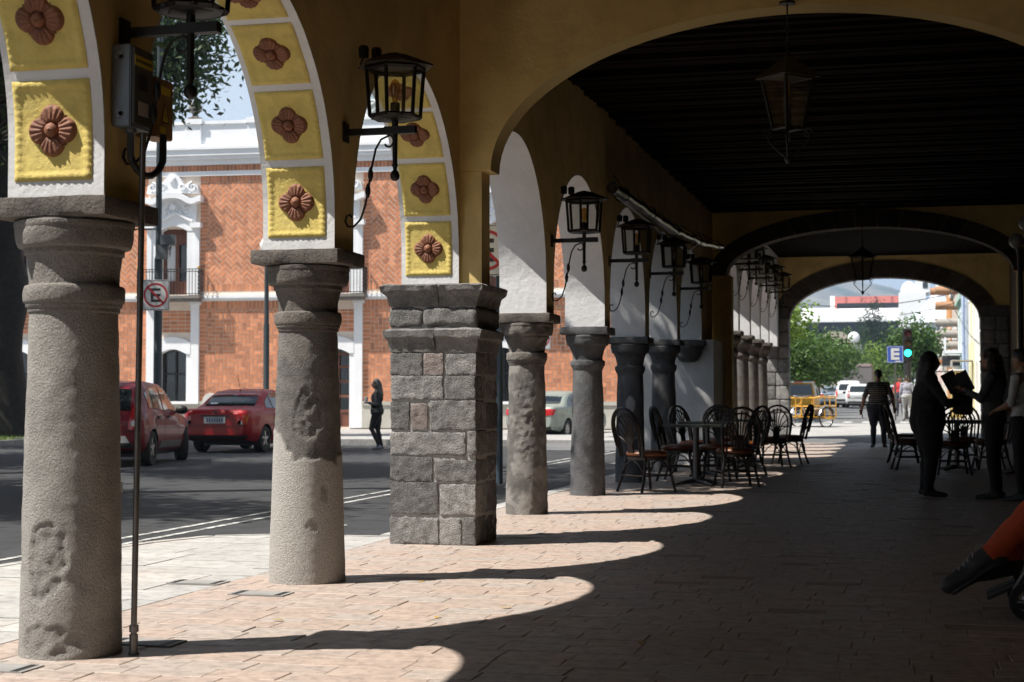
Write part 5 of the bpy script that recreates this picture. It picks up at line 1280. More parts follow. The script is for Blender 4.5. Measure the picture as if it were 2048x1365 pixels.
for i, (y, z, lb) in enumerate(((6.45, 2.75, 'big wall lantern cut by the top edge, above the electric boxes'), (9.34, 2.77, 'black hexagonal wall lantern with an amber bulb, in front of the flower panels'), (15.26, 2.66, 'wall lantern with amber bulb against the first white arches past the stone pier'),
        (18.36, 2.72, 'wall lantern under the start of the black tube, second past the stone pier'), (21.41, 2.80, 'wall lantern third past the stone pier, above the cane chairs'), (24.34, 2.79, 'wall lantern by the white wall end, fourth past the stone pier'))):
    wall_lantern(lb, XI, y, z)
base = bpy.data.objects['wall_lantern.003']
for i, (y, x, lb) in enumerate(((30.0, -3.19, 'nearest of the cluster of lanterns beyond the middle arch'), (31.35, -3.19, 'second lantern of the cluster beyond the middle arch'), (33.65, -3.19, 'third lantern of the cluster beyond the middle arch'), (35.95, -3.19, 'fourth lantern of the cluster beyond the middle arch'), (38.25, -3.19, 'lantern nearest the far arch, last of the cluster'))):
    c = copy_tree(base); c.location = (x, y, 3.62); c['label'] = lb; c['group'] = 'iron lanterns beyond the middle arch'
def pendant(label, x, y, ztop, zap, k=1.0):
    t = thing('pendant_lantern', label, 'lantern', (x, y, zap))
    b = MB().tube([(0, 0, ztop-zap), (0, 0, .03)], .006, 6).lathe([(.06, ztop-zap-.02), (.06, ztop-zap-.004)], (0, 0, 0), 12)
    for q in range(5): b.tube([(.018*math.cos(a), 0, .05+.05*q+.024*math.sin(a)) if q % 2 else (0, .018*math.cos(a), .05+.05*q+.024*math.sin(a)) for a in [2*PI*j/10 for j in range(10)]], .005, 5, close=True)
    b.build('chain', iron, t)
    MB().lathe([(.25*k, -.165), (.25*k, -.155), (.14*k, -.08), (.03*k, -.005), (.015, .03)], (0, 0, 0), 4).build('roof', rusty, t)
    tp = [Vector((.20*k*math.cos(PI/2*q), .20*k*math.sin(PI/2*q), -.165)) for q in range(4)]; bt = [Vector((.115*k*math.cos(PI/2*q), .115*k*math.sin(PI/2*q), -.54)) for q in range(4)]
    f = MB()
    for q in range(4): f.tube([tp[q], bt[q]], .013, 4); f.tube([bt[q], bt[(q+1) % 4]], .012, 4); f.tube([tp[q], tp[(q+1) % 4]], .012, 4)
    f.build('frame', iron, t)
    g = MB()
    for q in range(4): g.add([bt[q], bt[(q+1) % 4], tp[(q+1) % 4], tp[q]], [(0, 1, 2, 3)])
    g.build('glass_panes', glass, t)
    s = MB()
    for q in range(4):
        a = PI/2*q; ca, sa = math.cos(a), math.sin(a)
        pts = [(.115, -.54), (.16, -.585), (.15, -.63), (.08, -.70), (.02, -.75)]; s.tube([(r*ca*k, r*sa*k, z) for r, z in pts], .007, 5)
        s.tube([((.155+.03*math.cos(w))*ca*k, (.155+.03*math.cos(w))*sa*k, -.575+.03*math.sin(w)) for w in [.5*j for j in range(11)]], .005, 5)
    s.lathe([(.006, -.80), (.026, -.775), (.026, -.755), (.01, -.73)], (0, 0, 0), 10); s.build('scroll_tail', iron, t, smooth=60)
    bu = MB().lathe([(.014, -.20), (.018, -.24), (.034, -.33), (.03, -.37), (.004, -.39)], (0, 0, 0), 14).build('bulb', bulbglass, t, smooth=180)
    return t
pendant('dark hanging lantern under the near cross arch', -.845, 11.86, 4.05, 3.645, .95)
pendant('small hanging lantern seen against the far arch and hills', -.735, 27.6, 4.42, 3.66, .92)

# ------------------------------------------------------------------ electric boxes, conduit, pole, tube
eb = thing('electric_box', 'grey metal switch box on the wall above the worn column', 'electric box', (XI+.05, 6.44, 2.32))
MB().bx(-3.375, -3.285, 6.335, 6.535, 2.315, 2.675).build('housing', grey_metal, eb, world=True, bevel=.005)
MB().bx(-3.284, -3.272, 6.345, 6.525, 2.325, 2.665).build('door', mat('dark_grey_door', (.085, .08, .075), None, .5, .2), eb, world=True, bevel=.004)
lab_y = mat('yellow_label', (.55, .40, .02), None, .6); lab_w = mat('pale_label', (.42, .38, .34), None, .6)
MB().bx(-3.2715, -3.2695, 6.35, 6.52, 2.585, 2.63).build('warning_label', lab_y, eb, world=True); MB().bx(-3.2715, -3.2695, 6.385, 6.475, 2.37, 2.43).build('rating_label', lab_w, eb, world=True)
MB().bx(-3.2715, -3.266, 6.40, 6.46, 2.48, 2.545).build('switch', black, eb, world=True)
lm = MB()
for k in range(9): lm.bx(-3.2693, -3.2688, 6.362+k*.017, 6.373+k*.017, 2.600, 2.614)
lm.build('label_print', black, eb, world=True)
ko = MB()
for (y_, z_) in ((0, 2.62), (0, 2.37)): ko.lathe([(.010, -.001), (.014, -.002), (.014, .002)], (-3.33, 6.334, z_), 14, axis='y'); ko.lathe([(.02, -.001), (.023, -.002), (.023, .002)], (-3.34, 6.334, z_), 18, axis='y')
ko.build('knockouts', grey_metal, eb, world=True)
e2 = thing('electric_box', 'brown meter box with a yellow warning triangle, beside the grey switch box', 'electric box', (XI+.05, 6.64, 2.3))
MB().bx(-3.375, -3.275, 6.565, 6.735, 2.305, 2.575).build('housing', mat('brown_box_paint', (.26, .14, .05), (.22, .115, .04), .55), e2, world=True, bevel=.005)
tri = MB(); tri.add([(-3.2735, 6.61, 2.375), (-3.2735, 6.69, 2.375), (-3.2735, 6.65, 2.475)], [(0, 1, 2)]); tri.build('warning_border', black, e2, world=True)
tri = MB(); tri.add([(-3.2725, 6.62, 2.381), (-3.2725, 6.68, 2.381), (-3.2725, 6.65, 2.458)], [(0, 1, 2)]); tri.build('warning_triangle', lab_y, e2, world=True)
b = MB(); b.add([(-3.2715, 6.654, 2.435), (-3.2715, 6.642, 2.410), (-3.2715, 6.650, 2.410), (-3.2715, 6.645, 2.387), (-3.2715, 6.659, 2.416), (-3.2715, 6.651, 2.416)], [(0, 1, 2, 5), (2, 3, 4, 5)]); b.build('lightning_bolt', black, e2, world=True)
MB().bx(-3.2745, -3.2725, 6.60, 6.70, 2.505, 2.54).build('warning_label', lab_y, e2, world=True); MB().bx(-3.2745, -3.2725, 6.60, 6.655, 2.325, 2.355).build('small_label', lab_y, e2, world=True)
cd = thing('flexible_conduit', 'black flexible conduit looping under the electric boxes', 'conduit', (-3.33, 6.45, 2.2))
pts = [(-3.325, 6.42, 2.318), (-3.325, 6.42, 2.20)]+[(-3.325+.01*k, 6.42+.085*(1-math.cos(PI*k/8))*.9, 2.19-.075*math.sin(PI*k/8)) for k in range(1, 9)]+[(-3.245, 6.575, 2.24), (-3.25, 6.585, 2.31)]
MB().tube(pts, .016, 10).build('hose', black, cd, smooth=60, world=True)
r_ = MB()
for k in range(26):
    q = 2.30-.005*k; r_.lathe([(.0162, q-.0012), (.0178, q), (.0162, q+.0012)], (-3.325, 6.42, 0), 10, cap=False)
r_.lathe([(.026, 2.296), (.026, 2.316)], (-3.325, 6.42, 0), 12); r_.build('ribbed_sleeve', grey_metal, cd, smooth=60, world=True)
gp_ = thing('steel_pole', 'thin dull steel pole standing in front of the worn column, leaning slightly', 'pole', (-3.31, 6.46, 0))
MB().tube([(-3.312, 6.462, 0), (-3.312, 6.462, .09)], .019, 12).tube([(-3.312, 6.462, .088), (-3.275, 6.44, 2.30)], .0135, 12).lathe([(.024, 0), (.024, .012)], (-3.312, 6.462, 0), 14).build('tube', pole_metal, gp_, smooth=60, world=True)
MB().lathe([(.0205, .10), (.0205, .13)], (-3.311, 6.462, 0), 14).build('collar', pole_metal, gp_, world=True)
tb = thing('rolled_plastic_curtain', 'long black rolled plastic tube slung along the wall above the lanterns', 'rolled curtain', (-3.25, 22, 3.5))
plast = mat('black_plastic_film', (.02, .02, .022), (.05, .05, .054), .22, scale=5, spec=.7, bump=.6, bscale=14, lo=.45, hi=.6)
pp = [Vector((-3.27, 18.0, 3.53)), Vector((-3.22, 20.2, 3.49)), Vector((-3.17, 22.5, 3.47)), Vector((-3.10, 24.9, 3.53)), Vector((-3.02, 26.9, 3.66))]
tpts = []; trad = []
for k in range(61):
    t = k/60*4; i = min(3, int(t)); p = pp[i].lerp(pp[i+1], t-i); tpts.append(p+Vector((noise.noise(p*2)*.02, 0, noise.noise(p*3)*.02))); trad.append(.07-.035*k/60+.012*noise.noise(p*4))
MB().tube(tpts, trad, 12).build('rolled_film', plast, tb, smooth=60, world=True)
MB().tube([(-3.25, 18.1, 3.44), (-3.16, 19.8, 3.34), (-3.12, 21.6, 3.24), (-3.1, 23.2, 3.26), (-3.1, 24.2, 3.46)], .014, 7).build('draw_cord', plast, tb, smooth=60, world=True)
for k in (4, 16, 28, 41, 54): p = tpts[k]; MB().tube([(p.x+.09*math.cos(a), p.y, p.z+.085*math.sin(a)) for a in [2*PI*j/12 for j in range(12)]], .008, 5, close=True).tube([(p.x, p.y, p.z+.08), (XI+.01, p.y, p.z+.25)], .006, 5).build('tie_strap', black, tb, world=True)

# ------------------------------------------------------------------ chairs and tables
cane = mat('dark_cane', (.016, .010, .008), (.010, .007, .006), .42, scale=14, bump=.2, bscale=30)
seat_l = mat('orange_brown_leather', (.15, .045, .013), (.11, .033, .010), .38, scale=6, bump=.2, bscale=20)
tabletop_m = mat('dark_green_tabletop', (.030, .040, .034), (.022, .03, .026), .35, scale=4)
def arcp(cx, cz, rx, rz_, a0, a1, n, y=0, lean=0): return [(cx+rx*math.cos(a0+(a1-a0)*k/n), y-lean*(cz+rz_*math.sin(a0+(a1-a0)*k/n)-.45), cz+rz_*math.sin(a0+(a1-a0)*k/n)) for k in range(n+1)]
def make_chair(label):
    t = thing('cane_chair', label, 'chair', (0, 0, 0), 0, 'cane chairs at the tables on the walk')
    yb, ln = -.20, .22
    hoop = [(-.19, yb, .42), (-.205, yb-ln*.10, .55)]+arcp(0, .74, .22, .27, PI, 0, 14, yb, ln)+[(.205, yb-ln*.10, .55), (.19, yb, .42)]
    inner = [(-.15, yb, .43)]+arcp(0, .72, .165, .22, PI, 0, 12, yb, ln)+[(.15, yb, .43)]
    MB().tube(hoop, .017, 8).tube([(x*1.0, y-.025, z+.0) for x, y, z in hoop[1:-1]], .012, 6).build('back_hoop', cane, t, smooth=60)
    f = MB().tube(inner, .011, 6)
    for k, (ex, ez) in enumerate(((-.17, .80), (-.12, .90), (-.06, .955), (0, .97), (.06, .955), (.12, .90), (.17, .80), (-.175, .68), (.175, .68))):
        sx = ex*.12; pts = [(sx, yb, .44), (sx+ex*.12, yb-ln*.12, .58), (ex*.55, yb-ln*.22, .58+(ez-.58)*.6), (ex*1.0, yb-ln*(ez-.45), ez)]; f.tube(pts, .0085, 6)
    f.add([(-.05, yb+.008, .44), (.05, yb+.008, .44), (.035, yb-.03, .66), (-.035, yb-.03, .66), (-.05, yb-.008, .44), (.05, yb-.008, .44), (.035, yb-.045, .66), (-.035, yb-.045, .66)], [(0, 1, 2, 3), (7, 6, 5, 4), (0, 3, 7, 4), (1, 5, 6, 2)])
    f.build('back_fan', cane, t, smooth=60)
    MB().lathe([(.001, .425), (.20, .425), (.225, .44), (.228, .465), (.205, .49), (.12, .502), (.001, .505)], (0, .01, 0), 28).build('seat', seat_l, t, smooth=60)
    MB().lathe([(.19, .385), (.215, .385), (.215, .425), (.19, .425)], (0, .01, 0), 24, cap=False).build('seat_frame', cane, t, smooth=40)
    for (x, y) in ((-1, -1), (1, -1), (-1, 1), (1, 1)):
        MB().tube([(x*.165, y*.15+.01, .42), (x*.18, y*.175+.01, .25), (x*.215, y*.235, 0)], .0165, 8).build('leg', cane, t, smooth=60)
    s = MB()
    c = [(-.19, -.19, .2), (.19, -.19, .2), (.19, .2, .2), (-.19, .2, .2)]
    for k in range(4):
        s.tube([c[k], c[(k+1) % 4]], .010, 6)
        a, b_ = Vector(c[k]), Vector(c[(k+1) % 4]); m_ = (a+b_)/2; s.tube([a+Vector((0, 0, .02)), a.lerp(m_, .4)+Vector((0, 0, .13)), m_+Vector((0, 0, .19)), b_.lerp(m_, .4)+Vector((0, 0, .13)), b_+Vector((0, 0, .02))], .008, 6)
    s.build('stretcher', cane, t, smooth=60)
    return t
CH = [(-3.06, 19.05, R(-42), 'cane chair nearest the black column, its fan back turned to the road'), (-3.02, 21.6, R(-95), 'cane chair behind the first one, orange seat towards the table'), (-2.12, 20.35, R(18), 'cane chair with its back to the camera, at the nearest table'),
      (-3.05, 23.6, R(-120), 'cane chair by the road side of the second table'), (-2.86, 25.0, R(-170), 'cane chair behind the second table facing the camera'), (-2.35, 23.4, R(60), 'cane chair on the walk side of the second table'), (-2.55, 21.9, R(175), 'cane chair between the first two tables'),
      (-2.15, 26.2, R(20), 'cane chair of the far table with its back towards the camera'), (-1.95, 27.4, R(80), 'last cane chair of the left group, nearest the far street'), (-2.95, 27.3, R(-80), 'cane chair in the corner by the middle arch'),
      (-.10, 28.6, R(-92), 'cane chair in the open, its side against the bright street'), (.02, 25.8, R(-80), 'cane chair right of the walkway, half behind the long haired woman'), (.85, 27.0, R(175), 'cane chair on the far side of the right hand table'), (1.25, 26.0, R(100), 'cane chair at the right end of the right hand table'), (.62, 24.3, R(5), 'cane chair on the near side of the right hand table')]
proto = make_chair(CH[0][3])
for i, (x, y, a, lb) in enumerate(CH):
    c = proto if i == 0 else copy_tree(proto); c.location = (x, y, gz(x, y)); c.rotation_euler = (0, 0, a); c['label'] = lb; c.scale = (1.1, 1.1, .99)
def make_table(label):
    t = thing('cafe_table', label, 'table', (0, 0, 0), 0, 'café tables under the arcade')
    MB().box((0, 0, .765), (.78, .78, .03)).build('tabletop', tabletop_m, t, bevel=.008)
    MB().tube([(0, 0, .03), (0, 0, .75)], .04, 16).lathe([(.13, .742), (.13, .75)], (0, 0, 0), 16).build('pedestal', pole_metal, t, smooth=50)
    b = MB()
    for k in range(4):
        a = PI/4+PI/2*k; b.tube([(0, 0, .06), (.16*math.cos(a), .16*math.sin(a), .045), (.33*math.cos(a), .33*math.sin(a), .018)], [.035, .026, .016], 8)
    b.build('foot', pole_metal, t, smooth=50); return t
TB = [(-2.66, 20.6, 'café table nearest the camera, on a steel pedestal'), (-2.80, 22.9, 'second café table behind the nearest one'), (-2.45, 25.6, 'far café table of the left group'), (.72, 25.7, 'right hand café table between the two women'), (1.55, 24.5, 'café table at the dark right edge')]
tp_ = make_table(TB[0][2])
for i, (x, y, lb) in enumerate(TB):
    c = tp_ if i == 0 else copy_tree(tp_); c.location = (x, y, 0); c['label'] = lb; c.rotation_euler = (0, 0, R(3*i))
gl = thing('globe_lamp', 'dark post with pale glass globes in front of the right wall', 'lamp', (1.74, 26.6, 0))
MB().lathe([(.16, 0), (.16, .08), (.06, .2), (.045, .3), (.04, 3.4), (.06, 3.44)], (0, 0, 0), 14).build('post', iron, gl, smooth=50)
for (dx, z) in ((-.05, 3.62), (.10, 3.9)): MB().ball((dx, 0, z), .12, 18).tube([(dx*.6, 0, z-.2), (dx, 0, z-.1)], .02, 8).build('globe', mat('opal_globe', (.35, .35, .33), None, .3), gl, smooth=60)
cam_ = thing('security_camera', 'small dark camera fixed high on the middle cross arch', 'camera', (1.62, 28.52, 4.5)); MB().tube([(0, .06, .04), (0, 0, 0)], .02, 8).box((-.04, -.06, -.02), (.12, .18, .09)).build('housing', black, cam_)
for i, (x, y, lb) in enumerate(((-4.21, 9.05, 'dark slotted cover plate out on the pale pavement'), (-3.62, 8.62, 'slotted cover plate at the foot of the two toned column'), (-3.70, 6.00, 'slotted cover plate in front of the worn column'), (-3.42, 6.78, 'slotted cover plate right of the worn column, by the pole'))):
    b = MB().bx(-.17, .17, -.09, .09, -.02, .003); o = b.build('cover_plate', mat('cover_metal', (.30, .29, .28), (.22, .21, .2), .7) if i == 0 else MATS['cover_metal'], None); o.location = (x, y, .004); tag(o, lb, 'cover plate', 'slotted cover plates in the paving')
    s = MB()
    for sx in (-.13, .13): s.bx(sx-.018, sx+.018, -.085, .085, .0031, .0042)
    s.build('slot', black, o)

# ------------------------------------------------------------------ signs, poles, traffic light
sign_w = mat('sign_white', (.60, .60, .60), (.54, .54, .545), .5); sign_red = mat('sign_red', (.42, .015, .025), None, .5); sign_k = mat('sign_black', (.015, .015, .015), None, .5); sign_b = mat('sign_blue', (.03, .085, .42), None, .5)
def letter_E(b, w, h, st, y0, y1, m=0):
    b.bx(-w/2, -w/2+st, y0, y1, -h/2, h/2, m); 
    for z in (-h/2, -st/2, h/2-st): b.bx(-w/2+st, w/2, y0, y1, z, z+st, m)
def no_parking(parent, z, k=1.0, x=0):
    b = MB().bx(-.30*k, .30*k, -.006, .006, -.335*k, .335*k); o = b.build('sign_plate', sign_w, parent, bevel=.004); o.location = (x, -.14, z)
    c = MB(); n = 40
    def loop(r, yy): return [(r*k*math.cos(2*PI*i/n), yy, r*k*math.sin(2*PI*i/n)) for i in range(n)]
    for (a, b2) in ((.225, .265),): c.add(loop(a, -.0092)+loop(b2, -.0092), [(i, (i+1) % n, n+(i+1) % n, n+i) for i in range(n)])
    c.box((0, -.0125, 0), (.47*k, .004, .042*k), Matrix.Rotation(R(45), 3, 'Y')); c.build('ban_ring', sign_red, o)
    l = MB(); letter_E(l, .21*k, .30*k, .055*k, -.0085, -.0065); l.build('letter', sign_k, o)
    bd = MB()
    for q in (-1, 1): bd.bx(-.285*k, .285*k, -.0085, -.0065, *sorted((q*.32*k, q*.312*k))); bd.bx(*sorted((q*.285*k, q*.277*k)), -.0085, -.0065, -.312*k, .312*k)
    bd.build('sign_border', sign_k, o)
dpole = mat('dark_green_pole', (.022, .032, .036), (.03, .04, .044), .5, .2, scale=6)
rz0 = R(13.91)
p1 = thing('lamp_post', 'tall dark post with a no parking sign and meter box, between two round columns', 'post', (-17.8, 35.86, -.1), rz0)
MB().lathe([(.18, 0), (.18, .3), (.105, .4), (.10, 4.6), (.075, 4.7), (.07, 12)], (0, 0, 0), 16).build('post', dpole, p1, smooth=50)
no_parking(p1, 3.72, 1.12, -.03)
MB().bx(.06, .42, -.14, .06, 4.95, 5.2).bx(-.05, .25, -.12, -.07, 4.6, 4.95).build('meter_box', grey_metal, p1, bevel=.01)
w_ = MB()
for k in range(3): w_.tube([(.15+.06*k, -.15, 4.96), (.22+.05*k, -.17, 4.75-.05*k), (.34, -.15, 4.92)], .012, 5)
w_.tube([(0, 0, 5.35), (-1.0, .1, 5.35)], .02, 6); w_.build('loose_cable', black, p1)
p2 = thing('lamp_post', 'thin dark lamp post beside the two toned column, behind the red sedan', 'post', (-18.7, 44.83, 0), rz0)
MB().lathe([(.12, 0), (.12, .25), (.09, .3), (.088, 3.3), (.07, 3.36), (.065, 5.4)], (0, 0, 0), 14).build('post', dpole, p2, smooth=50)
MB().lathe([(.05, 5.4), (.18, 5.5), (.22, 5.75), (.1, 5.95), (.02, 6.05)], (0, 0, 0), 12).build('lamp_head', sign_w, p2, smooth=50)
p3 = thing('sign_post', 'dark blue post with a no parking sign, just right of the stone pier', 'sign', (-5.66, 22.1, -.1), rz0)
MB().lathe([(.05, 0), (.05, 1.6), (.045, 1.62), (.045, 3.75)], (0, 0, 0), 14).build('post', mat('blue_grey_post', (.05, .075, .10), None, .5, .2), p3, smooth=50); no_parking(p3, 3.32, 1.1, -.19)
p4 = thing('sign_post', 'no parking sign on the far kerb, peeping past the rough grey column', 'sign', (-11.13, 48.7, 0), rz0)
MB().lathe([(.04, 0), (.04, 3.3)], (0, 0, 0), 12).build('post', dpole, p4); no_parking(p4, 2.95, 1.0)
p5 = thing('parking_sign', 'blue parking sign with a white letter E beside the traffic light', 'sign', (-.46, 59.6, gz(0, 59)), R(6))
MB().tube([(0, 0, 0), (0, 0, 2.7)], .028, 10).build('post', pole_metal, p5)
o = MB().bx(-.29, .29, -.05, -.035, 2.08, 2.69).build('sign_plate', sign_b, p5, bevel=.003)
l = MB(); letter_E(l, .30, .42, .10, -.060, -.051); l2 = l.build('letter', sign_w, o); l2.location = (0, 0, 2.40)
bd = MB()
for q in (-1, 1): bd.bx(*sorted((q*.275, q*.262)), -.058, -.051, 2.10, 2.67); bd.bx(-.262, .262, -.058, -.051, *sorted((2.385+q*.285, 2.385+q*.272)))
bd.bx(.0, .2, -.058, -.051, 2.12, 2.15); bd.build('sign_border', sign_w, o)
tl = thing('traffic_light', 'black traffic light showing green, beside the blue parking sign', 'traffic light', (-.02, 61.8, gz(0, 62)), R(3))
MB().lathe([(.14, 0), (.13, 2.3)], (0, 0, 0), 14).build('post', trimblack, tl, smooth=50)
MB().box((0, 0, 2.78), (.33, .28, 1.25)).build('housing', trimblack, tl, bevel=.03)
for k, (z, m_) in enumerate(((3.2, mat('dark_red_lens', (.08, .006, .006), None, .3)), (2.84, mat('dark_amber_lens', (.09, .05, .006), None, .3)), (2.48, emit('green_signal', (.02, .95, .62), 4.0)))):
    MB().lathe([(.001, -.155), (.10, -.15), (.125, -.14)], (0, 0, z), 20, axis='y').build('lens', m_, tl, smooth=60)
    v = MB(); a_ = [(.14*math.cos(a), .14*math.sin(a)) for a in [PI*j/12 for j in range(13)]]
    v.add([(x, -.14, z+q) for x, q in a_]+[(x, -.32, z+q) for x, q in a_], [(j, j+1, j+14, j+13) for j in range(12)]); v.build('visor', trimblack, tl)

# ------------------------------------------------------------------ trees
bark = mat('grey_bark', (.032, .027, .022), (.016, .014, .012), .95, scale=9, bump=1.0, bscale=22, bdist=.03)
lime = mat('limewashed_trunk', (.48, .47, .45), (.36, .35, .33), .9, scale=9, bump=.6)
leaf_dark = leafmat('dark_leaves', (.020, .042, .013), (.055, .095, .028)); leaf_mid = leafmat('mid_leaves', (.03, .072, .016), (.10, .18, .035)); leaf_bright = leafmat('bright_leaves', (.09, .17, .02), (.24, .35, .05)); leaf_pine = leafmat('pine_needles', (.018, .036, .024), (.04, .07, .045))
def crown_mesh(b, lumps, n, ls, rr, clump=10, up=.25, slim=.42):
    tot = sum(q[3]**2 for q in lumps)
    for (x, y, z, r, *sq) in lumps:
        sz = sq[0] if sq else .8
        for _ in range(int(n*r*r/tot/clump)):
            d = Vector((rr.gauss(0, 1), rr.gauss(0, 1), rr.gauss(0, 1))).normalized(); k = rr.random()**.42
            c = Vector((x, y, z))+Vector((d.x, d.y, d.z*sz))*r*k*(1+.22*noise.noise(d*2.3+Vector((x, y, z))))
            tn = min(1, max(0, .30+.4*rr.random()))
            for _ in range(clump):
                p = c+Vector((rr.gauss(0, 1), rr.gauss(0, 1), rr.gauss(0, .8)))*ls*1.25
                a = Vector((rr.gauss(0, 1), rr.gauss(0, 1), rr.gauss(-.35, .6))).normalized(); q = a.orthogonal(); q.rotate(Quaternion(a, rr.random()*6.28))
                q = (q+Vector((0, 0, up))).normalized(); w = a.cross(q).normalized(); l = ls*rr.uniform(.7, 1.25)
                t = min(1, max(0.001, tn+rr.gauss(0, .16)))
                b.add([p, p+a*l*.5+w*l*slim*.5, p+a*l-q*l*.12, p+a*l*.5-w*l*slim*.5], [(0, 1, 2, 3)], 0, t)
def tree(name, label, loc, th, tr, lumps, n, ls, lm, seed, group=None, tm=None, clump=10, slim=.42, limbs=True):
    rr = random.Random(seed); t = thing(name, label, 'tree', loc, 0, group)
    b = MB(); crown_mesh(b, lumps, n, ls, rr, clump, slim=slim); b.build('crown', lm, t)
    tb_ = MB(); H = th*1.08; pts = []; rad = []
    for k in range(13):
        z = H*k/12; pts.append((.12*noise.noise(Vector((seed, z*.6, 0)))*tr*4*(k/12), .12*noise.noise(Vector((0, z*.6, seed)))*tr*4*(k/12), z-.1)); rad.append(tr*(1.45-.45*min(1, k/2.5))*(1-.35*k/12))
    tb_.tube(pts, rad, 14)
    top = Vector(pts[-1])
    if limbs:
        for (x, y, z, r, *_) in lumps:
            e = Vector((x, y, z)); m_ = top.lerp(e, .5)+Vector((rr.gauss(0, .1), rr.gauss(0, .1), -.08*(e-top).length)); tb_.tube([top-Vector((0, 0, .15)), top.lerp(m_, .5), m_, m_.lerp(e, .6), e+Vector((0, 0, r*.2))], [tr*.5, tr*.4, tr*.3, tr*.2, tr*.06], 7)
            for _ in range(3):
                d = Vector((rr.gauss(0, 1), rr.gauss(0, 1), rr.gauss(.2, .6))).normalized()*r*.8; tb_.tube([m_, m_+d*.5+Vector((0, 0, .1)), e+d], [tr*.2, tr*.12, tr*.03], 5)
    o = tb_.build('trunk', tm or bark, t, smooth=60)
    for v in o.data.vertices: v.co += Vector((noise.noise(v.co*5), noise.noise(v.co*5+Vector((5, 0, 0))), 0))*tr*.12
    return t
L_ = lambda r, k, rx, rz_, z0, seed: [(random.Random(seed+i).uniform(-rx, rx), random.Random(seed+50+i).uniform(-rx, rx), z0+random.Random(seed+90+i).uniform(-rz_, rz_), r*random.Random(seed+i*7).uniform(.75, 1.15)) for i in range(k)]
pg = 'big trees of the square'
tree('square_tree', 'big tree with a thick dark trunk at the far left edge', (-23.9, 39.0, -.1), 7.2, .62, [(a-1.5, b_-3.6, c_-1.6, d_*.95) for a, b_, c_, d_ in L_(2.6, 9, 3.4, 1.3, 12.0, 3)]+[(3.6, 1.2, 10.6, 2.0), (4.4, .6, 11.6, 1.5), (4.3, 1.2, 10.4, 1.6), (3.0, .6, 9.6, 1.3), (4.9, 1.0, 11.2, 1.3)], 26000, .25, leaf_dark, 11, pg)
tree('square_tree', 'leafy tree whose hanging dark leaves show at the top left between the arches', (-15.7, 22.4, -.1), 4.6, .35, L_(1.9, 8, 2.5, 1.1, 8.6, 23)+[(3.3, .3, 7.7, 1.3), (2.7, -1.0, 6.8, 1.1), (3.7, .9, 8.6, 1.3), (2.6, .2, 6.3, .9), (3.4, -.6, 7.2, 1.0)], 26000, .19, leaf_dark, 12, pg)
tree('square_tree', 'shade tree beside the road, above the top edge near the stone pier', (-10.4, 18.6, -.1), 5.6, .26, [(a+.8, b_-.3, c_, d_) for a, b_, c_, d_ in L_(1.5, 7, 1.7, .7, 9.6, 33)]+[(2.0, -1.7, 9.2, 1.3), (1.8, .2, 9.4, 1.5)], 9000, .22, leaf_dark, 13, pg)
tree('square_tree', 'shade tree left of the frame near the worn column', (-15.0, 13.6, -.1), 5.0, .33, L_(2.0, 7, 2.3, 1.0, 9.0, 43), 14000, .24, leaf_dark, 14, pg)
tree('square_tree', 'shade tree over the parked red cars, left of the frame', (-20.6, 29.6, -.1), 5.5, .36, L_(2.1, 8, 2.6, 1.1, 9.4, 53), 13000, .26, leaf_dark, 15, pg)
tree('square_tree', 'shade tree beside the road, hidden by the arches past the rough grey column', (-9.3, 23.6, -.1), 5.6, .28, L_(1.6, 9, 2.0, .7, 9.7, 63)+[(.8, -2.2, 9.4, 1.6), (.8, 2.0, 9.6, 1.6)], 10000, .22, leaf_dark, 16, pg)
for (x, y, r, sd, lb) in ((-18.5, 3.5, 2.7, 71, 'unseen tree added left of the camera, first of the outer row'), (-19, -6, 2.7, 72, 'unseen tree added behind the camera on the road side'), (-21, 12.5, 2.6, 73, 'unseen tree added in the outer row beside the worn column'), (-24, 22, 2.5, 74, 'unseen tree added in the outer row, far left of the road'), (-15.5, -2.5, 2.2, 75, 'unseen tree added at the kerb behind the camera')):  # unseen canopies added to block sky light under the arches
    tree('square_tree', lb, (x, y, -.1), 4.6, .4, [(a, b_, c_, d_) for a, b_, c_, d_ in L_(r, 9, 3.2, 2.6, 8.6, sd*3)], 12000, .42, leaf_dark, sd, pg, slim=.6)
bed = sheet('tree_bed', earth, -34, -22.6, 36.2, 60, -.02); 
kb = MB().bx(-34, -22.45, 36.0, 36.2, -.2, .03).bx(-22.6, -22.4, 36.2, 60, -.2, .03); tag(kb.build('kerb', concrete), kind='structure')
sqp = MB().bx(-60, -14.2, -25, 23.0, -.2, .02); tag(sqp.build('square_pavement', concrete), kind='structure')   # the paved edge of the square, left of the picture
for (x, y, r_) in ((-10.4, 18.6, .62), (-9.3, 23.6, .42), (-20.6, 29.6, .9)):                                  # kerb rings round the trees that stand in the road
    k_ = MB().lathe([(r_-.12, -.2), (r_-.12, .04), (r_, .04), (r_, -.2)], (x, y, 0), 24, cap=False).lathe([(.02, -.03), (r_-.12, -.03)], (x, y, 0), 24, cap=False); tag(k_.build('kerb', concrete, smooth=40), kind='structure')
gr = MB(); rr = random.Random(77)
for _ in range(3500):
    x, y = rr.uniform(-29, -22.7), 36.25+abs(rr.gauss(0, 1.6)); h = rr.uniform(.06, .17); a = rr.random()*6.28; dx, dy = math.cos(a)*.012, math.sin(a)*.012
    gr.add([(x-dx, y-dy, -.02), (x+dx, y+dy, -.02), (x+rr.gauss(0, .04), y+rr.gauss(0, .04), h)], [(0, 1, 2)], 0, rr.uniform(.3, 1))
tag(gr.build('grass', leaf_bright), 'short green grass under the big tree at the left edge', 'grass', kind='stuff')
sg = 'street trees left of the sunny street'
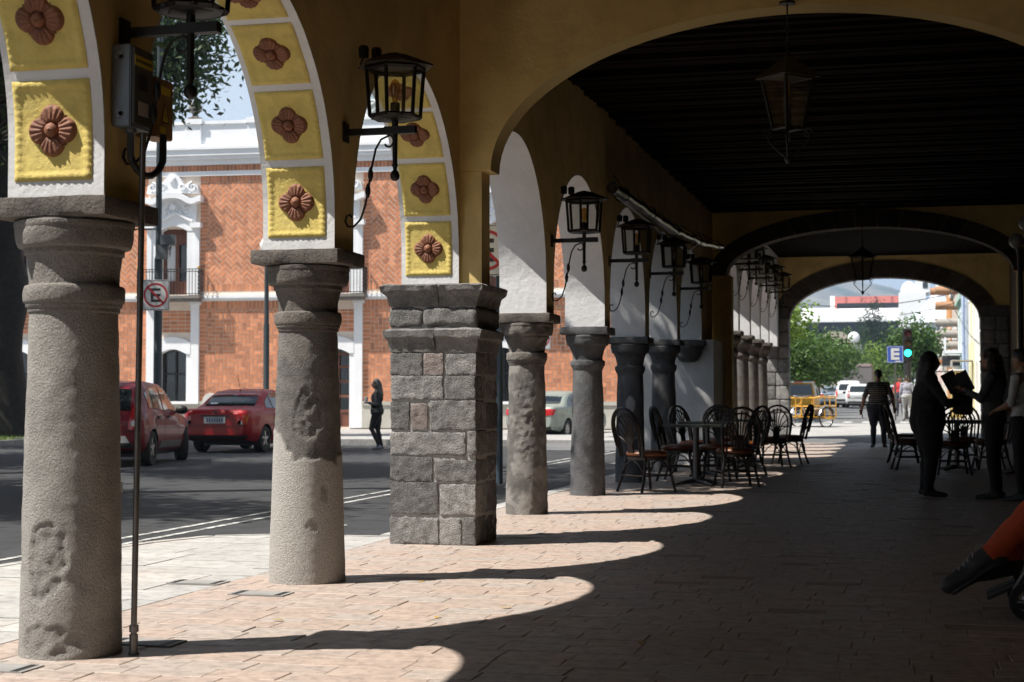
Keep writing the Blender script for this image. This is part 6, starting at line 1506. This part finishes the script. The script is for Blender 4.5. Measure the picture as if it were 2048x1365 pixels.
STR = [(-5.75, 62, 1.95, 3.35, leaf_bright, 'sunny bright green street tree, nearest of the left row'), (-5.3, 72, 1.8, 2.9, leaf_mid, 'second street tree of the left row, behind the yellow pickup'), (-5.4, 80, 1.9, 3.0, leaf_mid, 'third street tree of the left row'), (-5.3, 89, 1.9, 3.1, leaf_mid, 'fourth street tree of the left row'),
       (-5.4, 99, 2.0, 3.3, leaf_mid, 'fifth street tree of the left row'), (-5.3, 112, 2.0, 3.5, leaf_mid, 'sixth street tree of the left row'), (-5.2, 128, 2.1, 3.6, leaf_mid, 'seventh street tree of the left row'), (-4.9, 148, 2.2, 3.8, leaf_bright, 'last street tree of the left row, pale green')]
for i, (x, y, r, zc, lm, lb) in enumerate(STR):
    tree('street_tree', lb, (x, y, gz(x, y)), 1.9, .14, L_(r*.60, 9, r*.55, r*.36, zc+(.3 if i == 0 else -.25), 100+i*13), 5600 if i < 3 else 4200, .18 if i < 2 else .25, lm, 30+i, sg, lime, clump=8, slim=.6)
tree('street_tree', 'big green tree behind the traffic light, right of the street', (.55, 96, gz(0, 96)), 2.2, .2, L_(1.25, 9, 1.25, .85, 3.7, 203), 5200, .22, leaf_mid, 41, None, clump=8, slim=.6)
for i, (x, y, h, r, lm, lb) in enumerate(((-2.4, 165, 4.6, 2.6, leaf_bright, 'pale green tree closing the street, under the beige house'), (.2, 180, 4.6, 2.8, leaf_mid, 'green tree closing the street behind the traffic light'), (-6.6, 188, 8.0, 2.6, leaf_mid, 'grey green tree on the slope left of the dark pine'), (-2.6, 196, 8.2, 3.0, leaf_pine, 'grey green tree on the slope below the dark pine'), (1.5, 200, 7.6, 2.8, leaf_pine, 'grey green tree on the slope right of the dark pine'))):
    tree('far_tree', lb, (x, y, .3), h*.55, .2, L_(r*.6, 7, r*.6, r*.5, h-.6, 300+i*17), 2200, .32, lm, 50+i, 'far trees at the end of the street', clump=8, slim=.6)
tree('pine_tree', 'dark pointed pine standing before the white hall roof', (-3.85, 184, .3), 6.5, .25, [(0, 0, 7.2, 1.9), (.3, 0, 8.6, 1.6), (-.2, .2, 9.8, 1.15), (.1, 0, 10.9, .75), (0, 0, 11.7, .35)], 3000, .34, leaf_pine, 61, None, clump=8, slim=.3, limbs=False)

for i, (x, y) in enumerate(((-2.35, 7.9), (-2.1, 8.35), (-2.9, 9.4), (.25, 9.8), (.42, 10.3), (-1.2, 7.3), (-3.1, 7.6))):
    b = MB(); n = 8; vs = [(0, -.035, 0)]+[(sg*.016*math.sin(PI*k/4), -.035+.07*k/4, .004+.003*math.sin(k+i)) for k in (1, 2, 3) for sg in (-1, 1)]+[(0, .035, .004)]
    b.add(vs, [(0, 2, 1), (1, 2, 4, 3), (3, 4, 6, 5), (5, 6, 7)]); o = b.build('fallen_leaf', MATS.get('dry_leaf') or mat('dry_leaf', (.45, .30, .05), (.34, .2, .04), .8)); o.location = (x, y, .004); o.rotation_euler = (0, 0, i*1.3)
    tag(o, 'small dry yellow leaf lying on the brick walk', 'leaf', 'fallen leaves on the walk')

# ------------------------------------------------------------------ houses down the right side of the street
def plaster(n, c): return mat(n, c, tuple(q*.88 for q in c), .9, scale=.9, bump=.15, c3=tuple(q*.8 for q in c), scale3=.4)
awn_o = mat('orange_brown_awning', (.40, .22, .12), (.34, .18, .10), .8, scale=4); awn_g = mat('grey_awning', (.36, .33, .30), (.30, .28, .26), .8, scale=4)
RH = [(53.5, 63, 5.4, (.66, .60, .36), 'cream yellow street house nearest the far arch'), (63.05, 76, 6.0, (.70, .68, .62), 'white street house second from the far arch'), (76.05, 85, 6.4, (.74, .68, .40), 'pale yellow street house third from the far arch'), (85.05, 92, 7.2, (.40, .47, .60), 'pale blue street house between the yellow and green ones'),
      (92.05, 101, 6.2, (.36, .50, .44), 'pale green street house with a white balcony'), (101.05, 116, 7.6, (.50, .42, .36), 'beige street house hung with rolled awnings'), (116.05, 128, 9.4, (.58, .27, .09), 'orange street house, tallest of the row'), (128.05, 150, 6.4, (.60, .55, .48), 'cream street house far down the row'), (150.05, 185, 6.0, (.58, .44, .40), 'pinkish street house at the end of the row')]
for i, (y0, y1, h, c, lb) in enumerate(RH):
    zb = gz(0, min(y0, 125)); X = 2.9+.05*(i % 3); t = thing('street_house', lb, 'house', (X, (y0+y1)/2, zb), 0, 'painted houses along the right side of the street')
    m_ = plaster('house_paint_%d' % i, c); W_ = y1-y0
    nb_ = max(2, int(W_/3.4)); w = MB(); op = [(-W_/2+W_*(k+.5)/nb_) for k in range(nb_)]
    ys = [-W_/2]+[q for o_ in op for q in (o_-.5, o_+.5)]+[W_/2]
    for k in range(0, len(ys), 2): w.bx(0, .3, ys[k], ys[k+1], -.2, h)
    fl2 = h > 5.8; 
    for k, o_ in enumerate(op):
        w.bx(0, .3, o_-.5, o_+.5, 2.35, 3.5 if fl2 else h)
        if fl2: w.bx(0, .3, o_-.5, o_+.5, 5.4, h)
    w.bx(.3, 9, -W_/2, -W_/2+.25, -.2, h).bx(.3, 9, W_/2-.25, W_/2, -.2, h).bx(.301, 9, -W_/2+.25, W_/2-.25, h-.4, h-.2)
    w.build('wall', m_, t)
    MB().bx(-.18, .3, -W_/2, W_/2, h+.001, h+.22).bx(-.1, .28, -W_/2, W_/2, h+.221, h+.5).build('cornice', trim if i % 2 else m_, t)
    for k, o_ in enumerate(op):
        if k == 0 or (k % 3 == 2): MB().bx(.15, .2, o_-.5, o_+.5, -.1, 2.35).build('door', door_wood, t)
        else: MB().bx(.2, .22, o_-.5, o_+.5, -.1, 2.35).build('window', pane_m, t)
        if fl2:
            f = MB().bx(-.05, .05, o_-.62, o_-.5, 3.4, 5.5).bx(-.05, .05, o_+.5, o_+.62, 3.4, 5.5).bx(-.07, .05, o_-.66, o_+.66, 5.501, 5.65).build('window_frame', trim, t)
            MB().bx(.2, .22, o_-.5, o_+.5, 3.5, 5.4).build('pane', pane_m, f)
    if i in (4, 5, 6, 7):
        for k, o_ in enumerate(op[:3]):
            b = MB().bx(-.95, -.001, o_-1.1, o_+1.1, 3.2, 3.36).build('balcony', trim if i == 4 else m_, t)
            r_ = MB()
            if i == 4: r_.bx(-.95, -.88, o_-1.1, o_+1.1, 3.361, 4.1)
            else:
                for q in range(12): r_.tube([(-.92, o_-1.05+.19*q, 3.36), (-.92, o_-1.05+.19*q, 4.2)], .015, 4)
                r_.tube([(-.92, o_-1.08, 4.2), (-.92, o_+1.08, 4.2)], .025, 5).tube([(-.92, o_-1.08, 4.2), (0, o_-1.08, 4.2)], .025, 5)
            r_.build('railing', trim if i == 4 else iron, b)
    if i in (5, 6):
        for k, (z, m2) in enumerate(((h-.3, awn_o), (h-1.25, awn_o), (h-2.3, awn_g), (h-3.0, awn_g), (h-3.7, awn_g))[:5 if i == 5 else 2]):
            MB().tube([(-1.35, -W_/2+1.2, z), (.0, -W_/2+1.2, z)], .26, 14).build('rolled_awning', m2, t, smooth=60)
    if i == 3: MB().tube([(-.12, -2.6, 0), (-.12, -2.6, 7)], .09, 8).build('downpipe', m_, t)
    if i in (1, 5, 7): MB().lathe([(.45, 0), (.5, .3), (.48, 1.0), (.2, 1.2), (.18, 1.3)], (3, 0, h), 14).build('roof_tank', black if i != 7 else trim, t, smooth=50)
    if i in (2, 4, 6): MB().bx(-1.0, -.02, -1.6, .6, 2.5, 2.56).bx(-1.0, -.95, -1.6, .6, 2.2, 2.499).build('shop_awning', (awn_g, trim, iron)[i//2-1], t)
hb2 = thing('hanging_sign', 'small dark blank hanging sign on the green street house', 'sign', (2.4, 93.5, 2.9)); MB().bx(-.55, .45, -.05, .05, 0, .5).build('board', trimblack, hb2); MB().tube([(-.5, 0, .55), (.5, 0, .55)], .03, 6).build('bracket', iron, hb2)
kx = thing('utility_cabinet', 'yellowish metal cabinet on the right pavement', 'cabinet', (1.62, 57, gz(0, 57))); MB().bx(-.24, .24, -.2, .2, 0, 1.75).build('cabinet_body', mat('worn_yellow_cabinet', (.52, .38, .14), (.40, .30, .14), .7, scale=5), kx, bevel=.02); MB().bx(-.27, .27, -.23, .23, 1.752, 1.80).build('lid', trim, kx); MB().box((.0, -.205, .9), (.40, .01, 1.4)).build('door', mat('cabinet_door', (.47, .35, .13), None, .7), kx)
sheet('right_sidewalk', streetgrey, .35, 2.9, 52.5, 185, .11, 1, 40, gz)
yk = MB()
for k in range(60): yk.bx(.16, .348, 52.5+k*1.5, 52.5+k*1.5+1.48, gz(0, 53.2+k*1.5)-.15, gz(0, 53.2+k*1.5)+.115)
tag(yk.build('kerb', mat('yellow_kerb_paint', (.50, .36, .06), (.40, .36, .28), .8, scale=2)), kind='structure')
mk = MB()
for k in range(7): mk.add([(-4.0+k*.62, 53.4+.0, gz(-1, 53.4)+.012), (-3.7+k*.62, 53.4, gz(-1, 53.4)+.012), (-3.7+k*.62, 56.4, gz(-1, 56.4)+.012), (-4.0+k*.62, 56.4, gz(-1, 56.4)+.012)], [(0, 1, 2, 3)])
tag(mk.build('crosswalk_marking', paint), kind='structure')

# ------------------------------------------------------------------ cargo tricycle
tri_y = mat('tricycle_yellow', (.66, .34, .02), (.58, .29, .02), .4, scale=4, clear=.3)
tx, ty = -3.15, 47.0
tk = thing('cargo_tricycle', 'yellow cargo tricycle with a tube frame box, parked outside the far arch', 'tricycle', (tx, ty, gz(tx, ty)), R(-38))
tk.scale = (.88, .88, .88)
for s, xx, yy_ in ((1, .62, .75), (-1, -.62, .75), (0, 0, -.85)):
    r = .33; b = MB(); pts = [(xx, yy_+r*math.cos(2*PI*k/32), r+r*math.sin(2*PI*k/32)) for k in range(32)]; b.tube(pts, .024, 8, close=True); o = b.build('wheel', tyre_m, tk, smooth=60)
    q = MB().tube([(xx, yy_+.92*r*math.cos(2*PI*k/32), r+.92*r*math.sin(2*PI*k/32)) for k in range(32)], .012, 6, close=True).lathe([(.03, -.04), (.03, .04)], (xx, yy_, r), 10, axis='x')
    for k in range(16): a = 2*PI*k/16; q.tube([(xx, yy_, r), (xx, yy_+.9*r*math.cos(a), r+.9*r*math.sin(a))], .003, 4)
    q.build('rim', alloy, o, smooth=60)
    f = MB(); a_ = [R(20+150*k/14) for k in range(15)] if s else [R(30+110*k/12) for k in range(13)]
    vs = []
    for a in a_: vs += [(xx-.05, yy_+.385*math.cos(a), r+.385*math.sin(a)), (xx, yy_+.405*math.cos(a), r+.405*math.sin(a)), (xx+.05, yy_+.385*math.cos(a), r+.385*math.sin(a))]
    f.add(vs, [(3*k+j, 3*k+j+1, 3*k+j+4, 3*k+j+3) for k in range(len(a_)-1) for j in range(2)]); f.build('mudguard', alloy if s else white_p, tk, smooth=60)
f = MB(); x0, x1, y0, y1, z0, z1 = -.52, .52, .25, 1.35, .36, .98
for z in (z0, .70, z1):
    c = [(x0, y0, z), (x1, y0, z), (x1, y1, z), (x0, y1, z)]
    for k in range(4): f.tube([c[k], c[(k+1) % 4]], .022, 7)
for (x, y) in ((x0, y0), (x1, y0), (x1, y1), (x0, y1), (0, y0), (-.26, y0), (.26, y1), (x0, .8), (x1, .8)): f.tube([(x, y, z0), (x, y, z1)], .020, 7)
f.tube([(-.8, .75, .33), (.8, .75, .33)], .022, 7).tube([(x1, .5, z0), (.80, .62, .30), (.80, .95, .30), (x1, 1.1, z0)], .022, 7).tube([(x0, .5, z0), (-.80, .62, .30), (-.80, .95, .30), (x0, 1.1, z0)], .022, 7).tube([(x1, y0, z1), (.78, y0, 1.03), (.78, 1.0, 1.03), (x1, y1, z1)], .02, 7)
f.build('box_frame', tri_y, tk, smooth=60)
MB().bx(x0, x1, y0, y1, z0+.02, z0+.04).build('box_floor', wood_dark, tk)
MB().rough((.1, .8, .52), (.5, .6, .24), .02, 501, .05, .06, 6).build('load', mat('cardboard', (.38, .27, .16), None, .85), tk, smooth=50)
f = MB().tube([(0, .25, .42), (0, -.2, .34), (0, -.30, .32)], .024, 8).tube([(0, -.30, .32), (0, -.42, .88)], .02, 8).tube([(0, .25, .80), (0, -.36, .66)], .02, 8)
for s in (-1, 1): f.tube([(s*.05, -.30, .32), (s*.06, -.85, .33)], .012, 6).tube([(s*.03, -.40, .78), (s*.06, -.85, .33)], .012, 6)
f.build('frame', tri_y, tk, smooth=60)
MB().rough((0, -.45, .93), (.2, .28, .08), .004, 502, .03, .035, 6).build('saddle', trimblack, tk, smooth=60)
MB().tube([(-.30, .20, 1.05), (0, .25, 1.0), (.30, .20, 1.05)], .016, 7).tube([(0, .25, .95), (0, .25, 1.0)], .02, 7).build('handlebar', chrome, tk, smooth=60)
b = MB().lathe([(.09, -.01), (.09, .01)], (.05, -.30, .32), 18, axis='x').tube([(.07, -.30, .32), (.07, -.18, .20)], .012, 6).tube([(-.07, -.30, .32), (-.07, -.42, .44)], .012, 6).box((.13, -.18, .20), (.1, .08, .025)).box((-.13, -.42, .44), (.1, .08, .025)); b.build('crank', chrome, tk, smooth=50)

# ------------------------------------------------------------------ far buildings, cables, hills
bz = thing('beige_house', 'plain beige house rising above the left street trees', 'house', (-6.2, 154, 0))
MB().bx(-1.9, 1.0, 0, 6, -.3, 6.6).build('wall', plaster('beige_paint', (.50, .43, .36)), bz); MB().prism([(-1.95, 6.601), (-1.2, 7.3), (.2, 7.3), (1.05, 6.601)][::-1], -.05, 6, 'xz').build('roof', plaster('beige_roof', (.44, .38, .33)), bz)
MB().bx(1.002, 1.9, .4, 6, -.3, 6.1).build('side_wing', plaster('grey_wing', (.55, .54, .53)), bz)
for z in (4.2, 5.6): MB().bx(-1.0, .6, -.06, .05, z, z+.12).build('ledge', plaster('ledge_paint', (.40, .35, .30)), bz)
MB().ball((1.25, .0, 6.75), (.55, .2, .55), 16).tube([(1.25, .1, 6.1), (1.25, .1, 6.6)], .05, 6).build('satellite_dish', trim, bz, smooth=60)
hall = thing('white_hall', 'large hall with a broad white roof and dark open side, in front of the hills', 'hall', (-8, 306, 0))
dwall = mat('dark_hall_wall', (.03, .035, .045), None, .7); MB().bx(-10.6, 11.2, 0, 28, -.3, 15.2).build('wall', dwall, hall)
MB().prism([(-.8, 15.22), (-.8, 15.6), (13, 18.6), (28, 15.6), (28, 15.22)][::-1], -12, 11.6, 'yz').build('roof', trim, hall)
rb2 = thing('red_band_building', 'low building with a salmon red band and dark windows above the white hall', 'building', (-7.4, 318, 0))
salmon = mat('salmon_paint', (.52, .16, .13), (.46, .14, .12), .7, scale=.4)
MB().bx(-6.2, 6.0, .3, 14, -.3, 18.9).build('wall', dwall, rb2); MB().bx(-6.4, 6.2, -.2, 14, 19.45, 20.75).build('red_band', salmon, rb2); MB().bx(-6.4, -6.0, -.2, 14, 17.5, 19.449).bx(5.9, 6.2, -.2, 14, 17.5, 19.449).bx(-6.0, 5.9, .0, 14, 17.3, 17.8).build('frame', salmon, rb2); MB().bx(-5.9, 5.8, .1, .29, 17.801, 19.449).build('window', pane_m, rb2)
for k in range(4): MB().bx(-4.4+k*2.9, -4.2+k*2.9, -.32, -.21, 19.46, 20.74).build('band_post', mat('band_post_red', (.35, .10, .09), None, .7) if k == 0 else MATS['band_post_red'], rb2)
MB().bx(-7.3, -6.41, 0, 14, -.3, 20.9).build('end_wall', trim, rb2)
dm = thing('white_dome_building', 'white blocky building with a rounded dome by the pale tent', 'building', (.4, 279, 0))
MB().bx(-1.9, 2.6, 0, 10, -.3, 18.9).bx(.9, 3.2, .3, 10, 18.901, 21.6).build('wall', trim, dm); MB().lathe([(1.35, 0), (1.3, .8), (1.0, 1.5), (.5, 1.9), (.02, 2.05)], (-.2, 2.5, 18.9), 20).build('dome', trim, dm, smooth=60); MB().bx(2.1, 2.9, .22, .299, 19.6, 20.6).build('window', pane_m, dm)
tn = thing('white_tent', 'pale pointed tent roof behind the row of street houses', 'tent', (4.7, 258, 0))
tf = mat('tent_fabric', (.50, .54, .60), None, .7); rows = []
for k in range(11):
    t = k/10; r = 5.6*(1-t)**1.9+.12; z = 12.6+7.6*t; rows.append((r, z))
MB().lathe(rows, (0, 0, 0), 8).build('canopy', tf, tn, smooth=20)
for k in range(8): a = 2*PI*k/8; MB().tube([(5.6*math.cos(a), 5.6*math.sin(a), -.3), (5.6*math.cos(a), 5.6*math.sin(a), 12.7)], .12, 6).build('mast', grey_metal, tn)
for i, (a, b_, sag, lb) in enumerate((((-6.4, 90, 6.4), (3.0, 84, 6.6), .5, 'thin cable crossing the street above the trees'), ((-7, 118, 7.4), (3.0, 100, 6.9), .7, 'second thin cable crossing the street, farther off'), ((1.5, 61.8, 5.4), (3, 100, 6.0), .3, 'cable running along the right side of the street'))):
    a, b_ = Vector(a), Vector(b_); tag(MB().tube([a.lerp(b_, k/16)-Vector((0, 0, sag*4*(k/16)*(1-k/16))) for k in range(17)], .022, 5).build('overhead_cable', black), lb, 'cable')
hillm = mat('hillside', (.04, .06, .035), (.14, .125, .09), .95, scale=.010, detail=9, c3=(.36, .31, .25), scale3=.007, lo=.45, hi=.55)
hv = []; nx, ny = 120, 50
for j in range(ny+1):
    for i in range(nx+1):
        x, y = -1500+3000*i/nx, 900+2600*j/ny
        z = 205*math.exp(-.5*((x+190)/300)**2)*math.exp(-.5*((y-2650)/520)**2)+70*math.exp(-.5*((x+150)/90)**2)*math.exp(-.5*((y-1350)/230)**2)+110*math.exp(-.5*((x+900)/350)**2)*math.exp(-.5*((y-2800)/500)**2)
        z *= 1+.18*noise.fractal(Vector((x*.004, y*.004, 0)), 1, 2, 5); z += 5*noise.fractal(Vector((x*.012, y*.012, 3)), 1, 2, 4); hv.append((x, y, z-8))
hm = MB().add(hv, [(j*(nx+1)+i, j*(nx+1)+i+1, (j+1)*(nx+1)+i+1, (j+1)*(nx+1)+i) for j in range(ny) for i in range(nx)]); tag(hm.build('hills', hillm, smooth=180), kind='structure')

# the air: an even pale haze round everything
hz = MB().bx(-3700, 3700, -480, 4400, -9.5, 330); hm_ = bpy.data.materials.new('haze_air'); hm_.use_nodes = True; N, L = hm_.node_tree.nodes, hm_.node_tree.links
N.remove(N['Principled BSDF']); pv = N.new('ShaderNodeVolumePrincipled'); pv.inputs['Color'].default_value = (.55, .73, 1, 1); pv.inputs['Density'].default_value = .00034; pv.inputs['Anisotropy'].default_value = .2; L.new(pv.outputs[0], N['Material Output'].inputs['Volume'])
tag(hz.build('haze', hm_), kind='stuff')
